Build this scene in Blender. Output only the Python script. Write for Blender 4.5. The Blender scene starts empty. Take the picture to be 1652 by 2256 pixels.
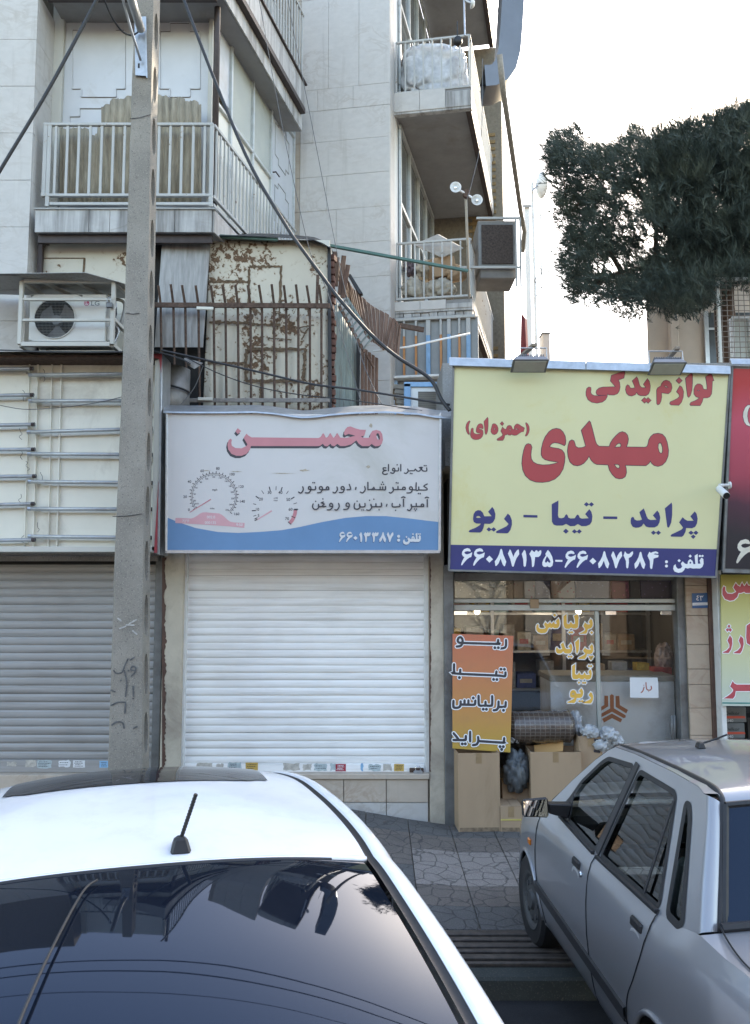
import bpy, bmesh, math, random
from mathutils import Vector, Matrix
from mathutils.geometry import tessellate_polygon
random.seed(7)
R = math.radians
S = bpy.context.scene
COL = S.collection

# ------------------------------------------------------------ camera, sky, sun, exposure
CAM_H = 2.25
PITCH = R(5.28)
FPX = 1808.0                      # focal length in units of a 1652 px wide picture
cam = bpy.data.cameras.new('camera')
cam.sensor_fit = 'HORIZONTAL'; cam.sensor_width = 36; cam.lens = 36 * FPX / 1652
cam.clip_start = 0.05; cam.clip_end = 2000
cam_ob = bpy.data.objects.new('camera', cam); COL.objects.link(cam_ob)
cam_ob.location = (0, 0, CAM_H); cam_ob.rotation_euler = (R(90) + PITCH, 0, 0)
S.camera = cam_ob

SUN_EL, SUN_AZ = R(36), R(31)     # azimuth measured from +Y (into the picture) towards +X
world = bpy.data.worlds.new('World'); S.world = world; world.use_nodes = True
wn = world.node_tree
sky = wn.nodes.new('ShaderNodeTexSky'); sky.sky_type = 'NISHITA'; sky.sun_disc = False
sky.sun_elevation = SUN_EL; sky.sun_rotation = SUN_AZ
sky.air_density = 1.1; sky.dust_density = 1.3; sky.ozone_density = 1.2
bg = wn.nodes['Background']; bg.inputs['Strength'].default_value = 0.15
wn.links.new(sky.outputs[0], bg.inputs[0])
sun = bpy.data.lights.new('sun', 'SUN'); sun.energy = 2.0; sun.angle = R(0.6); sun.color = (1, .93, .82)
sun_ob = bpy.data.objects.new('sun', sun); COL.objects.link(sun_ob)
sd = Vector((math.sin(SUN_AZ) * math.cos(SUN_EL), math.cos(SUN_AZ) * math.cos(SUN_EL), math.sin(SUN_EL)))
sun_ob.rotation_euler = sd.to_track_quat('Z', 'Y').to_euler()
vs = S.view_settings
vs.view_transform = 'Standard'; vs.look = 'None'; vs.gamma = 1; vs.exposure = 2.45; vs.use_curve_mapping = False
vs.use_white_balance = True; vs.white_balance_temperature = 7450
S.cycles.max_bounces = 8; S.cycles.transparent_max_bounces = 16; S.cycles.glossy_bounces = 4
S.cycles.use_denoising = True; S.cycles.sample_clamp_indirect = 6

# ------------------------------------------------------------ measuring: picture point -> place on a known plane
_c, _s = math.cos(PITCH), math.sin(PITCH)
def ray(u, v):
    dx, dy = (u - 826) / FPX, (1128 - v) / FPX
    return Vector((dx, _c - _s * dy, _s + _c * dy))
CP = Vector((0, 0, CAM_H))
def at(u, v, Y):
    d = ray(u, v); return CP + d * (Y / d.y)
class Plane:
    def __init__(s, p, n): s.p = Vector(p); s.n = Vector(n).normalized()
    def hit(s, u, v):
        d = ray(u, v); return CP + d * ((s.p - CP).dot(s.n) / d.dot(s.n))
def vplane(p, ang):               # vertical plane through p whose horizontal direction is (cos ang, sin ang)
    return Plane(p, (math.sin(ang), -math.cos(ang), 0))
def on_z(u, v, z):
    d = ray(u, v); return CP + d * ((z - CAM_H) / d.z)

# ------------------------------------------------------------ mesh building
class MB:
    def __init__(s): s.v = []; s.f = []; s.mi = []; s.m = 0
    def add(s, vs_, fs):
        o = len(s.v); s.v += [tuple(p) for p in vs_]
        for f in fs: s.f.append(tuple(o + i for i in f)); s.mi.append(s.m)
        return s
    def box(s, x0, x1, y0, y1, z0, z1):
        return s.add([(x0,y0,z0),(x1,y0,z0),(x1,y1,z0),(x0,y1,z0),(x0,y0,z1),(x1,y0,z1),(x1,y1,z1),(x0,y1,z1)],
                     [(0,3,2,1),(4,5,6,7),(0,1,5,4),(1,2,6,5),(2,3,7,6),(3,0,4,7)])
    def hexa(s, a, b):            # two quads (lists of 4 points), same order
        return s.add(list(a) + list(b), [(3,2,1,0),(4,5,6,7),(0,1,5,4),(1,2,6,5),(2,3,7,6),(3,0,4,7)])
    def slab(s, pts, off):        # polygon pushed along a vector
        n = len(pts); off = Vector(off); pts = [Vector(p) for p in pts]
        fs = [tuple(range(n)), tuple(range(2*n-1, n-1, -1))] + [(i, n+i, n+(i+1) % n, (i+1) % n) for i in range(n)]
        return s.add(pts + [p + off for p in pts], fs)
    def poly(s, pts, holes=()):   # flat polygon with holes, tessellated
        loops = [[Vector(p) for p in pts]] + [[Vector(p) for p in h] for h in holes]
        fs = tessellate_polygon(loops); allp = [p for l in loops for p in l]
        return s.add(allp, fs)
    def bar(s, a, b, w, d, up=(0,0,1)):   # rectangular bar between two points
        a = Vector(a); b = Vector(b); t = (b - a).normalized(); u = Vector(up)
        if abs(t.dot(u)) > .95: u = Vector((0, 1, 0)) if abs(t.y) < .9 else Vector((1, 0, 0))
        sx = t.cross(u).normalized() * (w / 2); sy = sx.cross(t).normalized() * (d / 2)
        q = lambda p: [p - sx - sy, p + sx - sy, p + sx + sy, p - sx + sy]
        return s.hexa(q(a), q(b))
    def tube(s, pts, r, n=8, cap=True):
        pts = [Vector(p) for p in pts]; rs = r if isinstance(r, (list, tuple)) else [r] * len(pts)
        o = len(s.v); prev = None
        for i, p in enumerate(pts):
            t = (pts[min(i+1, len(pts)-1)] - pts[max(i-1, 0)]).normalized()
            if prev is None:
                u = Vector((0,0,1)) if abs(t.z) < .9 else Vector((1,0,0))
                a = t.cross(u).normalized()
            else:
                a = (prev - t * prev.dot(t)).normalized()
            prev = a; b = t.cross(a)
            for k in range(n):
                q = 2*math.pi*k/n; s.v.append(tuple(p + (a*math.cos(q) + b*math.sin(q)) * rs[i]))
        for i in range(len(pts)-1):
            for k in range(n):
                s.f.append((o+i*n+k, o+i*n+(k+1) % n, o+(i+1)*n+(k+1) % n, o+(i+1)*n+k)); s.mi.append(s.m)
        if cap:
            s.f.append(tuple(o+k for k in reversed(range(n)))); s.mi.append(s.m)
            e = o+(len(pts)-1)*n; s.f.append(tuple(e+k for k in range(n))); s.mi.append(s.m)
        return s
    def lathe(s, c, prof, axis='z', n=24, ang0=0):  # prof: (radius, height) list
        c = Vector(c); o = len(s.v)
        for r, h in prof:
            for k in range(n):
                q = ang0 + 2*math.pi*k/n; p = (r*math.cos(q), r*math.sin(q), h)
                if axis == 'y': p = (p[0], h, p[1])
                if axis == 'x': p = (h, p[0], p[1])
                s.v.append(tuple(c + Vector(p)))
        for i in range(len(prof)-1):
            for k in range(n):
                s.f.append((o+i*n+k, o+i*n+(k+1) % n, o+(i+1)*n+(k+1) % n, o+(i+1)*n+k)); s.mi.append(s.m)
        return s
    def grid(s, P):               # rows of points
        o = len(s.v); h, w = len(P), len(P[0])
        for r in P:
            for p in r: s.v.append(tuple(p))
        for i in range(h-1):
            for j in range(w-1):
                s.f.append((o+i*w+j, o+i*w+j+1, o+(i+1)*w+j+1, o+(i+1)*w+j)); s.mi.append(s.m)
        return s
    def mesh(s, name, bevel=0, smooth=False, recalc=True, seg=1):
        me = bpy.data.meshes.new(name); me.from_pydata(s.v, [], s.f)
        if any(s.mi): me.polygons.foreach_set('material_index', s.mi)
        if bevel or recalc:
            bm = bmesh.new(); bm.from_mesh(me)
            if recalc: bmesh.ops.recalc_face_normals(bm, faces=bm.faces)
            if bevel:
                es = [e for e in bm.edges if len(e.link_faces) == 2 and e.calc_face_angle(0) > .5]
                bmesh.ops.bevel(bm, geom=es, offset=bevel, segments=seg, affect='EDGES', clamp_overlap=True)
            bm.to_mesh(me); bm.free()
        if smooth: me.polygons.foreach_set('use_smooth', [True] * len(me.polygons))
        me.update(); return me
    def build(s, name, mat, parent=None, bevel=0, smooth=False, recalc=True, seg=1):
        return link(name, s.mesh(name, bevel, smooth, recalc, seg), mat, parent)

def link(name, me, mat=None, parent=None, loc=None, rot=None, scale=None):
    o = bpy.data.objects.new(name, me); COL.objects.link(o)
    if mat is not None and not me.materials:
        for m in (mat if isinstance(mat, (list, tuple)) else [mat]): me.materials.append(m)
    if loc is not None: o.location = loc
    if rot is not None: o.rotation_euler = rot
    if scale is not None: o.scale = scale
    if parent is not None: par(o, parent)
    return o
def par(o, parent):
    o.parent = parent; o.matrix_parent_inverse = wm(parent).inverted()
def wm(o):
    m = o.matrix_basis.copy()
    if o.parent: m = wm(o.parent) @ o.matrix_parent_inverse @ m
    return m
def tag(o, label, cat, group=None):
    o['label'] = label; o['category'] = cat
    if group: o['group'] = group
    return o
def thing(name, loc, label, cat, group=None):
    o = bpy.data.objects.new(name, None); COL.objects.link(o); o.location = loc; o.empty_display_size = .2
    return tag(o, label, cat, group)
def structure(o): o['kind'] = 'structure'; return o
def stuff(o): o['kind'] = 'stuff'; return o
def smooth_by_angle(o, ang=35):
    me = o.data
    me.polygons.foreach_set('use_smooth', [True] * len(me.polygons))
    bm = bmesh.new(); bm.from_mesh(me)
    for e in bm.edges: e.smooth = not (len(e.link_faces) == 2 and e.calc_face_angle(0) > R(ang))
    bm.to_mesh(me); bm.free()
    return o
def catmull(pts, n=6, closed=False):
    P = [Vector(p) for p in pts]; L = len(P); out = []
    rng = range(L if closed else L-1)
    for i in rng:
        if closed: a, b, c, d = P[(i-1) % L], P[i], P[(i+1) % L], P[(i+2) % L]
        else: a, b, c, d = P[max(i-1,0)], P[i], P[i+1], P[min(i+2,L-1)]
        for k in range(n):
            t = k/n
            out.append(.5*((2*b)+(c-a)*t+(2*a-5*b+4*c-d)*t*t+(3*b-a-3*c+d)*t**3))
    if not closed: out.append(P[-1])
    return out

# ------------------------------------------------------------ materials
class NT:
    def __init__(s, name):
        s.m = bpy.data.materials.new(name); s.m.use_nodes = True; s.t = s.m.node_tree
        s.b = s.t.nodes['Principled BSDF']; s._tc = None
    def n(s, typ, **kw):
        x = s.t.nodes.new('ShaderNode' + typ)
        for k, v in kw.items():
            if k.startswith('i_'): x.inputs[k[2:].replace('_', ' ')].default_value = v
            else: setattr(x, k, v)
        return x
    def l(s, a, b): s.t.links.new(a, b)
    def co(s, sx=1, sy=1, sz=1, obj=False):
        g = s.n('TexCoord') if obj else s.n('NewGeometry')
        mp = s.n('Mapping'); mp.inputs['Scale'].default_value = (sx, sy, sz)
        s.l(g.outputs['Object' if obj else 'Position'], mp.inputs['Vector']); return mp.outputs[0]
    def noise(s, vec, scale=5, detail=4, rough=.55, dist=0):
        x = s.n('TexNoise'); x.inputs['Scale'].default_value = scale; x.inputs['Detail'].default_value = detail
        x.inputs['Roughness'].default_value = rough; x.inputs['Distortion'].default_value = dist
        s.l(vec, x.inputs['Vector']); return x.outputs['Fac']
    def ramp(s, fac, stops):
        x = s.n('ValToRGB'); e = x.color_ramp.elements
        while len(e) < len(stops): e.new(.5)
        for i, (p, c) in enumerate(stops):
            e[i].position = p
            if not isinstance(c, (tuple, list)): c = (c, c, c)
            e[i].color = (*c[:3], 1)
        s.l(fac, x.inputs['Fac']); return x.outputs['Color']
    def mix(s, fac, a, b, mode='MIX'):
        x = s.n('Mix', data_type='RGBA', blend_type=mode)
        if isinstance(fac, (int, float)): x.inputs[0].default_value = fac
        else: s.l(fac, x.inputs[0])
        for i, c in ((6, a), (7, b)):
            if isinstance(c, (tuple, list)): x.inputs[i].default_value = (*c[:3], 1)
            else: s.l(c, x.inputs[i])
        return x.outputs[2]
    def bump(s, h, strength=.3, dist=.01):
        x = s.n('Bump'); x.inputs['Strength'].default_value = strength; x.inputs['Distance'].default_value = dist
        s.l(h, x.inputs['Height']); s.l(x.outputs[0], s.b.inputs['Normal'])
    def base(s, c):
        if isinstance(c, (tuple, list)): s.b.inputs['Base Color'].default_value = (*c[:3], 1)
        else: s.l(c, s.b.inputs['Base Color'])
    def set(s, **kw):
        for k, v in kw.items(): s.b.inputs[k.replace('_', ' ')].default_value = v
        return s
MATS = {}
def plain(name, col, rough=.6, metal=0, var=.12, scale=9, bump=0, bscale=60, dirt=None, stretch=(1,1,1), spec=.5, coat=0, obj=False):
    """a painted/solid surface: base colour with slow mottling, optional dirt and fine relief"""
    if name in MATS: return MATS[name]
    t = NT(name); co = t.co(*stretch, obj=obj)
    n1 = t.noise(co, scale, 5, .6)
    lo = tuple(c*(1-var) for c in col); hi = tuple(min(1, c*(1+var)) for c in col)
    c = t.ramp(n1, [(.3, lo), (.7, hi)])
    if dirt:
        dcol, amt = dirt
        n2 = t.noise(co, scale*.45, 8, .7, .4)
        c = t.mix(t.ramp(n2, [(.62-amt*.3, 0), (.8-amt*.2, 1)]), c, dcol)
    t.base(c); t.set(Roughness=rough, Metallic=metal, Specular_IOR_Level=spec)
    if coat: t.set(Coat_Weight=coat, Coat_Roughness=.03)
    if bump: t.bump(t.noise(co, bscale, 4, .6), bump, .004)
    MATS[name] = t.m; return t.m
def m_travertine(name, base=(.52,.495,.462), vein=(.36,.31,.26), amt=.5, dark=None):
    t = NT(name); co = t.co(1, 1, 1.6)
    a = t.noise(co, 2.2, 8, .62, 1.2)
    w = t.ramp(a, [(.45, 0), (.5, 1), (.55, 0)])                 # thin wandering veins
    b = t.noise(co, 9, 5, .6)
    c = t.ramp(b, [(.3, tuple(x*.94 for x in base)), (.7, tuple(min(1, x*1.05) for x in base))])
    m = t.n('Math', operation='MULTIPLY'); t.l(w, m.inputs[0]); t.l(t.ramp(t.noise(co, 1.3, 3), [(.42, 0), (.65, amt)]), m.inputs[1])
    c = t.mix(m.outputs[0], c, vein)
    # streaks of dirt running down
    cs = t.co(5, 5, .35); st = t.noise(cs, 1.6, 6, .65)
    c = t.mix(t.ramp(st, [(.56 if not dark else .42, 0), (.78 if not dark else .66, .55 if not dark else .85)]), c, dark or (.33, .30, .26))
    t.base(c); t.set(Roughness=.62, Specular_IOR_Level=.35)
    t.bump(t.noise(co, 40, 5, .7), .15, .003)
    return t.m
M = {}
M['trav'] = m_travertine('travertine_cladding')
M['trav_dirty'] = m_travertine('stained_travertine', (.47,.46,.44), (.3,.26,.22), .6, (.14,.13,.12))
M['trav_corner'] = m_travertine('brown_stained_travertine', (.42,.37,.31), (.26,.2,.15), .7, (.24,.19,.14))
M['plinth'] = m_travertine('plinth_stone', (.5,.42,.34), (.36,.26,.19), .6)
M['pinkstone'] = m_travertine('pink_stone', (.47,.37,.28), (.34,.22,.16), .7)

def m_concrete(name, base, speck=(.12,.11,.1), sc=1):
    t = NT(name); co = t.co()
    a = t.noise(co, 4*sc, 6, .6); c = t.ramp(a, [(.3, tuple(x*.8 for x in base)), (.7, tuple(x*1.15 for x in base))])
    v = t.n('TexVoronoi'); v.inputs['Scale'].default_value = 90*sc; t.l(co, v.inputs['Vector'])
    k = t.noise(co, 120*sc, 3, .6)
    c = t.mix(t.ramp(v.outputs['Distance'], [(.12, .75), (.3, 0)]), c, tuple(x*1.5 for x in base))
    c = t.mix(t.ramp(k, [(.6, 0), (.68, .8)]), c, speck)
    t.base(c); t.set(Roughness=.9, Specular_IOR_Level=.2); t.bump(t.mix(.5, t.ramp(k, [(0,0),(1,1)]), t.ramp(a, [(0,0),(1,1)])), .8, .006)
    return t.m
M['pole'] = m_concrete('aggregate_concrete', (.27,.245,.21), (.10,.09,.08), .75)
M['concrete'] = m_concrete('grey_concrete', (.28,.27,.255), sc=.6)
M['kerb'] = m_concrete('kerb_concrete', (.055,.062,.058), sc=.7)
M['asphalt'] = m_concrete('asphalt', (.034,.034,.036), (.014,.014,.014), 1.2)

def m_rusty(name, paint, rust=(.13,.075,.042), lvl=.58, sc=16):
    t = NT(name); co = t.co()
    big = t.noise(co, sc*.14, 4, .55); sm = t.noise(co, sc, 6, .62, .3); fine = t.noise(co, sc*3.4, 3, .5)
    mask = t.n('Math', operation='ADD'); t.l(sm, mask.inputs[0])
    mm = t.n('Math', operation='MULTIPLY'); t.l(big, mm.inputs[0]); mm.inputs[1].default_value = .9; t.l(mm.outputs[0], mask.inputs[1])
    m2 = t.n('Math', operation='MULTIPLY'); t.l(mask.outputs[0], m2.inputs[0]); m2.inputs[1].default_value = .6; mask = m2; thr = .57 + (lvl-.505)*.75
    f = t.ramp(mask.outputs[0], [(thr, 0), (thr+.016, 1)])
    pc = t.ramp(t.noise(co, 3, 5), [(.3, tuple(x*.88 for x in paint)), (.7, paint)])
    rc = t.ramp(fine, [(.3, tuple(x*.6 for x in rust)), (.7, tuple(x*1.5 for x in rust))])
    halo = t.ramp(mask.outputs[0], [(thr-.05, 0), (thr+.005, .5)])
    c = t.mix(halo, pc, (.38,.29,.2)); c = t.mix(f, c, rc)
    t.base(c); t.set(Roughness=.7, Specular_IOR_Level=.3)
    t.bump(f, -.6, .004)
    return t.m
M['rustpanel'] = m_rusty('flaking_cream_paint', (.58,.53,.43), lvl=.57, sc=18)
M['rustpanel2'] = m_rusty('lightly_flaking_cream_paint', (.58,.54,.45), lvl=.65)
M['rail'] = m_rusty('chipped_grey_white_paint', (.47,.47,.45), (.12,.09,.07), .70, 22)
M['creampaint'] = m_rusty('chipped_cream_paint', (.56,.54,.48), (.2,.13,.08), .72, 14)
M['rust'] = plain('rusted_iron', (.10,.062,.045), .85, .2, .45, 30, .5, 90)
M['rustedge'] = plain('rust_scar', (.13,.085,.05), .9, 0, .5, 40, .6, 120)
M['brownpost'] = plain('brown_oxide_paint', (.09,.045,.032), .6, 0, .25, 12)
M['darkpipe'] = plain('dark_brown_pipe', (.045,.03,.027), .55, 0, .3, 12)

def m_slat(name, col, dirt, metal=0, rough=.45):
    t = NT(name); co = t.co(.35, 1, 9)
    n1 = t.noise(co, 3.2, 7, .68, .3)
    c = t.mix(t.ramp(n1, [(.47, 0), (.72, .65)]), col, dirt)
    n3 = t.noise(t.co(.12, 1, 14), 2.6, 8, .72, .2); c = t.mix(t.ramp(n3, [(.6, 0), (.72, .5)]), c, tuple(x*.72 for x in dirt))
    n2 = t.noise(t.co(1,1,1), 2.0, 5); c = t.mix(t.ramp(n2, [(.45, 0), (.8, .35)]), c, dirt)
    t.base(c); t.set(Roughness=rough, Metallic=metal, Specular_IOR_Level=.4); return t.m
M['slat_white'] = m_slat('white_shutter_paint', (.86,.85,.83), (.56,.53,.49))
M['slat_grey'] = m_slat('grey_galvanised_shutter', (.34,.335,.33), (.21,.195,.18), .15, .5)
M['galv'] = plain('galvanised_steel', (.45,.46,.47), .38, .7, .15, 14, .05)
M['alum'] = plain('aluminium', (.55,.56,.57), .35, .75, .08, 10)
M['steelpost'] = plain('grey_steel_post', (.17,.175,.175), .5, .4, .2, 7, dirt=((.1,.09,.08), .4))
M['white_metal'] = plain('white_metal_paint', (.66,.66,.64), .45, 0, .07, 6, dirt=((.4,.37,.33), .3))
M['ac_white'] = plain('aged_white_casing', (.56,.55,.51), .45, 0, .05, 4, dirt=((.4,.37,.31), .2))
M['black'] = plain('black_plastic', (.012,.012,.013), .5, 0, .2, 20)
M['rubber'] = plain('rubber_trim', (.018,.018,.019), .55, 0, .2, 30)
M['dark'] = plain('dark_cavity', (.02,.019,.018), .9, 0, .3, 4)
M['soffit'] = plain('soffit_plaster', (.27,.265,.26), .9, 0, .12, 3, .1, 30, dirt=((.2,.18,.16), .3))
M['white_wall'] = plain('white_plaster', (.6,.6,.58), .8, 0, .06, 3)
M['door_white'] = plain('white_door_paint', (.55,.56,.57), .42, 0, .05, 3, dirt=((.42,.4,.37), .25))
M['groove'] = plain('painted_shadow_groove', (.2,.18,.16), .8, 0, .3, 30)
M['cream'] = plain('cream_sheet', (.68,.65,.56), .55, 0, .05, 3, dirt=((.45,.41,.34), .3))
M['pilaster'] = plain('cream_render', (.50,.44,.35), .8, 0, .1, 4, .25, 40, dirt=((.3,.25,.2), .45))
M['sheetmetal'] = plain('weathered_sheet_metal', (.30,.285,.265), .45, .45, .2, 6, stretch=(6,6,.8), dirt=((.2,.17,.15), .3))
M['blackroof'] = plain('black_roof_sheet', (.022,.021,.022), .5, .2, .3, 8)
M['green'] = plain('green_painted_steel', (.05,.12,.098), .5, 0, .2, 10)
M['bluepaint'] = plain('sky_blue_paint', (.18,.33,.50), .5, 0, .15, 9, dirt=((.3,.33,.35), .2))
M['orangepaint'] = plain('orange_paint', (.48,.20,.06), .5, 0, .15, 9)
M['cardboard'] = plain('cardboard', (.37,.255,.16), .85, 0, .07, 4, .1, 40, stretch=(1,1,.3), dirt=((.26,.17,.1), .25))
M['cardboard2'] = plain('orange_cardboard', (.46,.26,.10), .8, 0, .08, 5)
M['signgrey'] = plain('faded_sign_vinyl', (.56,.535,.515), .5, 0, .03, 2, dirt=((.46,.44,.40), .3))
M['signblue'] = plain('faded_blue_vinyl', (.105,.225,.39), .45, 0, .06, 3)
M['print_pink'] = plain('faded_red_print', (.52,.20,.22), .5, 0, .05, 5)
M['print_palepink'] = plain('pale_pink_print', (.58,.31,.33), .5, 0, .05, 5)
M['print_dark'] = plain('charcoal_print', (.045,.042,.05), .5, 0, .1, 5)
M['print_grey'] = plain('white_grey_print', (.58,.58,.58), .5, 0, .04, 5)
M['shadowblue'] = plain('shadow_blue_print', (.06,.12,.22), .5, 0, .05, 5)
M['yellowvinyl'] = plain('pale_yellow_vinyl', (.66,.63,.36), .4, 0, .03, 1.2, dirt=((.62,.53,.2), .25))
M['redprint'] = plain('red_print', (.42,.06,.065), .45, 0, .04, 5)
M['navyprint'] = plain('navy_print', (.038,.042,.16), .45, 0, .05, 5)
M['whiteprint'] = plain('white_print', (.80,.81,.82), .45, 0, .02, 5)
M['lineprint'] = plain('dark_outline_print', (.05,.03,.06), .45, 0, .02, 5)
M['amber'] = plain('amber_vinyl', (.80,.46,.08), .5, 0, .04, 5)
M['paper'] = plain('white_paper', (.68,.69,.70), .7, 0, .03, 8)
M['redmark'] = plain('red_marker', (.42,.12,.08), .6, 0, .2, 30)
M['countergrey'] = plain('pale_grey_counter', (.74,.76,.78), .35, 0, .05, 2, dirt=((.36,.34,.32), .3))
M['logoorange'] = plain('orange_logo_vinyl', (.42,.13,.04), .5, 0, .05, 5)
M['asbestos'] = plain('weathered_fibre_cement', (.29,.25,.185), .9, 0, .3, 7, .4, 60, stretch=(3,3,.6), dirt=((.15,.125,.09), .4))
M['woodred'] = plain('weathered_red_brown_planks', (.15,.085,.06), .75, 0, .45, 12, .5, 50, stretch=(5,5,.5), dirt=((.27,.19,.14), .35))
M['greencorr'] = plain('green_grey_corrugated_sheet', (.17,.21,.195), .6, .1, .2, 9, stretch=(3,3,.6), dirt=((.12,.1,.085), .45))
M['brick'] = plain('ochre_brick', (.25,.165,.075), .85, 0, .25, 25, .4, 80)
M['redbrick'] = plain('red_brick', (.13,.062,.045), .9, 0, .3, 25, .5, 80)
M['mortar'] = plain('mortar', (.2,.17,.13), .95, 0, .2, 20)
M['beige'] = plain('beige_render', (.68,.58,.49), .9, 0, .07, 3, .2, 30)
M['paleblue_frame'] = plain('pale_aluminium_frame', (.50,.52,.51), .4, .3, .08, 10, dirt=((.35,.33,.3), .3))
M['duct'] = plain('grey_duct_sheet', (.17,.175,.185), .4, .55, .08, 3)
M['bag'] = plain('dirty_woven_sack', (.42,.38,.31), .75, 0, .25, 8, .5, 60, dirt=((.2,.17,.13), .4))
M['plasticwrap'] = plain('milky_plastic_wrap', (.50,.51,.52), .25, 0, .35, 6, .6, 18)
M['tile_dark'] = None
M['yellowpost'] = plain('road_yellow_paint', (.65,.45,.05), .5)
M['redposter'] = None

def m_tile(name, c1, c2):
    t = NT(name); co = t.co(); 
    v = t.n('TexVoronoi', feature='DISTANCE_TO_EDGE'); v.inputs['Scale'].default_value = 7
    d = t.noise(co, 5, 3); vv = t.n('VectorMath', operation='ADD'); t.l(co, vv.inputs[0]); 
    q = t.n('TexNoise'); q.inputs['Scale'].default_value = 6; t.l(co, q.inputs['Vector'])
    sc = t.n('VectorMath', operation='SCALE'); t.l(q.outputs['Color'], sc.inputs[0]); sc.inputs['Scale'].default_value = .09
    t.l(sc.outputs[0], vv.inputs[1]); t.l(vv.outputs[0], v.inputs['Vector'])
    f = t.ramp(v.outputs['Distance'], [(.008, .25), (.045, 1)])
    fine = t.noise(co, 130, 3, .6)
    c = t.ramp(fine, [(.35, c1), (.65, c2)])
    dirt = t.noise(co, 3.5, 6, .65)
    c = t.mix(t.ramp(dirt, [(.5, 0), (.75, .6)]), c, (.075,.07,.068))
    c = t.mix(f, (.062,.058,.055), c)
    t.base(c); t.set(Roughness=.85, Specular_IOR_Level=.25)
    h = t.mix(.15, f, t.ramp(fine, [(0,0),(1,1)])); t.bump(h, .8, .006)
    return t.m
M['tile_dark'] = m_tile('dark_grey_paving_tile', (.092,.087,.083), (.15,.142,.136))
M['tile_mid'] = m_tile('brown_paving_tile', (.12,.102,.09), (.205,.172,.15))
M['tile_pink'] = m_tile('pinkish_paving_tile', (.20,.17,.152), (.33,.285,.255))

def m_glass(name, tint=(.9,.93,.92), rough=.0, ior=1.5, wav=False):
    """thin window pane: clear film plus mirror reflection by Fresnel; body = part of light stopped by grime/tint"""
    t = NT(name); t.t.nodes.remove(t.b)
    out = t.t.nodes['Material Output']
    tr = t.n('BsdfTransparent'); tr.inputs[0].default_value = (*tint, 1)
    gl = t.n('BsdfGlossy'); gl.inputs['Roughness'].default_value = rough; gl.inputs[0].default_value = (.95,.97,1,1)
    fr = t.n('Fresnel'); fr.inputs['IOR'].default_value = ior
    mx = t.n('MixShader'); t.l(fr.outputs[0], mx.inputs[0]); t.l(tr.outputs[0], mx.inputs[1]); t.l(gl.outputs[0], mx.inputs[2])
    if wav:
        bp = t.n('Bump'); bp.inputs['Strength'].default_value = .05; bp.inputs['Distance'].default_value = .02; t.l(t.noise(t.co(1,1,1), 4, 1, .4, .4), bp.inputs['Height']); t.l(bp.outputs[0], gl.inputs['Normal'])
    t.l(mx.outputs[0], out.inputs[0]); return t.m
M['shopglass'] = m_glass('shop_window_glass', (.965,.975,.965), 0, 1.5)
M['carglass'] = m_glass('car_side_glass', (.46,.51,.48), .0, 1.45, wav=True)
M['tintglass'] = plain('dark_tinted_glass', (.006,.009,.016), .02, 0, .05, 2, spec=.5)
MATS['dark_tinted_glass'].node_tree.nodes['Principled BSDF'].inputs['Specular Tint'].default_value = (.58,.74,1,1)
M['reargrey'] = m_glass('rear_screen_glass', (.35,.40,.42), .0, 1.6)
def m_frosted():
    t = NT('ribbed_obscured_glass'); co = t.co()
    c = t.ramp(t.noise(co, 2.5, 4), [(.3, (.40,.42,.38)), (.7, (.47,.48,.42))])
    w = t.n('TexWave', wave_type='BANDS', bands_direction='DIAGONAL'); w.inputs['Scale'].default_value = 55; t.l(co, w.inputs['Vector'])
    t.base(c); t.set(Roughness=.25, Specular_IOR_Level=.5); t.bump(w.outputs['Fac'], .35, .002); return t.m
M['frosted'] = m_frosted()
M['paneldark'] = plain('dark_window_pane', (.10,.11,.11), .12, 0, .2, 3)

def m_carpaint(name, col, metal=0, flake=0):
    t = NT(name); co = t.co(); c = t.ramp(t.noise(co, 3, 3), [(.3, tuple(x*.98 for x in col)), (.7, col)])
    dust = t.noise(co, 9, 6, .65); c = t.mix(t.ramp(dust, [(.5, 0), (.85, .25)]), c, (.33,.31,.29))
    t.base(c); t.set(Roughness=.32 if metal else .35, Metallic=metal, Coat_Weight=.9, Coat_Roughness=.05)
    if flake:
        n = t.noise(co, 900, 2); t.bump(n, .05, .0005)
    return t.m
M['carwhite'] = m_carpaint('white_car_paint', (.80,.81,.82))
M['carsilver'] = m_carpaint('silver_car_paint', (.31,.315,.33), .45, 1)
M['trim'] = plain('grey_black_trim', (.028,.028,.03), .5, 0, .2, 20)
M['orange_lens'] = plain('orange_lens', (.62,.17,.02), .15)
M['mirrorglass'] = plain('mirror_silver', (.85,.86,.87), .02, 1, 0, 2)
M['chrome'] = plain('chrome', (.75,.75,.76), .12, 1, .02, 5)
M['pinebark'] = plain('pine_bark', (.11,.065,.045), .9, 0, .35, 14, .8, 30)
def m_needle():
    t = NT('pine_needles'); i = t.n('ObjectInfo'); co = t.co()
    c = t.ramp(t.noise(co, 2.2, 4, .6), [(.3, (.036,.052,.045)), (.55, (.062,.080,.064)), (.8, (.11,.125,.082))])
    t.base(c); t.set(Roughness=.6, Specular_IOR_Level=.3); return t.m
M['needle'] = m_needle()
M['cable'] = plain('black_cable', (.02,.02,.022), .5, 0, .2, 20)
M['greywire'] = plain('thin_grey_wire', (.10,.10,.10), .6)
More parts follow.
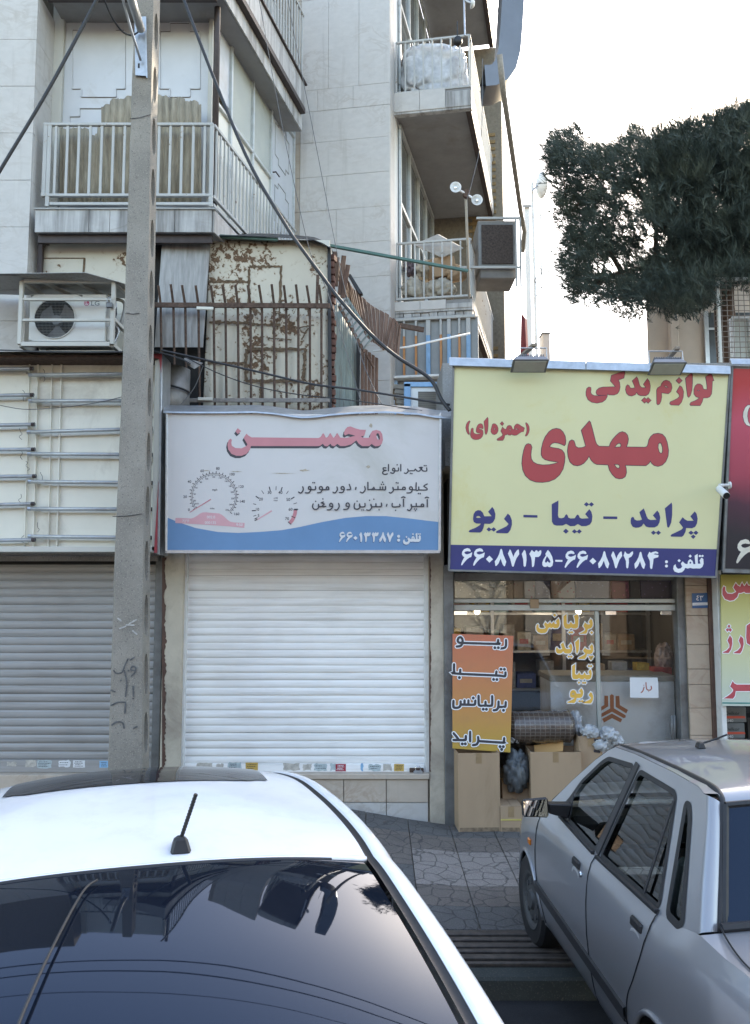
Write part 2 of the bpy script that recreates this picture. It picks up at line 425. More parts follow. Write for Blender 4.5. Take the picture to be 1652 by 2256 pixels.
# ------------------------------------------------------------ ground, road, kerb, drain, pavement
def swz(x, y):
    t = min(1, max(0, (y - 5.3) / 2.3))
    return .125 + .025*t + max(0, min(3.2, .62 - x)) * (.02 + .15 * t ** 1.3) * (.55 if x < -1 else 1)
structure(MB().add([(-400,-400,-.35),(400,-400,-.35),(400,400,-.35),(-400,400,-.35)], [(0,1,2,3)]).build('ground', M['asphalt']))
structure(MB().box(-70, 70, -45, 4.72, -.3, 0).build('road', M['asphalt']))
structure(MB().box(-70, 70, 4.72, 4.86, -.3, .118).build('kerb', M['kerb'], bevel=.015))
structure(MB().box(-70, 70, 4.86, 5.42, -.32, -.12).build('drain_channel', M['dark']))
dg = thing('drain_cover', (1.2, 5.1, .12), 'row of brown steel bars covering the roadside drain beside silver car', 'drain cover')
y = 4.88; rt0 = random.Random(1)
for w in (.062, .085, .075, .088, .08, .098):
    b = MB(); b.box(-4.5, 5.5, y, y + w - .034, .085, .126 + .004*rt0.random())
    b.build('bar', M['rust'] if w < .06 else plain('worn_steel_bar', (.085,.07,.06), .6, .2, .35, 18, .4, 60), dg, bevel=.004); y += w
sw = MB()
P = [[(x, yy, swz(x, yy) - (.012 if x > .6 else .025)) for x in [-70, -4, -3, -2.4, -1.5, -1, -.5, 0, .3, .62, 1, 2, 5, 70]] for yy in (5.36, 5.5, 5.7, 5.9, 6.1, 6.3, 6.5, 6.7, 6.9, 7.1, 7.3, 7.5, 7.9)]
sw.grid(P); sw.add([P[0][i] for i in range(14)] + [(P[0][i][0], 5.36, -.3) for i in range(14)], [(i, i+14, i+15, i+1) for i in range(13)])
side = structure(sw.build('sidewalk', M['mortar']))
rt = random.Random(3)
for r in range(6):
    for c in range(-14, 14):
        x0, x1 = .29 + .37*c + .003, .29 + .37*(c+1) - .003; y0, y1 = 5.34 + .365*r + .003, 5.34 + .365*(r+1) - .003
        h = rt.uniform(-.0015, .002)
        q = [(x, yy, swz(x, yy) + h) for x, yy in ((x0,y0),(x1,y0),(x1,y1),(x0,y1))]
        if r in (2, 3) and 0 <= c <= 4: m = M['tile_pink']
        elif (r == 4 and c in (0, 1, 2, 3)) or (c in (-1,) and r in (3, 4)) or rt.random() < .15: m = M['tile_mid']
        else: m = M['tile_dark']
        b = MB(); b.slab(q, (0, 0, -.03)); b.build('tile', m, side, bevel=.003)

def px(u, v, Y): return at(u, v, Y)
# ------------------------------------------------------------ ground-floor shops
FY = 7.60                                    # front plane of the pillars
def zat(v, Y): return at(826, v, Y).z
def xat(u, v, Y): return at(u, v, Y).x
xp1a, xp1b = xat(357, 1450, FY), xat(401, 1450, FY)
xp2a, xp2b = xat(945, 1450, FY), xat(979, 1450, FY)
xs3a, xs3b = xat(978, 1500, FY), xat(999, 1500, FY)

shopA = thing('shop_unit', (-3, FY, .3), 'closed shop with grey roller shutter behind the concrete pole', 'shop')
b = MB(); b.box(-8, xp1a - .003, 7.86, 11.5, -.3, 3.86); b.build('wall', M['pilaster'], shopA)
b = MB(); b.box(-8, xp1a - .06, 7.62, 7.86, zat(1236, 7.62), 3.86); b.build('lintel', M['concrete'], shopA)
b = MB(); b.box(-8, xp1a - .004, 7.58, 7.86, -.3, zat(1706, 7.6)); b.build('threshold', M['plinth'], shopA, bevel=.006)

def shutter(name, x0, x1, Y, ztop, zbot, pitch, mat, label, gl, gr, gmat):
    t = thing(name, ((x0+x1)/2, Y, zbot), label, 'roller shutter')
    prof = []; n = 10
    for i in range(n+1):
        q = i/n; prof.append(((-.005 - .0075*math.sin(math.pi*q/.9)**.6) if q < .9 else (.004 if q < 1 else -.004), q*pitch))
    sm = MB()
    xs = [x0 + (x1-x0)*i/6 for i in range(7)]
    sm.grid([[(x - (x0+x1)/2, yy, zz) for x in xs] for yy, zz in prof])
    me = sm.mesh('slat', recalc=False); me.polygons.foreach_set('use_smooth', [True]*len(me.polygons)); me.materials.append(mat)
    k = int((ztop - zbot) / pitch); rr = random.Random(k)
    for i in range(k):
        link('slat', me, None, t, ((x0+x1)/2, Y + rr.uniform(-.004, .003), zbot + i*pitch + rr.uniform(-.002,.002)), (rr.uniform(-.03,.03), rr.uniform(-.0011, .0011), 0))
    MB().box(x0, x1, Y+.012, Y+.03, zbot, ztop).build('backing', M['dark'], t)
    for (a, c) in (gl, gr):
        MB().box(a, c, Y-.05, Y+.03, zbot - .13, ztop + .05).build('guide_rail', gmat, t, bevel=.006)
    return t
# grey shutter on the left
zb = zat(1672, 7.7)
tg = shutter('roller_shutter', -5.6, xat(341, 1450, 7.7), 7.70, zat(1228, 7.7), zb, .0742, M['slat_grey'],
             'grey galvanised roller shutter behind the concrete pole', (-5.7, -5.6), (xat(341,1450,7.7), xat(356,1450,7.65)), M['steelpost'])
MB().box(-5.6, xat(341,1450,7.7), 7.675, 7.71, zb-.115, zb-.002).build('bottom_bar', M['slat_grey'], tg, bevel=.005)
# white shutter in the middle
xw0, xw1 = xat(412, 1450, 7.7), xat(934, 1450, 7.7)
zbw = zat(1681, 7.7)
tw = shutter('roller_shutter', xw0, xw1, 7.70, zat(1205, 7.7), zbw, (zat(1220,7.7)-zbw)/28.0, M['slat_white'],
             'white roller shutter pulled down under the speedometer sign', (xat(398,1450,7.66), xw0), (xw1, xat(945,1450,7.66)), M['white_metal'])
MB().box(xw0, xw1, 7.672, 7.71, zbw-.092, zbw-.002).build('bottom_bar', M['slat_white'], tw, bevel=.005)
# torn advertising stickers on the bottom bars, each a thin leaf of paper
def sticker(t, u0, v0, u1, v1, Y, col, seed, torn=True, lines=0):
    r = random.Random(seed); pts = []
    for (a, c, k) in (((u0,v0),(u1,v0),5), ((u1,v0),(u1,v1),4), ((u1,v1),(u0,v1),5), ((u0,v1),(u0,v0),4)):
        for i in range(k):
            q = i/k; j = (1.6 if torn else .3)
            pts.append((a[0]+(c[0]-a[0])*q + r.uniform(-j, j), a[1]+(c[1]-a[1])*q + r.uniform(-j, j)))
    b = MB(); b.poly([at(u, v, Y) for u, v in pts])
    s_ = b.build('sticker', col, t, recalc=False)
    if lines:
        lb = MB()
        for i in range(lines):
            vv = v0 + (v1-v0)*(i+1)/(lines+1); a_ = u0 + 2 + r.uniform(0, 3); e_ = u1 - 2 - r.uniform(0, (u1-u0)*.3); x = a_
            while x < e_:
                w_ = r.uniform(1, 3.5); lb.poly([at(x, vv-.7, Y-.0012), at(min(x+w_, e_), vv-.7, Y-.0012), at(min(x+w_, e_), vv+.7, Y-.0012), at(x, vv+.7, Y-.0012)]); x += w_ + 1
        lb.build('print', M['print_dark'] if col is not stk_red else M['whiteprint'], s_, recalc=False)
stk_y = plain('yellow_sticker', (.55,.36,.09), .6); stk_red = plain('red_sticker', (.36,.03,.05), .6)
stk_t = plain('teal_sticker', (.40,.47,.48), .6, 0, .2, 40); stk_o = plain('torn_paper_residue', (.46,.43,.38), .8, 0, .25, 30); stk_b = plain('blue_sticker', (.22,.42,.62), .6)
for i, (u0, v0, u1, v1, c, ln, tr) in enumerate([(433,1681,467,1696,stk_o,0,1),(477,1683,492,1694,stk_o,0,1),(501,1680,531,1697,stk_t,4,1),(541,1680,568,1697,stk_y,3,0),
        (624,1682,660,1697,stk_o,0,1),(667,1683,686,1697,stk_o,0,1),(692,1682,720,1698,stk_t,2,1),(728,1683,740,1697,stk_t,0,1),(739,1683,762,1699,stk_red,4,0),
        (795,1682,800,1698,stk_b,0,1),(812,1684,838,1698,stk_t,2,1),(844,1683,862,1698,stk_o,0,1),(868,1683,890,1699,stk_y,4,0)]):
    sticker(tw, u0, v0, u1, v1, 7.6705, c, i, tr, ln)
for i, (u0, v0, u1, v1, c, ln, tr) in enumerate([(15,1679,36,1687,stk_o,0,1),(56,1674,78,1689,stk_o,0,1),(82,1675,114,1692,stk_t,4,1),(129,1675,155,1690,M['paper'],2,1),(161,1675,187,1691,M['paper'],4,0),(219,1676,238,1691,stk_b,3,0)]):
    sticker(tg, u0, v0, u1, v1, 7.6735, c, 50+i, tr, ln)
# padlock with its hasp
pl = thing('padlock', at(920, 1703, 7.62), 'brushed steel padlock on a rusty hasp at foot of white shutter', 'padlock')
a, c = at(902, 1692, 7.65), at(933, 1705, 7.65)
MB().box(a.x, c.x, 7.635, 7.665, c.z, a.z).build('hasp', M['rust'], pl, bevel=.004)
a, c = at(911, 1698, 7.6), at(931, 1713, 7.6)
MB().box(a.x, c.x, 7.585, 7.62, c.z, a.z).build('lock_body', M['galv'], pl, bevel=.006, seg=2)
b = MB(); xm = (a.x+c.x)/2; b.tube([(xm-.022, 7.603, a.z-.005), (xm-.022, 7.603, a.z+.025), (xm-.012, 7.603, a.z+.04), (xm+.012, 7.603, a.z+.04), (xm+.022, 7.603, a.z+.025), (xm+.022, 7.603, a.z-.005)], .006, 8)
b.build('shackle', M['chrome'], pl, smooth=True)

shopB = thing('shop_unit', (-.5, FY, .3), 'closed shop between two cream pillars with white roller shutter', 'shop')
b = MB(); b.box(xp1a, xs3a+.03, 7.86, 11.5, -.3, 3.86); b.build('wall', M['pilaster'], shopB)
b = MB(); b.box(xp1b, xp2a, 7.66, 7.86, zat(1206, 7.66), 3.86); b.build('lintel', M['concrete'], shopB)
for (xa, xb) in ((xp1a, xp1b), (xp2a, xp2b)):
    b = MB(); z0 = -.2; zs = [z0, zat(1775, FY), zat(1500, FY), 3.4]
    b.box(xa, xb, FY, 7.86, z0, 3.4); b.build('pillar', M['pilaster'], shopB, bevel=.008)
# ragged brown edge paint on the pillars
def ragged(t, u_line, v0, v1, w, side, Y, seed, name='paint_edge'):
    r = random.Random(seed); L = []; n = 110
    for i in range(n+1):
        v = v0 + (v1-v0)*i/n; ww = w * (.35 + .3*math.sin(i*.21+seed)**2 + .35*r.random()**2); L.append((v, ww))
    b = MB(); b.poly([at(u_line, v, Y) for v, _ in L] + [at(u_line + side*ww, v, Y) for v, ww in reversed(L)])
    b.build(name, M['brownpost'], t, recalc=False)
ragged(shopB, 357, 1228, 1696, 11, 1, FY-.003, 2); ragged(shopB, 945.5, 1226, 1700, 5, 1, FY-.003, 3)
zt = zat(1716, 7.6)
MB().box(xp1b+.002, xp2a-.002, 7.575, 7.86, zt, zat(1703, 7.6)-.003).build('threshold', M['plinth'], shopB, bevel=.006)
MB().box(xp1b+.002, xp2a-.002, 7.63, 7.86, -.3, zt-.002).build('plinth_core', M['mortar'], shopB)
zr = zat(1768, 7.6)
us = [401, 475, 570, 664, 757, 851, 943.5]
for row, (z1, z0) in enumerate(((zt-.006, zr+.003), (zr-.003, -.05))):
    uu = us if row == 0 else [401, 520, 640, 757, 851, 943.5]
    for i in range(len(uu)-1):
        xa, xb = xat(uu[i], 1760, FY)+.003, xat(uu[i+1], 1760, FY)-.003
        b = MB(); b.box(xa, xb, 7.602 - .002*(i % 2) + .008*row, 7.632, z0, z1)
        b.build('stone_slab', M['plinth'] if row == 0 else M['trav'], shopB, bevel=.003)
# ------------------------------------------------------------ lettering: traced outlines and pen strokes laid flat on a sign face
K = 1652 / 3000.0
class Surf:
    def __init__(s, plane):
        s.pl = plane; n = plane.n if (CP - plane.p).dot(plane.n) > 0 else -plane.n
        s.n = n; s.e1 = Vector((0,0,1)).cross(n).normalized(); s.e2 = n.cross(s.e1).normalized(); s.o = plane.p
    def t2(s, u, v):
        q = s.pl.hit(u, v) - s.o; return Vector((q.dot(s.e1), q.dot(s.e2)))
    def t3(s, p, off): return s.o + s.e1*p[0] + s.e2*p[1] + s.n*off
def src2(surf, T, p): return surf.t2((T[0] + p[0]/T[2])*K, (T[1] + p[1]/T[2])*K)
def strip2(pts, w, closed):
    """mitred ribbon either side of a 2D polyline"""
    n = len(pts); Lf = []; Rt = []
    for i in range(n):
        a = pts[i-1] if (i or closed) else pts[i]; c = pts[(i+1) % n] if (i < n-1 or closed) else pts[i]
        d1 = (pts[i]-a); d2 = (c-pts[i])
        d1 = d1.normalized() if d1.length > 1e-9 else d2.normalized(); d2 = d2.normalized() if d2.length > 1e-9 else d1
        t = d1 + d2
        t = t.normalized() if t.length > 1e-6 else Vector((-d1.y, d1.x))
        nn = Vector((-t.y, t.x)); k = 1/max(.5, abs(nn.dot(Vector((-d1.y, d1.x)))))
        ww = w[i] if isinstance(w, list) else w
        Lf.append(pts[i] + nn*ww*k); Rt.append(pts[i] - nn*ww*k)
    return Lf, Rt
def print_outline(parent, surf, T, polys, mat, off=.0016, edge=None, shift=None, name='letter'):
    o_ = None
    for outer, holes in polys:
        P = [src2(surf, T, p) for p in outer]; H = [[src2(surf, T, p) for p in h] for h in holes]
        if shift: P = [p + Vector(shift) for p in P]; H = [[p + Vector(shift) for p in h] for h in H]
        b = MB(); b.poly([surf.t3(p, off) for p in P], [[surf.t3(p, off) for p in h] for h in H])
        o_ = b.build(name, mat, parent, recalc=False)
        if edge:
            e = MB()                       # the printed border: one sheet a little behind, its rim following the letter
            Lf, Rt = strip2(P, edge[0], True); n = len(P)
            e.add([surf.t3(p, off-.0008) for p in Lf] + [surf.t3(p, off-.0008) for p in Rt], [(i, (i+1) % n, n+(i+1) % n, n+i) for i in range(n)])
            for loop in H:
                Lf, Rt = strip2(loop, edge[0], True); n = len(loop)
                e.add([surf.t3(p, off-.0008) for p in Lf] + [surf.t3(p, off-.0008) for p in Rt], [(i, (i+1) % n, n+(i+1) % n, n+i) for i in range(n)])
            e.build('border', edge[1], o_, recalc=False)
    return o_
def print_strokes(parent, surf, T, strokes, w, mat, off=.0016, dots=(), dotr=None, edge=None, name='lettering', sm=4):
    def lay(width, dr, o, m, nm):
        b = MB(); k = 0
        for st in strokes:
            pts = [src2(surf, T, p) for p in st]
            if sm and len(pts) > 2: pts = [Vector(p) for p in catmull(pts, sm)]
            Lf, Rt = strip2(pts, width, False); n = len(pts); oo = o + k*.00006; k += 1
            b.add([surf.t3(p, oo) for p in Lf] + [surf.t3(p, oo) for p in Rt], [(i, i+1, n+i+1, n+i) for i in range(n-1)])
            for q in (pts[0], pts[-1]):
                oo = o + k*.00006; k += 1
                b.add([surf.t3(q + Vector((math.cos(j*.7854), math.sin(j*.7854)))*width, oo) for j in range(8)], [tuple(range(8))])
        for d in dots:
            q = src2(surf, T, d); oo = o + k*.00006; k += 1
            b.add([surf.t3(q + Vector((math.cos(j*.5236), math.sin(j*.5236)))*dr, oo) for j in range(12)], [tuple(range(12))])
        return b.build(nm, m, parent, recalc=False)
    if edge: lay(w + edge[0], (dotr or w) + edge[0], off - .0013, edge[1], name + '_border')
    return lay(w, dotr or w, off, mat, name)
def fit(polys, box, T):
    """move traced polys (zoom units of their own) into a box (x0,y0,x1,y1) given in the units of T"""
    xs = [p[0] for o, h in polys for p in o]; ys = [p[1] for o, h in polys for p in o]
    x0, x1, y0, y1 = min(xs), max(xs), min(ys), max(ys)
    f = lambda p: (box[0] + (p[0]-x0)/(x1-x0)*(box[2]-box[0]), box[1] + (p[1]-y0)/(y1-y0)*(box[3]-box[1]))
    return [([f(p) for p in o], [[f(p) for p in h] for h in hs]) for o, hs in polys]
def pts(s): return [tuple(float(c) for c in q.split(',')) for q in s.split()]
def PL(*a):
    out = []
    for q in a:
        if isinstance(q, str): out.append((pts(q), []))
        else: out.append((pts(q[0]), [pts(h) for h in q[1:]]))
    return out
G_mahdi = PL('90,283 112,290 124,318 118,350 113,400 118,445 140,478 180,500 240,510 310,507 370,495 413,477 380,470 310,460 268,447 240,425 228,395 230,340 245,270 270,210 310,155 345,130 387,120 425,128 455,155 478,200 485,245 482,285 472,298 445,285 410,272 370,266 340,275 320,295 312,315 345,325 410,335 445,350 468,380 476,420 472,480 455,550 420,610 370,655 310,680 240,690 170,686 110,665 60,620 32,560 22,490 28,420 42,350 58,305 72,288',
 ('738,42 748,52 770,130 800,250 815,288 840,310 952,313 965,275 990,235 1025,195 1060,165 1090,155 1120,165 1142,190 1152,230 1145,275 1130,318 1330,321 1355,312 1366,285 1375,240 1395,205 1425,180 1470,172 1515,182 1545,215 1565,265 1580,350 1575,410 1550,470 1515,505 1470,520 1430,510 1405,488 1390,460 1370,490 1340,512 1118,507 1128,540 1132,590 1118,630 1090,648 1055,652 1020,642 985,608 955,560 940,503 820,499 790,485 760,455 735,408 715,445 680,485 645,505 610,513 570,505 535,475 515,420 508,360 515,300 530,255 552,243 572,252 583,280 590,310 620,328 660,325 690,315 702,303 690,260 655,138',
  '1490,265 1508,280 1520,320 1522,360 1512,385 1498,387 1480,370 1468,325 1470,285', '1005,321 1025,290 1048,273 1070,275 1080,295 1072,318', '1000,499 1045,498 1062,510 1066,532 1050,547 1025,537'))
G_lavazem = PL('525,15 528,40 515,95 450,118 465,150 470,200 462,245 440,280 400,295 340,293 322,280 318,315 300,350 262,378 200,390 140,380 95,350 73,300 72,260 82,220 105,204 125,210 128,235 122,262 135,290 165,305 205,308 260,305 312,302 305,297 230,298 200,292 190,265 198,240 225,217 270,205 420,200 395,170 360,130 372,65',
 '668,85 682,110 700,180 718,205 740,213 780,210 750,170 795,107 815,135 828,190 822,245 805,285 775,303 715,303 685,290 667,262 650,290 610,307 575,300 550,275 538,235 545,195 560,178 578,188 588,212 615,220 650,212 640,180 618,130',
 '728,360 760,330 782,350 803,330 835,360 803,392 782,370 762,390',
 ('1015,123 1050,135 1075,165 1083,210 1070,255 1040,280 960,268 962,320 950,375 935,402 918,410 907,398 905,240 915,215 955,190 962,165 985,135', '988,188 1015,186 1045,212 1010,208'),
 '1135,127 1168,93 1203,127 1168,160', '1178,190 1200,205 1220,255 1215,320 1195,380 1165,415 1075,412 1060,400 1065,380 1110,360 1150,340 1175,315 1170,290 1140,258',
 '1315,35 1325,60 1325,150 1318,240 1300,300 1283,322 1270,310 1260,240 1245,100',
 ('1540,38 1555,60 1577,125 1560,130 1557,200 1550,280 1530,315 1500,328 1452,328 1440,375 1415,420 1305,418 1297,405 1310,385 1360,365 1395,345 1410,328 1370,315 1345,285 1345,230 1360,190 1385,168 1415,168 1440,185 1455,230 1500,235 1498,180 1483,85', '1378,243 1395,235 1413,245 1395,252'))
G_hamze = PL('1503,185 1540,220 1570,280 1575,350 1560,420 1525,480 1497,500 1482,490 1505,440 1520,370 1515,290 1495,215 1490,192', '165,142 178,155 150,215 137,300 145,380 165,445 155,462 130,450 95,385 78,300 95,220 130,165',
 ('1460,310 1435,395 1395,395 1340,430 1280,475 1230,482 1185,475 1160,455 1130,478 1090,475 1065,450 1040,468 997,475 985,540 950,600 830,602 815,585 825,565 890,525 940,490 950,460 905,380 945,290 975,325 1010,345 1035,335 1045,295 1070,260 1110,248 1145,260 1165,300 1180,340 1215,350 1222,325 1225,275 1250,235 1290,215 1335,230 1380,265', '1110,320 1125,315 1135,345 1132,385 1118,385 1108,350', '1240,332 1265,315 1300,330 1330,345 1250,346'),
 '890,208 932,160 972,208 935,253', ('735,208 775,215 815,255 840,320 835,385 805,440 755,465 705,450 672,400 675,340 690,290 705,230', '722,320 750,315 785,335 780,350 745,345'),
 '590,62 603,85 603,250 590,380 565,450 550,458 535,430 525,330 508,155',
 '232,313 252,325 250,365 255,410 275,440 330,458 390,455 440,440 370,425 335,410 322,385 330,320 355,255 385,220 425,208 460,220 482,265 487,315 475,325 440,315 400,312 375,325 410,340 455,350 478,375 485,430 470,500 430,550 370,578 310,583 250,570 205,530 188,475 195,400 210,330')
G_rio = PL(('360,125 385,160 402,220 395,285 370,330 330,350 255,348 245,400 225,445 200,465 60,462 47,450 60,432 140,400 190,370 210,348 150,345 115,325 105,285 112,225 135,185 170,168 205,172 235,200 255,250 350,247 305,190', '145,262 165,245 190,248 210,268 165,270'),
 '283,422 315,393 347,420 380,393 413,425 380,453 347,428 315,452', '565,213 595,240 618,300 620,360 600,430 570,470 550,475 420,472 407,460 420,442 500,405 550,380 575,352 515,285')
G_dash = PL('772,230 957,235 957,268 772,263', '1827,250 2012,253 2012,287 1827,284')
G_tiba = PL('1235,40 1232,150 1228,240 1240,270 1275,275 1310,265 1328,230 1340,222 1355,235 1365,265 1395,278 1450,275 1470,240 1490,225 1505,240 1518,270 1545,280 1632,275 1587,220 1642,155 1670,190 1683,250 1675,320 1650,360 1600,380 1540,380 1490,352 1450,378 1390,380 1335,350 1290,372 1210,373 1170,360 1148,320 1145,90',
 '1570,92 1605,62 1637,90 1670,62 1704,92 1670,122 1637,95 1605,121', '1295,447 1333,413 1370,447 1333,480', '1412,450 1445,420 1478,448 1510,420 1543,450 1510,480 1478,455 1445,478')
G_pride = PL('840,145 855,175 880,250 900,285 930,298 1010,295 962,238 1020,172 1045,205 1060,265 1050,330 1025,375 985,397 910,397 870,385 840,345 815,380 780,398 735,402 695,388 672,350 667,310 675,270 695,256 710,265 720,290 750,305 790,303 818,293 783,195',
 '937,467 970,437 1003,465 1037,437 1069,467 1035,497 1003,470 970,495', '1210,67 1218,100 1217,230 1205,330 1180,390 1167,402 1152,390 1143,320 1120,145',
 '1515,185 1540,215 1554,280 1545,345 1520,390 1480,408 1402,405 1395,450 1370,500 1345,521 1205,518 1195,505 1210,488 1290,450 1340,425 1362,400 1308,330 1355,262 1385,290 1420,308 1500,308 1457,250',
 '1432,467 1466,438 1498,465 1532,438 1564,467 1532,497 1498,470 1466,496', '1462,518 1495,490 1528,518 1495,549')
G = {'6': PL('160,50 195,62 215,95 205,108 160,100 125,108 110,125 125,145 155,152 195,140 235,118 235,140 222,195 190,205 150,235 110,280 75,328 60,328 58,310 75,260 110,197 85,180 70,150 75,110 105,68'),
 '0': PL('457,228 514,172 571,232 514,286'),
 '8': PL('703,62 718,75 735,150 785,270 765,340 750,345 725,310 695,220 660,300 625,340 610,338 600,265 640,210 670,150 690,75'),
 '7': PL('843,70 858,85 880,140 900,195 920,140 950,95 978,72 988,85 995,150 950,215 925,280 905,345 890,353 878,340 850,230 812,140'),
 '1': PL('1075,78 1095,100 1110,170 1112,250 1100,340 1082,355 1065,340 1058,230 1035,145'),
 '3': PL('1197,80 1220,105 1245,115 1258,90 1272,82 1285,95 1300,112 1320,95 1335,83 1350,95 1350,130 1335,170 1305,195 1250,195 1245,250 1235,330 1218,358 1200,350 1195,250 1185,200 1157,145'),
 '5': PL(('1455,80 1490,120 1525,190 1542,270 1530,335 1495,360 1465,355 1445,340 1425,355 1390,352 1367,325 1365,285 1385,230 1425,170 1415,145', '1440,180 1475,225 1498,270 1490,288 1470,282 1450,262 1435,285 1415,283 1408,265 1420,225')),
 '2': PL('745,70 765,95 790,98 815,75 830,70 832,95 815,125 785,140 787,190 780,240 768,250 758,235 755,170 730,115'),
 '4': PL('1005,72 1020,85 1040,75 1075,68 1100,80 1098,95 1065,90 1050,100 1103,108 1100,130 1050,145 1045,190 1035,250 1022,255 1012,240 1010,170 985,115'),
 'telefon': PL(('1580,150 1583,200 1570,235 1545,252 1505,250 1470,252 1440,245 1415,252 1385,245 1378,265 1355,290 1315,298 1275,285 1258,255 1265,220 1285,205 1290,235 1310,255 1340,250 1355,230 1340,200 1360,175 1385,200 1410,205 1418,170 1440,150 1465,170 1475,205 1495,205 1487,115 1520,95 1522,200 1550,200 1540,165 1560,135', '1432,185 1442,178 1452,188 1445,200 1434,198'),
   '1305,168 1322,150 1340,168 1322,185', '1422,120 1440,102 1458,120 1440,137', '1528,118 1543,105 1557,115 1572,105 1587,118 1570,130 1557,122 1543,132')}
def circ(x, y, r): return ([(x + r*math.cos(k*.5236), y + r*math.sin(k*.5236)) for k in range(12)], [])
G_mohsen = PL(('240,138 262,158 290,175 960,182 985,170 1000,140 1010,133 1022,150 1035,178 1055,172 1070,140 1080,132 1095,155 1110,180 1128,165 1140,138 1150,132 1165,155 1180,178 1240,180 1330,160 1300,150 1260,140 1230,155 1215,140 1225,100 1250,72 1280,65 1330,85 1380,98 1437,100 1420,160 1385,165 1410,180 1465,180 1478,165 1480,140 1500,110 1540,100 1580,112 1600,145 1607,200 1595,240 1570,260 1530,265 1505,250 1495,240 1470,262 1400,263 1365,240 1340,205 1290,245 1230,262 1180,262 1150,240 1120,265 1095,258 1080,240 1050,265 1025,262 1005,240 975,260 950,263 285,262 275,300 240,340 190,360 140,360 90,340 58,295 50,250 60,205 80,188 95,200 88,230 95,260 130,282 190,285 240,262 250,245 212,180', '1545,135 1562,135 1575,165 1575,195 1560,203 1545,180 1538,155'), '130,115 152,82 188,112 155,142')
G_brill = PL('1335,250 1365,275 1382,340 1380,400 1350,450 1300,470 1270,475 1262,530 1235,580 1105,585 1095,572 1150,545 1200,515 1215,475 1170,408 1210,325 1240,360 1275,375 1325,370 1290,325', '1320,555 1355,520 1390,555 1355,590',
 '1045,145 1075,230 1065,260 1062,380 1050,440 1010,465 940,465 905,440 870,470 800,470 760,445 738,380 735,195 805,140 808,350 830,370 870,365 885,325 900,315 920,345 945,370 990,360 985,260 965,190', '835,550 870,515 895,540 925,515 958,550 925,580 895,558 870,580',
 '625,240 650,290 655,360 640,420 605,455 530,460 505,435 470,460 430,440 395,465 380,520 340,560 250,570 180,550 140,500 135,430 150,380 175,365 190,385 185,430 205,460 260,475 320,465 345,445 305,375 340,320 365,350 395,365 425,330 440,315 455,345 480,360 505,330 520,315 540,350 560,365 590,360 565,300', '500,170 542,135 582,172 542,210')
def text_mesh(s, size, bold=0):
    c = bpy.data.curves.new('t', 'FONT'); c.body = s; c.size = size; c.align_x = 'CENTER'; c.align_y = 'CENTER'; c.offset = bold; c.resolution_u = 3
    o = bpy.data.objects.new('t', c); COL.objects.link(o)
    me = bpy.data.meshes.new_from_object(o.evaluated_get(bpy.context.evaluated_depsgraph_get()))
    bpy.data.objects.remove(o); bpy.data.curves.remove(c); return me
def print_text(parent, surf, s, u, v, h_px, mat, off=.0016, bold=0, name='lettering', sx=1):
    q = surf.t2(u, v); hh = (surf.t2(u, v - h_px) - q).length
    me = text_mesh(s, hh * 1.4, bold * hh)
    for w in me.vertices: w.co = surf.t3((q.x + w.co.x*sx, q.y + w.co.y), off)
    return link(name, me, mat, parent)

# ------------------------------------------------------------ the middle sign (instrument repairs)
pm = Plane(at(668, 1215, 7.10), (0, -1, -.01)); sfm = Surf(pm)
q = lambda u, v, off=0: sfm.t3(sfm.t2(u, v), off)
sm_ = thing('shop_sign', at(668, 1215, 7.3), 'grey and blue sign with pink lettering and speedometer dials above white shutter', 'shop sign')
c4 = [q(370, 910), q(968, 914), q(966, 1213), q(368, 1213)]
b = MB(); b.slab([c + Vector((0, .004, 0)) for c in c4], (0, .30, 0)); b.build('case', M['galv'], sm_)
# the fabric face: blue wave at the bottom
wave = [(368,1140),(392,1150),(430,1163),(480,1172),(525,1174),(570,1172),(620,1168),(660,1161),(710,1150),(760,1141),(805,1137),(850,1137),(900,1142),(940,1147),(967,1150)]
b = MB(); b.poly([q(u, v) for u, v in wave] + [q(968, 914), q(370, 910)][::1]); b.build('face_panel', M['signgrey'], sm_, recalc=False)
b = MB(); b.poly([q(u, v) for u, v in wave] + [q(966, 1213), q(368, 1213)]); b.build('blue_band', M['signblue'], sm_, recalc=False)
# frame
def frame_bar(t, name, a, c, w, d, mat): MB().bar(a, c, w, d).build(name, mat, t, bevel=.003)
frame_bar(sm_, 'frame_bar', q(368.5, 908), q(366.5, 1215), .018, .03, M['galv']); frame_bar(sm_, 'frame_bar', q(970, 910), q(968, 1215), .022, .03, M['galv'])
frame_bar(sm_, 'frame_bar', q(365, 1215.5), q(969, 1215.5), .022, .03, M['galv'])
top = [(360,908),(420,909),(500,909),(560,908),(600,911),(640,917),(665,920),(690,919),(730,914),(780,910),(850,908),(920,912),(960,919),(995,921)]
b = MB()
b.grid([[at(u, v-11, 7.35) + Vector((0,0,.02)) for u, v in top], [at(u, v - 2, 7.06) for u, v in top], [at(u, v+1.5, 7.055) for u, v in top]]); tp = b.build('cover_strip', M['galv'], sm_, recalc=False)
T7 = (890, 1680, 2.503)
def sh2(surf, T, dx, dy): return src2(surf, T, (800+dx, 300+dy)) - src2(surf, T, (800, 300))
print_outline(sm_, sfm, T7, G_mohsen, M['print_dark'], .0012, shift=sh2(sfm, T7, -13, 23), name='letter_shadow')
print_outline(sm_, sfm, T7, G_mohsen, M['print_pink'], .0022)
T9 = (1180, 1840, 2.95)
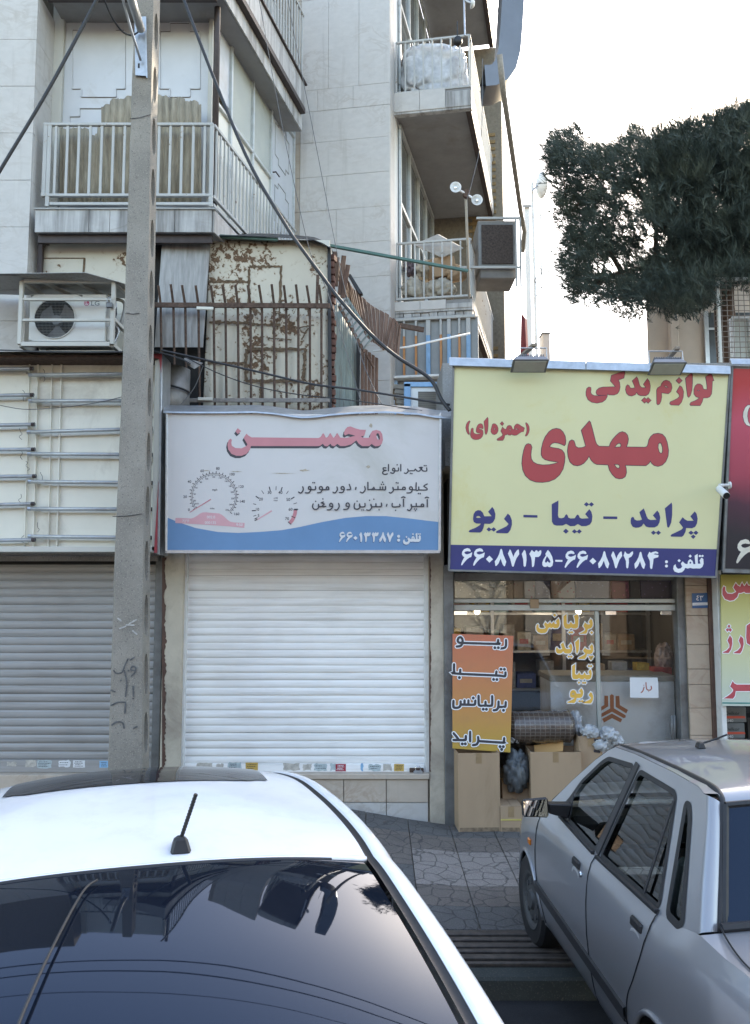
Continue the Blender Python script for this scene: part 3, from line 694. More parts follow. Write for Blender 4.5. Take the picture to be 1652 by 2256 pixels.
S9 = ['1553,95 1553,130 1510,130 1492,108 1470,92 1500,90 1470,130 1440,130 1420,110 1405,128 1370,128 1340,130 1330,108','1330,108 1335,135 1312,160 1290,155','1248,55 1248,130','1220,95 1218,128 1185,130 1165,130','1165,130 1150,122 1158,100 1175,105 1178,130 1160,158 1128,152','1103,55 1103,130','1072,95 1042,95 1045,118 1075,125 1042,135 1035,160 1060,172 1090,165',
 '1560,285 1520,310 1555,335 1550,355 1460,355','1460,355 1460,320','1460,355 1430,355 1430,270','1430,355 1380,352 1352,345 1358,320 1378,322 1385,345 1368,385 1320,390','1300,350 1270,350 1275,325 1298,325 1300,350','1270,350 1200,350 1160,350 1155,325','1158,330 1160,365 1130,392 1112,385','1215,350 1215,315',
 '1068,315 1065,352 1035,352 1005,352 945,350 930,325 912,345 860,352','860,352 860,265','1035,320 1035,352','1005,320 1005,352','945,350 905,352','822,315 828,355 797,390 770,380','720,325 714,350','640,290 657,345 615,352','580,350 547,345 548,320 572,318 582,350 560,385 525,385','495,320 500,355 472,390 448,382',
 '398,350 370,350 374,322 395,322 398,350','370,350 330,352 292,348 292,320 318,320 325,350 300,385 265,388','242,315 240,350 185,350 162,345 162,318 182,318 188,350 165,388 122,388','92,318 98,355 70,392 42,380',
 '1560,470 1560,555','1535,450 1555,440 1575,448','1518,550 1490,550 1494,525 1515,525 1518,550','1490,550 1430,550 1375,550 1370,525','1430,515 1430,550','1372,530 1378,562 1352,598 1328,588','1280,465 1280,550','1258,445 1278,437 1298,445','1235,525 1235,550 1160,555 1145,538 1148,515','1085,525 1078,548',
 '1018,510 1018,550 955,552 905,552 895,525','897,530 905,562 880,595 845,590','955,518 955,552','825,515 822,552 765,552 762,520','763,525 768,560 740,582 705,575 698,545 705,515','635,550 605,545 608,515 632,512 642,545 620,580 575,585','515,515 522,552 495,592 470,588','440,550 412,545 415,518 435,515 447,547 420,585 382,590','365,550 320,550 345,522 312,508 335,498','320,550 280,552 278,525','279,530 282,560 255,585 220,578 208,550 215,520']
D9 = pts('1525,70 1545,70 1362,160 1379,163 1205,60 1455,398 1477,400 1195,272 1215,275 1020,290 1045,290 1033,265 212,270 232,272 1410,580 1432,582 1420,600 1187,597 992,590 930,465 880,478 790,592 810,592 733,488 330,462 245,490')
w9 = (src2(sfm, T9, (800,300)) - src2(sfm, T9, (807.5,300))).length
print_strokes(sm_, sfm, T9, [pts(s) for s in S9], w9, M['print_dark'], .0016, D9, w9*1.15, sm=3)
# dials (coordinates in the zoom of region 680,1840 at 3.059)
TD = (680, 1840, 1652/540)
def dial(cx, cy, r, a0, a1, n, tick, wide, every, ring=True):
    st = []
    for i in range(n+1):
        a = R(a0 + (a1-a0)*i/n); L = tick * (1.5 if i % every == 0 else .8)
        st.append([(cx + r*math.cos(a), cy - r*math.sin(a)), (cx + (r+L)*math.cos(a), cy - (r+L)*math.sin(a))])
    return st
arc = lambda cx, cy, r, a0, a1, n=40: [(cx + r*math.cos(R(a0+(a1-a0)*i/n)), cy - r*math.sin(R(a0+(a1-a0)*i/n))) for i in range(n+1)]
wz = w9 * 2.95 / TD[2] / 7.5          # one zoom pixel
wz = (src2(sfm, TD, (300,300)) - src2(sfm, TD, (301,300))).length
cx, cy = 538, 445
print_strokes(sm_, sfm, TD, [arc(cx, cy, 279, 213, -44), arc(cx, cy, 263, 213, -44)], 2.2*wz, M['print_dark'], .0015, sm=0, name='dial_ring')
print_strokes(sm_, sfm, TD, dial(cx, cy, 282, 213, -44, 32, 15, 4, 2), 4*wz, M['print_dark'], .0016, sm=0, name='dial_ticks')
print_strokes(sm_, sfm, TD, dial(cx, cy, 250, 213, -44, 26, 9, 4, 2), 2.5*wz, M['print_dark'], .0016, sm=0, name='dial_ticks')
def num(s, x, y, h, m='print_dark', bold=.012): print_text(sm_, sfm, s, (TD[0]+x/TD[2])*K, (TD[1]+y/TD[2])*K, h/TD[2]*K, M[m], .0016, bold)
for s, x, y in (('0',232,612),('20',185,453),('40',238,268),('60',394,136),('80',586,107),('100',758,178),('120',868,328),('140',883,510),('160',815,663)): num(s, x, y, 33)
for s, x, y in (('0',325,580),('20',305,500),('40',303,420),('60',325,342),('80',380,275),('100',448,233),('120',533,211),('140',614,222),('160',687,262),('180',738,323),('200',762,395),('220',766,474),('240',742,548),('260',698,612)): num(s, x, y, 19)
num('mph', 548, 366, 26); num('km/h', 328, 535, 18); num('miles', 518, 595, 20)
print_outline(sm_, sfm, TD, PL('245,635 495,478 505,488 300,612 240,650'), M['print_pink'], .0024, name='needle')
print_outline(sm_, sfm, TD, PL('66,710 160,712 255,717 290,708 330,685 370,655 400,643 440,641 540,650 600,655 630,668 665,695 700,730 735,755 780,765 914,772 910,833 700,812 400,792 66,772'), M['print_palepink'], .0012, name='odometer_panel')
for s, x, y in (('72\u00b0F',192,750),('002.0',502,702),('000135',495,770),('9:50',850,795)): num(s, x, y, 33, 'print_grey')
st = []
for a, L, wd in ((205,30,1),(197,34,1),(183,38,2),(165,34,1),(145,42,2),(125,42,1),(104,44,2),(87,44,1),(72,44,2),(54,40,1),(33,40,2),(17,40,1),(1,40,2)):
    st.append([(1284 + 240*math.cos(R(a)), 608 - 240*math.sin(R(a))), (1284 + (240+L)*math.cos(R(a)), 608 - (240+L)*math.sin(R(a)))])
print_strokes(sm_, sfm, TD, st[::2], 6*wz, M['print_dark'], .0016, sm=0, name='dial_ticks'); print_strokes(sm_, sfm, TD, st[1::2], 3.5*wz, M['print_dark'], .0016, sm=0, name='dial_ticks')
for s, x, y in (('5',1083,682),('10',1067,608),('20',1113,482),('30',1217,400),('40',1351,400),('50',1447,487),('60',1475,607),('70',1432,720)): num(s, x, y, 36)
num('x100', 1295, 467, 18); num('1/min', 1292, 497, 17)
print_outline(sm_, sfm, TD, PL('1512,612 1557,612 1552,660 1535,710 1512,755 1480,790 1448,758 1478,725 1500,680 1510,645'), M['print_pink'], .0014, name='red_zone')
print_strokes(sm_, sfm, TD, [pts('1513,612 1557,614'), pts('1490,690 1530,708'), pts('1447,760 1478,788')], 5*wz, M['print_dark'], .002, sm=0, name='dial_ticks')
print_outline(sm_, sfm, TD, PL('1050,735 1240,615 1252,630 1062,742'), M['print_palepink'], .002, name='needle'); print_strokes(sm_, sfm, TD, [pts('1040,742 1065,730')], 6*wz, M['print_dark'], .0026, sm=0, name='needle_tip')
T8 = (1330, 2110, 1652/380)
num8 = []
for d, bx in (('6',(115,75,222,255)),('6',(238,75,350,255)),('0',(362,150,437,218)),('1',(467,82,518,257)),('3',(545,82,662,257)),('3',(682,82,800,257)),('8',(812,82,932,257)),('7',(945,82,1060,257)),('telefon',(1225,92,1540,300))): num8 += fit(G[d], bx, T8)
num8 += [circ(1150,155,26), circ(1150,222,26)]
print_outline(sm_, sfm, T8, num8, M['shadowblue'], .0012, shift=sh2(sfm, T8, -9, 17), name='letter_shadow'); print_outline(sm_, sfm, T8, num8, M['print_grey'], .002)
# scuffs and old glue on the fabric
r = random.Random(5)
for (u, v, w_, h_) in ((817,937,4,6),(811,1029,5,4),(455,1037,9,1.5),(520,1039,16,1.2),(670,1036,14,3),(620,1043,30,1)):
    P_ = [q(u + w_*math.cos(k*.6283)*r.uniform(.4,1.1), v + h_*math.sin(k*.6283)*r.uniform(.4,1.1), .0026) for k in range(10)]
    MB().poly(P_).build('glue_mark', plain('old_glue', (.40,.34,.26), .8, 0, .3, 60), sm_, recalc=False)

# ------------------------------------------------------------ the yellow sign (spare parts), leaning out at the top
A_, B_, C_ = at(990, 1256, 7.12), at(1577, 1272, 7.12), at(1000, 806, 6.93)
py_ = Plane(A_, (B_-A_).cross(C_-A_)); sfy = Surf(py_)
q = lambda u, v, off=0: sfy.t3(sfy.t2(u, v), off)
sy = thing('shop_sign', (A_+B_)/2 + Vector((0,.2,0)), 'pale yellow sign with big red lettering and navy phone band', 'shop sign')
c4 = [q(1000, 806), q(1606, 824), q(1576, 1270), q(990, 1255)]
b = MB(); b.slab([c - sfy.n*.004 for c in c4], (0, .16, 0)); b.build('case', M['steelpost'], sy)
b = MB(); b.poly([q(1000, 806), q(1606, 824), q(1580, 1210), q(991.5, 1200)]); b.build('face_panel', M['yellowvinyl'], sy, recalc=False)
b = MB(); b.poly([q(991.5, 1200), q(1580, 1210), q(1576, 1270), q(990, 1255)]); b.build('navy_band', M['navyprint'], sy, recalc=False)
for a, c in (((999,804),(989,1256)), ((1607,822),(1577,1272)), ((988,1256.5),(1578,1271.5))): frame_bar(sy, 'frame_bar', q(*a), q(*c), .018, .02, M['steelpost'])
b = MB()
for (ua, va), (ub, vb) in (((989,797),(1290,806)), ((1291,806),(1610,816))):
    P_ = [at(ua, va-11, 7.05), at(ub, vb-11, 7.05)]; 
    b.hexa([at(ua, va-10, 6.90), at(ub, vb-10, 6.90), at(ub, vb-4, 7.1), at(ua, va-4, 7.1)], [at(ua, va+9, 6.88), at(ub, vb+9, 6.88), at(ub, vb+8, 7.1), at(ua, va+8, 7.1)])
b.build('top_rail', M['galv'], sy, bevel=.006)
print_outline(sy, sfy, (2080,1670,1652/620), G_mahdi, M['redprint'], .0022, (.0055, M['lineprint']))
print_outline(sy, sfy, (2320,1480,2.95), G_lavazem, M['redprint'], .0022, (.0042, M['lineprint']))
print_outline(sy, sfy, (1850,1660,5.9), G_hamze, M['redprint'], .0022, (.003, M['lineprint']))
T4 = (1860, 1990, 3.304)
sh = [([(x+1520, y) for x, y in o], hs) for o, hs in G_pride]
print_outline(sy, sfy, T4, G_rio + G_tiba + G_dash + sh, M['navyprint'], .0018)
T5, T6 = (1830,2180,1652/410), (2220,2180,1652/620)
print_outline(sy, sfy, T5, G['6'] + fit(G['6'], (252,52,437,333), T5) + G['0'] + G['8'] + G['7'] + G['1'] + G['3'] + G['5'] + PL('1575,240 1690,243 1690,273 1575,270'), M['whiteprint'], .0018)
p6 = []
for d, bx in (('6',(103,60,222,243)),('6',(230,60,350,243)),('0',(366,137,440,208)),('8',(458,65,578,250)),('7',(597,67,715,250)),('2',(730,68,832,252)),('8',(845,72,963,255)),('4',(985,68,1103,257))): p6 += fit(G[d], bx, T6)
print_outline(sy, sfy, T6, p6 + G['telefon'] + [circ(1187,180,16), circ(1187,225,16)], M['whiteprint'], .0018)
# floodlights on top of the yellow sign
for k, (u0, v0, u1, v1, lab) in enumerate(((1126,785,1207,821,'grey slim floodlight over the left end of the yellow sign'), (1431,792,1508,826,'grey slim floodlight over red lettering of the yellow sign'))):
    f = thing('floodlight', at((u0+u1)/2, v0, 6.85), lab, 'floodlight', 'floodlights on the yellow sign')
    e1 = Vector((1, 0, 0)); w_ = (u1-u0)/FPX*6.75
    cpt = at((u0+u1)/2, (v0+v1)/2 + 4, 6.70); ax = Vector((0, -.42, -.9)).normalized(); bx = ax.cross(e1).normalized()
    def pq(a, c, d): return cpt + e1*a + bx*c + ax*d
    hw, hh = w_*.5, .085
    b = MB(); b.hexa([pq(-hw*.8,-hh*.8,-.05), pq(hw*.8,-hh*.8,-.05), pq(hw*.8,hh*.8,-.05), pq(-hw*.8,hh*.8,-.05)], [pq(-hw,-hh,0), pq(hw,-hh,0), pq(hw,hh,0), pq(-hw,hh,0)])
    b.build('housing', M['duct'], f, bevel=.004)
    MB().hexa([pq(-hw*.86,-hh*.78,-.002), pq(hw*.86,-hh*.78,-.002), pq(hw*.86,hh*.78,-.002), pq(-hw*.86,hh*.78,-.002)], [pq(-hw*.86,-hh*.78,.004), pq(hw*.86,-hh*.78,.004), pq(hw*.86,hh*.78,.004), pq(-hw*.86,hh*.78,.004)]).build('lens', plain('frosted_lamp_lens', (.40,.41,.36), .2, 0, .08, 12), f)
    b = MB()
    for i in range(16): xx = -hw*.75 + hw*1.5*i/15; b.hexa([pq(xx-.0025,-hh*.7,-.051), pq(xx+.0025,-hh*.7,-.051), pq(xx+.0025,hh*.7,-.051), pq(xx-.0025,hh*.7,-.051)], [pq(xx-.0025,-hh*.7,-.08), pq(xx+.0025,-hh*.7,-.08), pq(xx+.0025,hh*.7,-.08), pq(xx-.0025,hh*.7,-.08)])
    b.build('cooling_fins', M['duct'], f)
    b = MB(); z1 = at(826, v0-14, 6.78).z; xl, xr = pq(-hw*.98,0,-.02), pq(hw*.98,0,-.02)
    b.tube([xl, (xl.x, xl.y+.02, z1), (xr.x, xr.y+.02, z1), xr], .006, 6); b.build('yoke', M['galv'], f)
    MB().bar(at(u0+12+20*k, v0+8, 7.2), at(u0+52+10*k, v0-26, 6.72), .04, .025).build('support_arm', plain('weathered_arm', (.25,.2,.15), .8), f, bevel=.003)
# security camera between the signs
cc = thing('security_camera', at(1600, 1065, 7.02), 'small white bullet camera beside the right edge of the yellow sign', 'camera')
b = MB(); p0, p1 = at(1606, 1069, 6.98), at(1585, 1069, 6.90); b.tube([p0, p1], .014, 10); b.lathe(p0 + Vector((.01,.0,0)), [(0,-.012),(.03,-.012),(.032,0),(.0,.0)], 'x', 14); b.build('bracket', M['white_metal'], cc, smooth=False)
b = MB(); p2, p3 = at(1583, 1076, 6.88), at(1600, 1092, 6.74); b.tube([p2, p2.lerp(p3,.1), p3], [.026,.031,.031], 12); smooth_by_angle(b.build('housing', M['white_metal'], cc))
b = MB(); d_ = (p3-p2).normalized(); b.tube([p3 + d_*.001, p3 + d_*.006], .028, 12); b.build('lens', M['black'], cc)

# ------------------------------------------------------------ right-hand neighbour: red and black sign, yellow poster, posts, batteries
sr = thing('shop_sign', at(1660, 1250, 7.2), 'red to black sign with a cream numeral, cut off at the right edge', 'shop sign')
A2, B2, C2 = at(1592, 1262, 7.08), at(1700, 1265, 7.08), at(1614, 806, 6.93)
prd = Plane(A2, (B2-A2).cross(C2-A2)); sfr = Surf(prd); qr = lambda u, v, off=0: sfr.t3(sfr.t2(u, v), off)
t = NT('red_fading_to_black_print'); co = t.co(); sep = t.n('SeparateXYZ'); t.l(co, sep.inputs[0])
zz0, zz1 = qr(1650, 1250).z, qr(1650, 806).z
mr = t.n('MapRange'); mr.inputs['From Min'].default_value = zz0; mr.inputs['From Max'].default_value = zz1; t.l(sep.outputs['Z'], mr.inputs['Value'])
ad = t.n('Math', operation='ADD'); t.l(mr.outputs[0], ad.inputs[0]); mu = t.n('Math', operation='MULTIPLY'); t.l(t.noise(t.co(2,2,.6), 2, 3), mu.inputs[0]); mu.inputs[1].default_value = .12; t.l(mu.outputs[0], ad.inputs[1])
c = t.ramp(ad.outputs[0], [(.22, (.012,.012,.02)), (.38, (.06,.015,.035)), (.52, (.33,.04,.07)), (.78, (.47,.06,.10)), (.97, (.40,.02,.02))]); t.base(c); t.set(Roughness=.4)
b = MB(); b.slab([qr(1596,1256,-.005), qr(1800,1260,-.005), qr(1800,812,-.005), qr(1612,806,-.005)], (0,.2,0)); b.build('case', M['steelpost'], sr)
b = MB(); b.poly([qr(1598,1252), qr(1790,1258), qr(1790,816), qr(1615,812)]); b.build('face_panel', t.m, sr, recalc=False)
frame_bar(sr, 'frame_bar', qr(1612,806), qr(1593,1258), .02, .03, M['steelpost']); frame_bar(sr, 'frame_bar', qr(1592,1258), qr(1800,1264), .02, .03, M['steelpost'])
b = MB(); b.hexa([at(1607,790,6.9), at(1800,793,6.9), at(1800,790,7.15), at(1607,790,7.15)], [at(1612,803,6.88), at(1800,806,6.88), at(1800,806,7.15), at(1612,803,7.15)]); b.build('top_rail', M['galv'], sr, bevel=.005)
T12 = (2720, 1400, 632/280.0); cr = plain('cream_print', (.62,.58,.48), .5)
print_outline(sr, sfr, T12, fit(G['6'], (508,1708,650,1925), T12), cr, .0018, (.003, M['lineprint']))
print_outline(sr, sfr, T12, PL('632,498 612,500 590,520 572,560 568,600 580,650 600,678 632,690 632,675 615,650 607,600 610,560 620,530 632,515'), cr, .0018, (.004, M['lineprint']))
# small details kept in the gap: steel side flange of the sign row
sp_ = thing('poster_board', at(1640, 1560, 7.35), 'yellow board with red white-edged lettering at the right edge', 'poster')
pp = Plane(at(1640, 1400, 7.4), (0,-1,0)); sfp = Surf(pp); qp = lambda u, v, off=0: sfp.t3(sfp.t2(u, v), off)
t = NT('yellow_to_pale_green_print'); sep = t.n('SeparateXYZ'); t.l(t.co(), sep.inputs[0]); mr = t.n('MapRange'); mr.inputs['From Min'].default_value = qp(1640,1550).z; mr.inputs['From Max'].default_value = qp(1640,1270).z; t.l(sep.outputs['Z'], mr.inputs['Value'])
t.base(t.ramp(mr.outputs[0], [(0, (.50,.55,.47)), (.45, (.55,.55,.30)), (1, (.42,.36,.06))])); t.set(Roughness=.45)
b = MB(); b.slab([qp(1588,1266,-.002), qp(1800,1266,-.002), qp(1800,1557,-.002), qp(1591,1555,-.002)], (0,.02,0)); b.build('board', t.m, sp_)
T13 = (2740, 2280, 815/260.0)
G13 = PL('635,165 660,195 690,210 705,175 715,160 730,190 745,205 765,175 775,160 790,195 830,200 830,290 760,290 740,275 700,290 670,290 655,340 610,380 560,388 500,365 468,310 468,240 485,205 503,215 505,260 530,295 590,300 640,275 605,220',
 '508,748 530,730 548,745 568,730 588,752 568,778 548,758 530,775', '530,705 550,685 570,705 550,727', '562,820 590,860 592,930 575,1000 545,1042 475,1040 475,1030 520,1010 555,970 555,935 530,885', '697,828 730,860 735,930 715,1010 690,1048 615,1045 615,1032 660,1010 695,970 695,940 672,885', '840,650 770,700 765,850 775,920 840,955', '595,1395 620,1425 650,1437 830,1437 830,1520 635,1520 625,1580 600,1615 480,1612 520,1590 570,1555 600,1520 602,1500 565,1460')
print_outline(sp_, sfp, T13, G13, plain('rose_red_print', (.46,.07,.085), .45), .0025, (.007, M['whiteprint']))
MB().poly([qp(1591,1547,.001), qp(1800,1549,.001), qp(1800,1552,.001), qp(1591,1550,.001)]).build('stripe', plain('teal_print', (.04,.22,.2), .5), sp_, recalc=False)
# ------------------------------------------------------------ the apartment building above the shops
DEP = R(13.2)                     # its depth lines run back this far to the right
bld = thing('apartment_building', at(300, 700, 8.3), 'pale stone apartment building with railed balconies above the shops', 'building')
def dpl(p): return Plane(p, (math.cos(DEP), -math.sin(DEP), 0))    # plane along the depth direction through p
DV = Vector((math.sin(DEP), math.cos(DEP), 0))
# left wall: stone slabs on a core
WY = 8.0
xc = at(74, 258, WY).x
core = MB().box(-8, xc-.02, WY+.035, 8.6, 2.0, 11); core.build('wall_core', M['mortar'], bld)
vj = [-16, 87, 190, 293, 397, 500, 603, 707, 811]
for i in range(len(vj)-1):
    z1, z0 = zat(vj[i], WY) - .0015, zat(vj[i+1], WY) + .0015
    for (xa, xb) in ((-8, -5.4), (-5.4, -4.25), (-4.25, xc)):
        if xb < -4.6: continue
        MB().box(xa+.0015, xb-.0015, WY-.001*(i % 2), WY+.034, z0, z1).build('stone_slab', M['trav'], bld, bevel=.002)
    MB().box(xc-.019, xc+.0, WY+.0355, 8.55, z0, z1).build('stone_slab', M['trav'], bld, bevel=.002)
# rear mass that closes the building behind the bay
PYb = 8.47
xbL, xbR = xc, at(466, 300, PYb).x
MB().box(-8, xbR - .05, 8.62, 12.5, 2.0, 11).build('rear_mass', M['soffit'], bld)
# bay front: white panelled screen in a cream frame
MB().box(xbL, xbR-.02, PYb+.03, PYb+.1, zat(470, PYb), 11).build('screen_board', M['door_white'], bld)
for (u0, u1) in ((113, 138), (459, 468)):
    xa, xb = at(u0, 200, PYb).x, at(u1, 200, PYb).x
    MB().box(xa, xb, PYb-.03, PYb+.03, zat(470, PYb), 11).build('frame_post', M['creampaint'], bld, bevel=.004)
MB().box(at(138,20,PYb).x+.002, at(459,20,PYb).x-.002, PYb-.02, PYb+.03, zat(28, PYb), zat(8, PYb)).build('frame_beam', M['creampaint'], bld, bevel=.004)
MB().box(at(138,5,PYb).x+.002, at(459,5,PYb).x-.002, PYb+.01, PYb+.03, zat(8, PYb), 11).build('upper_board', M['white_wall'], bld)
def stepped(u0, v0, u1, v1, su, sv, Y):
    """raised beading with stepped corners, as a row of short bars"""
    Pp = [(u0+su,v0),(u1-su,v0),(u1-su,v0+sv),(u1,v0+sv),(u1,v1-sv),(u1-su,v1-sv),(u1-su,v1),(u0+su,v1),(u0+su,v1-sv),(u0,v1-sv),(u0,v0+sv),(u0+su,v0+sv)]
    b = MB(); b2 = MB()
    for i in range(12):
        a, c = at(*Pp[i], Y), at(*Pp[(i+1) % 12], Y); b.bar(a, c, .012, .012); b2.bar(a + Vector((.003,.004,-.008)), c + Vector((.003,.004,-.008)), .008, .006)
    o = b.build('beading', M['door_white'], bld); b2.build('shadow_gap', M['groove'], o)  # dark offset bars put the beading's shadow into colour
stepped(159, 47, 275, 213, 20, 18, PYb+.024); stepped(352, 50, 440, 213, 22, 18, PYb+.024); stepped(153, 238, 275, 330, 22, 18, PYb+.024)
# fibre-cement sheets behind the rail
def corr_sheet(name, ua, ub, vtop, vbot, Y, mat, amp, pitch_px, seed, parent, jag=4):
    r = random.Random(seed); n = int((ub-ua)/pitch_px*8); top = []; x = 0; lvl = 0
    for i in range(n+1):
        if i % 5 == 0: lvl = r.uniform(-jag, jag)
        u = ua + (ub-ua)*i/n; ph = 2*math.pi*(u-ua)/pitch_px
        vt = (vtop(u) if callable(vtop) else vtop) + lvl
        top.append((u, vt, amp*math.sin(ph)))
    b = MB(); rows = []
    for k in range(5):
        rows.append([at(u, vt + (vbot-vt)*k/4, Y) + Vector((0, d, 0)) for u, vt, d in top])
    b.grid(rows); o = b.build(name, mat, parent, recalc=False, smooth=True)
    md = o.modifiers.new('thick', 'SOLIDIFY'); md.thickness = .006
    return o
for i, (ua, ub, vt, lab) in enumerate(((131,222,lambda u: 283 + (14 if 195 < u < 215 else 0),'left olive corrugated sheet standing low behind balcony rail'), (223,300,lambda u: 232 - (u-223)*.35,'tall brown corrugated sheet half behind the concrete pole'), (340,444,lambda u: 208 + (u-340)*.19,'brown corrugated sheet right of the pole behind balcony rail'))):
    o = corr_sheet('corrugated_sheet', ua, ub, vt, 449, 8.30 - .02*i, M['asbestos'], .013, 15.5, i+1, None); tag(o, lab, 'corrugated sheet', 'corrugated sheets on the balcony')
# front balcony: slab, fascia, rails
bal = bpy.data.objects.new('balcony', None); COL.objects.link(bal); bal.location = at(280, 480, 8.2); par(bal, bld)
RY = 8.10
S2p = dpl(at(470, 275, RY)); Sp = dpl(at(468, 300, PYb))
zf1, zf0 = zat(463, 7.97), zat(512, 7.97)
xl, xr = at(77, 488, 7.97).x, at(467, 488, 7.97).x
def along(p, d): return Vector(p) + DV*d
far = 2.75
foot = [Vector((xl, 7.99, 0)), Vector((xr, 7.99, 0)), along((xr, 7.99, 0), far), Vector((xl, 7.99 + far*math.cos(DEP), 0))]
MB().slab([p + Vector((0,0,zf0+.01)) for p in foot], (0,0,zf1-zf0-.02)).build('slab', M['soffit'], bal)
us = [77, 196, 242, 300, 385, 467]
for i in range(5):
    xa, xb = at(us[i], 488, 7.97).x+.002, at(us[i+1], 488, 7.97).x-.002
    MB().box(xa, xb, 7.965, 7.989, zf0, zf1).build('stone_slab', M['trav_dirty'], bal, bevel=.002)
for i in range(4):
    a, c = along((xr+.024, 7.968, 0), far*i/4 + .003), along((xr+.024, 7.968, 0), far*(i+1)/4 - .003)
    MB().hexa([a + Vector((-.02,.005,zf0)), a + Vector((0,0,zf0)), a + Vector((0,0,zf1)), a + Vector((-.02,.005,zf1))], [c + Vector((-.02,.005,zf0)), c + Vector((0,0,zf0)), c + Vector((0,0,zf1)), c + Vector((-.02,.005,zf1))]).build('stone_slab', M['trav_dirty'], bal, bevel=.002)
MB().box(xl-.005, xr+.04, 7.945, 8.06, zf1+.001, zat(458, 7.95)).build('ledge', M['rail'], bal, bevel=.004)
MB().box(xl+.01, xr-.01, 8.03, 8.07, zat(532, 8.0), zf0-.001).build('edge_beam', M['darkpipe'], bal)
def zr(v): return at(280, v, RY).z
xa, xb = at(96, 300, RY).x, at(470, 300, RY).x
MB().box(xa, xb, RY-.02, RY+.02, zr(278), zr(272)).build('rail', M['rail'], bal, bevel=.004)
MB().box(xa, xb, RY-.02, RY+.02, zr(434), zr(428)).build('rail', M['rail'], bal, bevel=.004)
MB().box(at(110,450,RY).x, xb, RY-.02, RY+.02, zr(453.5), zr(447)).build('rail', M['rail'], bal, bevel=.004)
for u in (99, 108, 466): 
    x_ = at(u, 350, RY).x; MB().box(x_-.02, x_+.02, RY-.016, RY+.016, zr(456 if u != 99 else 434), zr(277)).build('post', M['rail'], bal, bevel=.003)
bme = MB().box(-.013, .013, -.009, .009, 0, zr(277)-zr(433)).mesh('baluster', .002); bme.materials.append(M['rail'])
for k in range(14): link('baluster', bme, None, bal, (at(122 + 25.25*k, 350, RY).x, RY, zr(432)))
# bay side: rail along the depth direction
def sp2(d, z, off=0): p = S2p.p + DV*d; return Vector((p.x + off*math.cos(DEP), p.y - off*math.sin(DEP), z))
zt_, zb_ = zr(275), zr(431)
Lr = 2.62
for z in (zt_, zb_, zr(450)): MB().bar(sp2(.02, z), sp2(Lr, z), .035, .035).build('rail', M['rail'], bal, bevel=.004)
for k in range(24):
    p = sp2(.085 + .106*k, zb_); link('baluster', bme, None, bal, p, (0, 0, R(90) - DEP))
# glazed side screen of the bay: frame, panes, door
scr = bpy.data.objects.new('glazed_screen', None); COL.objects.link(scr); scr.location = Sp.p; par(scr, bld)
def ss(u, v): p = Sp.hit(u, v) - Sp.p; return p.dot(DV), p.z + Sp.p.z           # -> distance along, height
def P3(d, z, off=0): p = Sp.p + DV*d; return Vector((p.x + off*math.cos(DEP), p.y - off*math.sin(DEP), z))
d0, dA, dB, dC, dE = 0.02, ss(509, 150)[0], ss(557, 200)[0], ss(597, 260)[0], ss(647, 330)[0]
zhead, ztr, zsill = ss(509, 5)[1], ss(513, 82)[1], ss(516, 282)[1]
zfl = zf1
def pane(d1, d2, z1, z2, mat, name, off=-.01, th=.012): return MB().hexa([P3(d1,z1,off-th), P3(d1,z1,off), P3(d1,z2,off), P3(d1,z2,off-th)], [P3(d2,z1,off-th), P3(d2,z1,off), P3(d2,z2,off), P3(d2,z2,off-th)]).build(name, mat, scr)
pane(d0, dA, ztr-.9, zhead+.3, M['door_white'], 'white_panel')
pane(dA, dB, zsill, ztr, M['frosted'], 'pane'); pane(dB, dC, zsill, ztr, M['frosted'], 'pane')
pane(dA, dB, ztr, zhead, M['paneldark'], 'pane'); pane(dB, dE, ztr, zhead, M['paneldark'], 'pane')
pane(d0, dC, zfl, zsill, M['cream'], 'apron_panel')
dr = pane(dC, dE, zfl, ztr, M['door_white'], 'door')
def fbar(da, za, db, zb2, w=.04): MB().bar(P3(da, za, .002), P3(db, zb2, .002), w, .045, up=(math.cos(DEP), -math.sin(DEP), 0)).build('frame_bar', M['paleblue_frame'], scr, bevel=.004)
for d in (dA, dB, dC, dE): fbar(d, zfl, d, zhead)
for d, c in ((d0, dE),): fbar(d, zhead, c, zhead, .05); fbar(d, ztr, c, ztr)
fbar(d0, zsill, dC, zsill)
dm, zm_ = (dC+dE)/2, (zfl+ztr)/2
for zc, hh in ((ztr-.42, .3), (ztr-1.3, .32)):
    w1, w2 = (dE-dC)*.3, (dE-dC)*.16
    Pp = [(dm-w1,zc+hh-.08),(dm-w2,zc+hh-.08),(dm-w2,zc+hh),(dm+w2,zc+hh),(dm+w2,zc+hh-.08),(dm+w1,zc+hh-.08),(dm+w1,zc-hh+.08),(dm+w2,zc-hh+.08),(dm+w2,zc-hh),(dm-w2,zc-hh),(dm-w2,zc-hh+.08),(dm-w1,zc-hh+.08)]
    b = MB()
    for i in range(12): b.bar(P3(*Pp[i], -.006), P3(*Pp[(i+1) % 12], -.006), .008, .008)
    b.build('door_beading', plain('grey_beading', (.34,.34,.33), .6), dr)
MB().tube([P3(dC+.07, ztr-.95, 0), P3(dC+.07, ztr-.95, .05), P3(dC+.2, ztr-.95, .05)], .01, 6).build('door_handle', M['darkpipe'], dr)
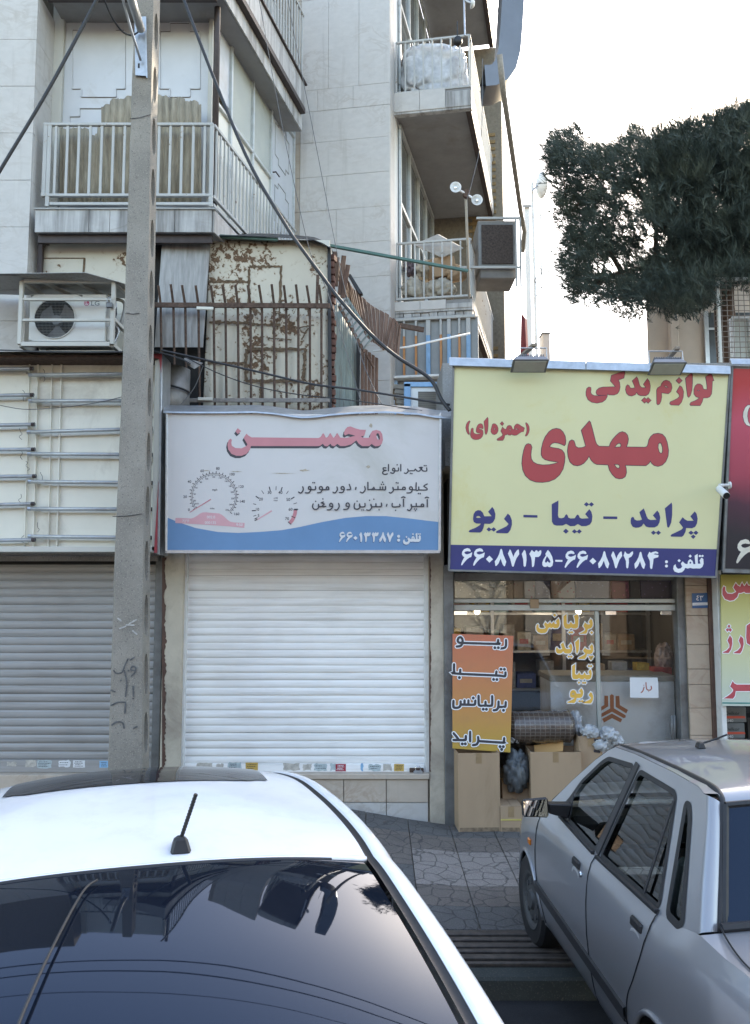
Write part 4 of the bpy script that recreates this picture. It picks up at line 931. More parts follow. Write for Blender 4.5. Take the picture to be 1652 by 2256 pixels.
# corner downpipe, upper floor slab with its rail
xpp, ypp = at(474, 140, 8.2).x, 8.27
MB().tube([(xpp, ypp, zat(470, 8.27)), (xpp, ypp, 11)], .034, 10).build('downpipe', M['darkpipe'], bld, smooth=True)
bal2 = bpy.data.objects.new('balcony', None); COL.objects.link(bal2); bal2.location = at(560, 0, 8.8); par(bal2, bld)
S3 = dpl(at(668, 246, 10.55)); 
def q3(d, z, off=0): p = S3.p - DV*d; return Vector((p.x + off*math.cos(DEP), p.y - off*math.sin(DEP), z))
zs0 = S3.p.z; zs1 = S3.hit(660, 173).z
Lb = 3.0
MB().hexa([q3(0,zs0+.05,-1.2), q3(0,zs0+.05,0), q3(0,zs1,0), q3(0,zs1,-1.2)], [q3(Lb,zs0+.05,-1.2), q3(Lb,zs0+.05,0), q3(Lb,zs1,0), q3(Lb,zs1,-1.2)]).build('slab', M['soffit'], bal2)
for i in range(6):
    MB().hexa([q3(Lb*i/6+.003,zs0+.04,.001), q3(Lb*i/6+.003,zs0+.04,.025), q3(Lb*i/6+.003,zs1,.025), q3(Lb*i/6+.003,zs1,.001)], [q3(Lb*(i+1)/6-.003,zs0+.04,.001), q3(Lb*(i+1)/6-.003,zs0+.04,.025), q3(Lb*(i+1)/6-.003,zs1,.025), q3(Lb*(i+1)/6-.003,zs1,.001)]).build('stone_slab', M['trav_dirty'], bal2, bevel=.003)
MB().bar(q3(0, zs0, -.02), q3(Lb, zs0, -.02), .1, .07).build('edge_beam', M['darkpipe'], bal2)
for z in (zs1+.07, zs1+1.0): MB().bar(q3(0, z, -.01), q3(Lb, z, -.01), .035, .035).build('rail', M['rail'], bal2, bevel=.004)
b2m = MB().box(-.013, .013, -.009, .009, 0, .93).mesh('baluster', .002); b2m.materials.append(M['rail'])
for k in range(26): link('baluster', b2m, None, bal2, q3(.05 + .106*k, zs1+.07, -.01), (0, 0, R(90)-DEP))
b = MB(); b.bar(q3(0, zs1, .03), q3(Lb, zs1, .03), .05, .02); b.build('ledge', M['darkpipe'], bal2)

# middle stone wall, turned a little towards the left
Pc = P3(dE, 0, .0)
MA = R(-9.6)                                   # direction of the wall seen from above
mpl = vplane(Pc, MA); MD = Vector((math.cos(MA), math.sin(MA), 0)); MN = Vector((math.sin(MA), -math.cos(MA), 0))
def ms(u, v): p = mpl.hit(u, v); return (p - Pc).dot(MD), p.z
def M3(d, z, off=0): p = Pc + MD*d + MN*off; return Vector((p.x, p.y, z))
dR = ms(859, 400)[0]
def mbox(d1, d2, z1, z2, o1, o2, name, mat, parent=bld, bev=0): return MB().hexa([M3(d1,z1,o1), M3(d2,z1,o1), M3(d2,z1,o2), M3(d1,z1,o2)], [M3(d1,z2,o1), M3(d2,z2,o1), M3(d2,z2,o2), M3(d1,z2,o2)]).build(name, mat, parent, bevel=bev)
mbox(-.3, dR-.02, 1.5, 11, -.03, -.42, 'wall_core', M['mortar'])
vz = [ms(853, v)[1] for v in (-300, -160, -20, 182, 230, 300, 377, 453, 530, 607, 684, 760, 838, 916, 1010)]
wd = random.Random(11)
cols = {0:[.33,.66],1:[.3,.62],2:[.36,.68],3:[.25,.62],4:[.2],5:[],6:[.35],7:[.45],8:[.4],9:[.3],10:[.5],11:[.4],12:[.5],13:[.4]}
for i in range(len(vz)-1):
    cs = [0.095] + [.0 + dR*f for f in cols[i]] + [dR]
    for k in range(len(cs)-1):
        mbox(cs[k]+.0015, cs[k+1]-.0015, vz[i+1]+.0015, vz[i]-.0015, .001*wd.randint(0,2), -.029, 'stone_slab', M['trav'], bld, .002)
    mbox(-.02, .0935, vz[i+1]+.0015, vz[i]-.0015, .004, -.029, 'stone_slab', M['trav_corner'], bld, .002)
    mbox(dR-.0195, dR+.004, vz[i+1]+.0015, vz[i]-.0015, -.0295, -.42, 'stone_slab', M['trav'], bld, .002)

# ------------------------------------------------------------ long balconies on the building's right side
RB = Pc + MD*dR - MN*.40                      # where their front edge meets the wall end
rpl = vplane(RB, MA)
def rs(u, v): p = rpl.hit(u, v); return (p - RB).dot(MD), p.z
def R3(d, z, back=0): p = RB + MD*d + DV*back; return Vector((p.x, p.y, z))
def rbox(d1, d2, z1, z2, b1, b2, name, mat, parent, bev=0): return MB().hexa([R3(d1,z1,b1), R3(d2,z1,b1), R3(d2,z1,b2), R3(d1,z1,b2)], [R3(d1,z2,b1), R3(d2,z2,b1), R3(d2,z2,b2), R3(d1,z2,b2)]).build(name, mat, parent, bevel=bev)
BW = rs(1038, 200)[0]                         # balcony width
BL = 3.6                                      # and length going back
# side wall of the building with glazing, seen between the balconies
rbox(-.2, .0, 1.5, 11, .02, BL+1.5, 'side_wall', M['white_wall'], bld)
bz = {}
def right_balcony(vtl, vbl, vrt, vrb, name_z, wide=0, rails=True, fascia=True):
    """vtl/vbl: picture heights of slab top/bottom at its left front corner, vrt/vrb: hand rail and bottom rail there"""
    t = bpy.data.objects.new('balcony', None); COL.objects.link(t)
    z1, z0 = rs(870, vtl)[1], rs(870, vbl)[1]; t.location = R3(BW/2, z0, .5); par(t, bld)
    w = BW + wide
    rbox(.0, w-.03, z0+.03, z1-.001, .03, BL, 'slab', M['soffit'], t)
    rbox(.0, w, z0-.03, z0+.03, .012, .10, 'edge_beam', M['trav_dirty'], t)
    rbox(w-.09, w-.01, z0-.04, z0+.04, .1, BL, 'edge_beam', M['darkpipe'], t)
    if fascia:
        n = 3
        for i in range(n):
            if i == n-1: rbox(w*i/n+.002, w-.002, z0, z1-.06, .0, .028, 'broken_stone', M['trav_dirty'], t, .004)
            else: rbox(w*i/n+.002, w*(i+1)/n-.002, z0, z1, .0, .028, 'stone_slab', M['trav'], t, .003)
        for i in range(5): rbox(w-.029, w, z0+.03, z1-.01*(i % 3), .03+(BL-.05)*i/5+.004, .03+(BL-.05)*(i+1)/5-.004, 'stone_slab', M['trav_dirty'], t, .003)
    if rails:
        zt, zb = rs(872, vrt)[1], rs(872, vrb)[1]
        for z in (zt, zb):
            MB().bar(R3(.02,z,.03), R3(w-.02,z,.03), .03, .03).build('rail', M['rail'], t, bevel=.003)
            MB().bar(R3(w-.02,z,.03), R3(w-.02,z,BL), .03, .03).build('rail', M['rail'], t, bevel=.003)
        me = MB().box(-.011, .011, -.011, .011, 0, zt-zb).mesh('baluster', .002); me.materials.append(M['rail'])
        nb = 9
        for k in range(nb): link('baluster', me, None, t, R3(.03 + (w-.06)*k/(nb-1), zb, .03), (0,0,MA))
        for k in range(1, 28): link('baluster', me, None, t, R3(w-.02, zb, .03 + .125*k), (0,0,-DEP))
    return t, z0, z1
b1, z10, z11 = right_balcony(205, 248, 93, 204, 'a')
b0, z00, z01 = right_balcony(666, 686, 536, 659, 'b', -.02)
b3, z30, z31 = right_balcony(-268, -225, 0, 0, 'c', .05, rails=False)
# rough brick ends under the lower balcony
rk = random.Random(4)
for i in range(9):
    w_ = (BW-.02)/9; h_ = rk.uniform(.05, .075)
    rbox(w_*i+.004, w_*(i+1)-.004, z00-.035-h_, z00-.032, .02+rk.uniform(0,.03), .12, 'brick', M['trav_dirty'], b0, .006)
# glazing under the soffits: window frames along the wall
for (zlo, zhi, hb) in ((z01, z10, 1), (z11, z30, 1)):
    w_ = bpy.data.objects.new('window', None); COL.objects.link(w_); w_.location = R3(0, zlo, 1.5); par(w_, bld)
    rbox(-.001, .012, zlo+.25, zhi-.1, .3, 3.3, 'pane', M['paneldark'], w_)
    for k in range(5): rbox(.0125, .045, zlo+.1, zhi-.06, .28+.75*k, .34+.75*k, 'frame_bar', M['paleblue_frame'], w_)
    for z in (zlo+.3, zlo+1.55, zhi-.09): rbox(.0135, .05, z, z+.06, .27, 3.35, 'frame_bar', M['paleblue_frame'], w_)
# brick end wall far back
bw_ = bpy.data.objects.new('end_wall', None); COL.objects.link(bw_); bw_.location = R3(.5, 3, BL+.05); par(bw_, bld)
rbox(.0, BW+.16, 1.5, z30, BL+.06, BL+.3, 'wall_core', M['mortar'], bw_)
bm_ = MB().box(-.108, .108, -.012, .012, -.03, .03).mesh('brick', .003); bm_.materials.append(M['brick'])
for z_a, z_b in ((z10-.5, z11+1.4), (z00-1.3, z00-.1), (z01, z01+.5)):
    nrow = int((z_b-z_a)/.068)
    for i in range(nrow):
        for k in range(2): link('brick', bm_, None, bw_, R3(BW - .40 + .225*k + (.11 if i % 2 else 0), z_a + .068*i, BL+.052), (0,0,MA))
# painted window grille below the lower balcony
gr = bpy.data.objects.new('window_grille', None); COL.objects.link(gr); gr.location = R3(BW/2, z00-.5, 0); par(gr, bld)
zg1, zg0 = z00-.115, rs(880, 832)[1]
rbox(.0, BW+.05, zg0-1.2, zg1, .06, .09, 'pane', plain('grey_dusty_pane', (.20,.205,.20), .35, 0, .15, 4), gr)
rbox(-.02, BW+.02, zg1-.03, zg1+.012, -.01, .05, 'frame_bar', M['rail'], gr, .003)
zmid = zg1 - (zg1-zg0)*.30
for u, m, w_ in ((889.6,'orangepaint',.028),(916,'orangepaint',.03),(943,'bluepaint',.06),(971,'orangepaint',.03),(989,'bluepaint',.05),(1012,'orangepaint',.03),(1032,'bluepaint',.06)):
    d = rs(u, 780)[0]
    if 0 < d < BW: rbox(d-w_/2, d+w_/2, zg0, zmid, .0, .03, 'bar', M[m], gr, .003); rbox(d-w_/2, d+w_/2, zmid+.001, zg1-.031, .0, .03, 'bar', M['rail'], gr, .003)
rbox(-.06, BW-.15, zg0-.035, zg0-.002, -.12, .05, 'sill', M['white_metal'], gr, .004)
rbox(-.05, .045, zg0-1.0, zg0-.05, -.06, .03, 'blue_post', M['bluepaint'], gr, .004)
# ------------------------------------------------------------ rust-flaked lean-to under the balcony
sh_ = thing('metal_shack', at(590, 905, 8.4), 'lean-to clad in cream metal panels with flaking rust under the balcony', 'shack')
SY = 8.22
def zone(u, v, Y=SY): return at(u, v, Y)
MB().slab([at(86,531,SY), at(300,531,SY), at(300,800,SY), at(86,800,SY)], (0,.02,0)).build('panel', M['rustpanel2'], sh_)
for a, c, w in (((88,569),(187,569),.016), ((186,569),(184,600),.02)): MB().bar(at(*a, SY-.004), at(*c, SY-.004), w, .006).build('rust_line', M['rustedge'], sh_)
MB().bar(at(91,527,8.16), at(84,700,8.16), .05, .05).build('post', M['darkpipe'], sh_, bevel=.004)
b = MB(); b.slab([at(357,533,8.14), at(463,528,8.17), at(452,700,8.17), at(447,765,8.15), at(340,765,8.12), at(345,700,8.12)], (0,.012,0)); b.build('sheet', M['sheetmetal'], sh_)
# main ribbed panel
b = MB(); rows = []
for k in range(13):
    f = k/12.0; row = []
    for i in range(91):
        g = i/90.0; ul = 462 - 16*f; u = ul + (727-ul)*g; v = 529 + (912-529)*f
        amp = .014*min(1, max(0, (f-.28)*5))
        row.append(at(u, v, SY) + Vector((0, amp*math.cos(2*math.pi*g*9), 0)))
    rows.append(row)
b.grid(rows); o = b.build('ribbed_panel', M['rustpanel'], sh_, recalc=False, smooth=True); md = o.modifiers.new('thick', 'SOLIDIFY'); md.thickness = .004; md.offset = 1
Z6 = lambda x, y: (385.5 + x*.36663, 495.6 + y*.36663)
def rust_strip(a, c, w, seed, Y=SY-.021):
    r = random.Random(seed); (u0, v0), (u1, v1) = Z6(*a), Z6(*c); n = 18; L = []; Rr = []
    dx, dy = u1-u0, v1-v0; ln = math.hypot(dx, dy); nx, ny = -dy/ln, dx/ln
    for i in range(n+1):
        q_ = i/n; wl, wr = w*r.uniform(.35, 1.15), w*r.uniform(.35, 1.15)
        L.append(at(u0+dx*q_+nx*wl, v0+dy*q_+ny*wl, Y)); Rr.append(at(u0+dx*q_-nx*wr, v0+dy*q_-ny*wr, Y))
    b = MB(); b.grid([L, Rr]); b.build('rust_scar', M['rustedge'], sh_, recalc=False)
for i, (a, c, w) in enumerate((((205,340),(440,342),3.6),((447,250),(645,250),4),((446,250),(443,470),3.6),((636,250),(632,600),3.8),((205,585),(455,588),4.2),((455,597),(632,602),3.6),((195,830),(430,832),4),((432,745),(788,748),5),((782,745),(768,940),5),((428,745),(424,940),5),((424,936),(776,940),4.4),((517,940),(512,1050),3.6),((720,625),(835,600),2.2),((760,690),(800,620),2.4),((560,680),(700,690),2),((780,990),(880,950),2.2))):
    rust_strip(a, c, w, i, SY - (.02 + .0006*i) if a[1] > 460 else SY - .0045 - .0004*i)
# roof sheet with a dip, dark gap and green batten under it
top = [(88,516),(200,517),(340,518),(468,518),(540,519),(600,521),(650,524),(692,528),(712,536),(729,547)]
b = MB(); b.grid([[at(u, v, 8.08) for u, v in top], [at(u, v+1.5, 8.08) for u, v in top], [at(u, v+3, 8.5)+Vector((0,0,.02)) for u, v in top], [at(u, v+3, 9.4)+Vector((0,0,.05)) for u, v in top]]); b.build('roof_sheet', M['blackroof'], sh_, recalc=False)
MB().bar(at(470,520,8.12), at(612,528,8.12), .03, .03).build('batten', M['green'], sh_); MB().bar(at(725,545,8.2), at(727,905,8.2), .035, .05).build('corner_post', M['blackroof'], sh_, bevel=.004)
br = MB().box(-.028, .028, -.05, .05, -.03, .03).mesh('brick', .004); br.materials.append(M['redbrick'])
rr = random.Random(2)
for i in range(22): link('brick', br, None, sh_, at(733 + rr.uniform(-3.5,1), 570 + 15.6*i, 8.27), (0, rr.uniform(-.06,.06), rr.uniform(-.3,.3)))
MB().box(at(84,600,8.3).x, at(727,600,8.3).x, 8.30, 8.6, 2.0, zat(540, 8.4)).build('inner_wall', M['dark'], sh_)
# side of the shack: green corrugated sheet
o = None
ga, gb = at(731, 700, 8.32), at(792, 700, 9.05); gd = (gb-ga); gd.z = 0
b = MB(); rows = []
for k in range(9):
    f = k/8.0; row = []
    for i in range(61):
        g = i/60.0; base_u = 732 + 55*g; vt = 655 + 105*g**1.2
        p = Plane(ga, (gd.y, -gd.x, 0)).hit(base_u, vt + (925-vt)*f); nn = Vector((gd.y, -gd.x, 0)).normalized()
        row.append(p + nn*.012*math.cos(2*math.pi*g*11))
    rows.append(row)
b.grid(rows); o = b.build('corrugated_sheet', M['greencorr'], None, recalc=False, smooth=True); md = o.modifiers.new('t', 'SOLIDIFY'); md.thickness = .004
tag(o, 'green grey corrugated metal sheet beside the rusty lean-to', 'corrugated sheet')
# plank screens
wf = thing('plank_screen', at(850, 780, 8.7), 'curved screen of weathered red brown planks right of the lean-to', 'wooden screen')
tops = [(940,150),(985,215),(1040,330),(1100,410),(1200,490),(1310,560),(1358,605)]; bots = [(995,400),(1035,450),(1075,520),(1150,670),(1215,725),(1270,755),(1345,790)]
tc = catmull([Vector((*Z6(*p), 0)) for p in tops], 8); bc = catmull([Vector((*Z6(*p), 0)) for p in bots], 8)
n = len(tc); rr = random.Random(8)
for i in range(0, n-2, 2):
    Y0 = 8.75 - .25*i/n; j = rr.uniform(-2, 2)
    a, c, d, e = tc[i], tc[min(i+2, n-1)], bc[min(i+2, n-1)], bc[i]
    k = .06; a2, c2, d2, e2 = a.lerp(c,k), c.lerp(a,k), d.lerp(e,k), e.lerp(d,k)
    b = MB(); b.slab([at(p.x, p.y + (j if m < 2 else -j), Y0 + rr.uniform(-.008,.008)) for m, p in enumerate((a2,c2,d2,e2))], (.004,.02,0)); b.build('plank', M['woodred'], wf, bevel=.003)
for a, c in (((975,195),(965,370)),((1015,185),(990,420)),((1040,240),(1005,440)),((960,160),(958,300))): MB().bar(at(*Z6(*a), 8.45), at(*Z6(*c), 8.5), .05, .02).build('loose_board', M['woodred'], wf, bevel=.003)
MB().slab([at(*Z6(1040,295), 8.5), at(*Z6(1055,295), 8.5), at(*Z6(1128,412), 8.48), at(*Z6(1105,412), 8.48)], (0,.1,.01)).build('cover_strip', M['blackroof'], wf)
wl = thing('plank_screen', at(815, 905, 8.9), 'upright red brown boards below the curved plank screen', 'wooden screen')
for i in range(5):
    u0 = 795 + 7.8*i; MB().slab([at(u0, 762+6*i, 8.85+.02*i), at(u0+7.2, 765+6*i, 8.85+.02*i), at(u0+7.2-1, 912, 8.85+.02*i), at(u0-1, 912, 8.85+.02*i)], (0,.02,0)).build('board', M['woodred'], wl, bevel=.003)
MB().bar(at(*Z6(1150,780), 8.8), at(*Z6(1195,860), 8.8), .06, .02).build('brace', M['woodred'], wl, bevel=.003)
for i in range(3): MB().bar(at(781+5*i, 755, 8.95), at(776+6*i, 912, 8.95), .03, .03).build('dark_gap_bar', M['blackroof'], wl, bevel=.003)  # black bars added to stand in for the dark gap beside the boards
# small slatted grate hanging over the sheet
gt = thing('slatted_grate', at(775, 700, 8.25), 'pale green wooden grate slanting down in front of planks', 'grate')
for a, c, m in (((985,485),(1140,765),'woodred'),((1030,440),(1185,685),'greencorr')): MB().bar(at(*Z6(*a), 8.2), at(*Z6(*c), 8.2), .035, .03).build('rail', M[m], gt, bevel=.003)
for i in range(9):
    f = i/8.0; a = Z6(985 + 150*f - 4, 490 + 255*f); c = Z6(1030 + 150*f + 6, 440 + 235*f)
    MB().bar(at(*a, 8.17), at(*c, 8.17), .022, .016).build('slat', M['greencorr'], gt, bevel=.002)
# green steel bar, white pipe, bracket
tag(MB().bar(at(724, 541, 8.3), at(1031, 597, 8.6), .034, .03).build('steel_bar', M['green'], bevel=.003), 'long green steel bar running from lean-to corner to the balcony', 'steel bar')
tag(MB().tube([at(822,774,8.6), at(900,764,8.7), at(970,748,8.8), at(1035,735,8.9)], .011, 8).build('white_pipe', M['white_metal'], smooth=True), 'thin white pipe crossing in front of the painted grille', 'pipe')
tag(MB().bar(at(880,717,8.55), at(934,727,8.55), .04, .05).build('steel_bracket', M['rust'], bevel=.003), 'short rusty bracket sticking out of the plank screen end', 'bracket')

# ------------------------------------------------------------ iron fence in front of the lean-to
fn = thing('iron_fence', at(540, 905, 8.02), 'rusty iron fence with bent spiked bars before the flaking panels', 'fence')
FYy = 8.02; rf = random.Random(6)
for i, u in enumerate((354, 382, 408, 437, 470.6, 496.6, 524, 551.6, 577, 603.6, 630.4, 657, 682.5, 708)):
    l = rf.uniform(-1.2, 1.2); tip = at(u - 6 + l, 627 + rf.uniform(-2, 3), FYy-.10); knee = at(u, 672, FYy); ft = at(u + 4*(1 - i/13.), 912, FYy)
    b = MB(); b.tube([ft, knee, tip], .0125, 4); b.build('bar', M['rust'], fn)
MB().bar(at(340,672,FYy-.03), at(727,674,FYy-.03), .022, .05).build('rail', M['rust'], fn, bevel=.003)
MB().bar(at(340,882,FYy-.03), at(727,882,FYy-.03), .02, .04).build('rail', plain('pale_rusty_iron', (.22,.2,.18), .8, 0, .3, 20), fn, bevel=.003)
for a, c in (((433,679),(470,680)),((436,879),(468,879))): MB().bar(at(*a, FYy-.06), at(*c, FYy-.06), .02, .03).build('clamp', M['cream'], fn, bevel=.003)
MB().bar(at(700,606,FYy), at(698,672,FYy), .03, .02).build('flat_bar', M['rust'], fn)

# ------------------------------------------------------------ stripped light box sign on the left
lb = thing('light_box_sign', at(170, 1218, 7.3), 'cream sign box stripped open to rows of fluorescent tubes', 'shop sign')
LY = 7.12; BY = 7.40
xR_ = at(345, 1000, BY).x
MB().box(-5.2, at(346,1000,BY).x, BY, BY+.02, zat(1214, BY), zat(775, BY)).build('back_panel', M['cream'], lb)
MB().box(-5.2, at(355,1000,BY).x, BY+.021, 8.2, zat(1222, BY), zat(800, BY)).build('box_body', M['concrete'], lb)
b = MB(); b.slab([at(341,795,LY), at(353,790,LY), at(346,1220,LY), at(334,1212,LY)], (0,.02,0)); b.build('front_lip', M['creampaint'], lb, bevel=.003)
b = MB(); b.slab([at(353,779,LY-.01), at(358,779,LY-.01), at(351,1222,LY-.01), at(346,1222,LY-.01)], (0,.3,0)); b.build('side_panel', M['galv'], lb, bevel=.003)
red = plain('faded_red_trim', (.36,.06,.07), .5, 0, .2, 20)
MB().slab([at(337,779,LY-.013), at(357,779,LY-.013), at(355,822,LY-.013), at(350,790,LY-.013), at(337,788,LY-.013)], (0,.01,0)).build('red_trim', red, lb)
MB().slab([at(346,1110,LY-.013), at(349,1060,LY-.013), at(346,1218,LY-.013), at(339,1218,LY-.013)], (0,.01,0)).build('red_trim', red, lb)
MB().box(-5.2, at(350,1200,LY).x, LY, BY-.002, zat(1216,LY), zat(1204,LY)).build('bottom_tray', M['creampaint'], lb, bevel=.003)
MB().box(-5.2, at(352,780,LY).x, LY+.02, BY-.003, zat(786,LY), zat(781,LY)).build('top_frame', M['rust'], lb)
tpp = [(-200,768),(0,770),(90,773),(200,774),(270,773),(335,771),(368,779),(400,789),(420,800)]
b = MB(); b.grid([[at(u, v, LY-.10) for u, v in tpp], [at(u, v+3, LY-.10) for u, v in tpp], [at(u, v+2, BY+.3)+Vector((0,0,.01)) for u, v in tpp]]); b.build('cover_sheet', M['blackroof'], lb, recalc=False)
for u0, u1, w in ((66,54,.012),(84,73,.016),(115,106,.014),(136,125,.016)): MB().bar(at(u0,786,BY-.02), at(u1,1212,BY-.02), w, .02).build('conduit', M['cream'], lb, bevel=.003)
tube_m = plain('grimy_tube', (.40,.41,.42), .35, .35, .12, 12, dirt=((.28,.27,.26), .3))
def fl_tube(u0, v0, u1, v1, seed):
    r = random.Random(seed); a, c = at(u0, v0, BY-.10), at(u1, v1, BY-.10); d = (c-a).normalized()
    t_ = MB().tube([a, c], .017, 10).build('fluorescent_tube', tube_m, lb, smooth=True)
    MB().tube([a, a+d*.03], .0185, 8).build('end_cap', M['galv'], t_)
    MB().tube([c-d*.03, c], .0185, 8).build('end_cap', M['darkpipe'], t_)
    b = MB(); m_ = a.lerp(c, .06); b.bar(m_, m_ + Vector((0,.1,0)), .02, .03); m_ = a.lerp(c, .94); b.bar(m_, m_ + Vector((0,.1,0)), .02, .03); b.build('holder', M['cream'], t_)
    # batten behind the tube
    MB().bar(a + Vector((.1,.09,-.012)), c + Vector((-.1,.09,-.012)), .02, .03).build('batten', M['cream'], t_)
for i, v in enumerate((812, 870, 935, 990, 1049, 1110, 1189)): fl_tube(-190, v+4+rf.uniform(-3,3), 76 + rf.uniform(-4,4), v, i)
for i, (v, dv) in enumerate(((826,-3),(883.5,-1),(952,-8),(1000,2),(1061,3),(1121,1),(1181.6,3))): fl_tube(62 + rf.uniform(-2,2), v, 336, v + dv, 20+i)
wr = random.Random(9)
for k, (u, v) in enumerate(((50,860),(46,945),(45,990),(93,1040),(94,815),(45,1090),(50,1180),(85,1150),(60,1015),(335,900),(334,1000),(336,1060))):
    P_ = [at(u + wr.uniform(-5,5), v + 6*i + wr.uniform(-2,2), BY-.03-.02*wr.random()) for i in range(5)]
    MB().tube(catmull(P_, 4), .0022, 4).build('loose_wire', M['black'], lb)
# bent sheet tucked behind the box corner
b = MB(); rows = []
for k in range(9):
    a_ = R(10 + 80*k/8); rows.append([Vector((at(358,800,7.5).x + .2*math.sin(a_), 7.75 - .22*math.cos(a_), z)) for z in (zat(910,7.5), zat(870,7.5), zat(800,7.5))])
b.grid(rows); o = b.build('bent_sheet', plain('grimy_bent_sheet', (.2,.19,.18), .5, .3, .3, 8), None, recalc=False, smooth=True); tag(o, 'curved grimy metal sheet behind right corner of stripped sign box', 'metal sheet'); md = o.modifiers.new('t','SOLIDIFY'); md.thickness=.004
MB().tube([(at(358,845,7.45).x + .2*math.sin(R(10+80*k/8)), 7.735 - .235*math.cos(R(10+80*k/8)), zat(848+8*k/8,7.5)) for k in range(9)], .01, 6).build('band', M['black'], o)
b = MB(); fl = [(405,789),(430,795),(447,800),(440,806),(428,813),(414,805)]
tag(MB().slab([at(u,v,7.35) for u,v in fl], (0,.006,.003)).build('torn_flap', M['sheetmetal']), 'small torn grey flap at the end of the black cover', 'metal flap')

# ------------------------------------------------------------ air conditioner in its cage
ac = thing('air_conditioner', at(150, 755, 7.35), 'white outdoor air conditioner with round fan grille inside a white cage', 'air conditioner')
AY = 7.28
xa, xb = at(65,700,AY).x, at(232,700,AY).x; z0, z1 = zat(752,AY), zat(649,AY)
fc = at(121, 702, AY); rad = 46/FPX*AY
def frame_with_hole(x0, x1, z0, z1, c, r, y, n=36):
    b = MB(); inner = [(c.x + r*math.cos(2*math.pi*k/n), y, c.z + r*math.sin(2*math.pi*k/n)) for k in range(n)]
    outer = []
    for k in range(n):
        a_ = 2*math.pi*k/n; dx, dz = math.cos(a_), math.sin(a_); t_ = 1e9
        if dx > 1e-6: t_ = min(t_, (x1-c.x)/dx)
        if dx < -1e-6: t_ = min(t_, (x0-c.x)/dx)
        if dz > 1e-6: t_ = min(t_, (z1-c.z)/dz)
        if dz < -1e-6: t_ = min(t_, (z0-c.z)/dz)
        outer.append((c.x+dx*t_, y, c.z+dz*t_))
    b.add(inner + outer, [(k, (k+1) % n, n+(k+1) % n, n+k) for k in range(n)]); return b
ac_l = fc.x*2 - xa if False else at(180,700,AY).x
b = frame_with_hole(xa, ac_l, z0, z1, fc, rad, AY)
b.box(ac_l, xb, AY, AY+.28, z0, z1); b.box(xa, ac_l, AY+.001, AY+.28, z1-.004, z1); b.box(xa, ac_l, AY+.001, AY+.28, z0, z0+.004); b.box(xa, xa+.004, AY+.002, AY+.28, z0, z1); b.box(xa, ac_l, AY+.26, AY+.28, z0, z1)
b.build('casing', M['ac_white'], ac)
MB().lathe(fc, [(rad, .0), (rad*.98, .10), (.02,.11)], 'y', 32).build('fan_shroud', M['dark'], ac, smooth=True)
bl = MB()
for k in range(3):
    a_ = R(30+120*k); P_ = []
    for rr_, w_ in ((.05,.25),(.5,.5),(.9,.62)):
        P_.append([fc + Vector((rad*rr_*math.cos(a_-w_), .075, rad*rr_*math.sin(a_-w_))), fc + Vector((rad*rr_*math.cos(a_), .06, rad*rr_*math.sin(a_))), fc + Vector((rad*rr_*math.cos(a_+w_), .04, rad*rr_*math.sin(a_+w_)))])
    bl = MB(); bl.grid(P_); bl.build('fan_blade', plain('grey_fan_blade', (.13,.13,.13), .5), ac, recalc=False, smooth=True)
MB().lathe(fc + Vector((0,.03,0)), [(.0,.0),(.045,.0),(.05,.05)], 'y', 16).build('fan_hub', plain('grey_fan_blade', (.25,.25,.25), .5), ac)
b = MB()
for k in range(30):
    x_ = -rad + 2*rad*(k+.5)/30; hh = math.sqrt(max(0, rad*rad - x_*x_)); b.bar(fc + Vector((x_,-.012,-hh)), fc + Vector((x_,-.012,hh)), .0014, .0014)
for k in range(14):
    z_ = -rad + 2*rad*(k+.5)/14; hh = math.sqrt(max(0, rad*rad - z_*z_)); b.bar(fc + Vector((-hh,-.014,z_)), fc + Vector((hh,-.014,z_)), .0018, .0018)
stuff(b.build('grille_wires', plain('grey_grille_wire', (.22,.22,.21), .5), ac))
MB().tube([fc + Vector((rad*1.01*math.cos(2*math.pi*k/32), -.01, rad*1.01*math.sin(2*math.pi*k/32))) for k in range(33)], .005, 6).build('grille_ring', M['ac_white'], ac)
sfa = Surf(Plane(fc, (0,-1,0)))
lc = sfa.t2(191, 668); rr_ = 6.2/FPX*AY
MB().add([sfa.t3(lc + Vector((rr_*math.cos(k*.2618), rr_*math.sin(k*.2618))), .001) for k in range(24)], [tuple(range(24))]).build('logo_disc', plain('logo_crimson', (.36,.02,.07), .4), ac, recalc=False)
b = MB()
for st in ([(.55*math.cos(R(a_)), .62*math.sin(R(a_))) for a_ in range(80, 365, 15)], [(.0,.35),(.0,-.35),(.28,-.35)]):
    P2 = [lc + Vector((x*rr_*1.1, z*rr_*1.1)) for x, z in st]; Lf, Rt = strip2(P2, rr_*.07, False); n_ = len(P2)
    b.add([sfa.t3(p, .002) for p in Lf] + [sfa.t3(p, .002) for p in Rt], [(i, i+1, n_+i+1, n_+i) for i in range(n_-1)])
b.build('logo_mark', M['whiteprint'], ac, recalc=False)
print_text(ac, sfa, 'LG', 210, 669, 10, plain('logo_grey', (.14,.14,.14), .5), .0015, .02, 'logo_letters', 1.15)
MB().box(xb+.002, xb+.045, AY+.05, AY+.22, z0+.02, z0+.16).build('valve_cover', M['ac_white'], ac, bevel=.006)
b = MB(); b.tube(catmull([(xb+.06,AY+.15,z0+.12),(xb+.12,AY+.12,z0+.25),(xb+.1,AY+.2,z1+.0),(xb-.1,AY+.3,z1+.06),(xb-.45,AY+.4,z1+.04)],6), .016, 8); b.build('insulated_pipe', plain('grey_pipe_lagging', (.3,.29,.27), .8), ac, smooth=True)
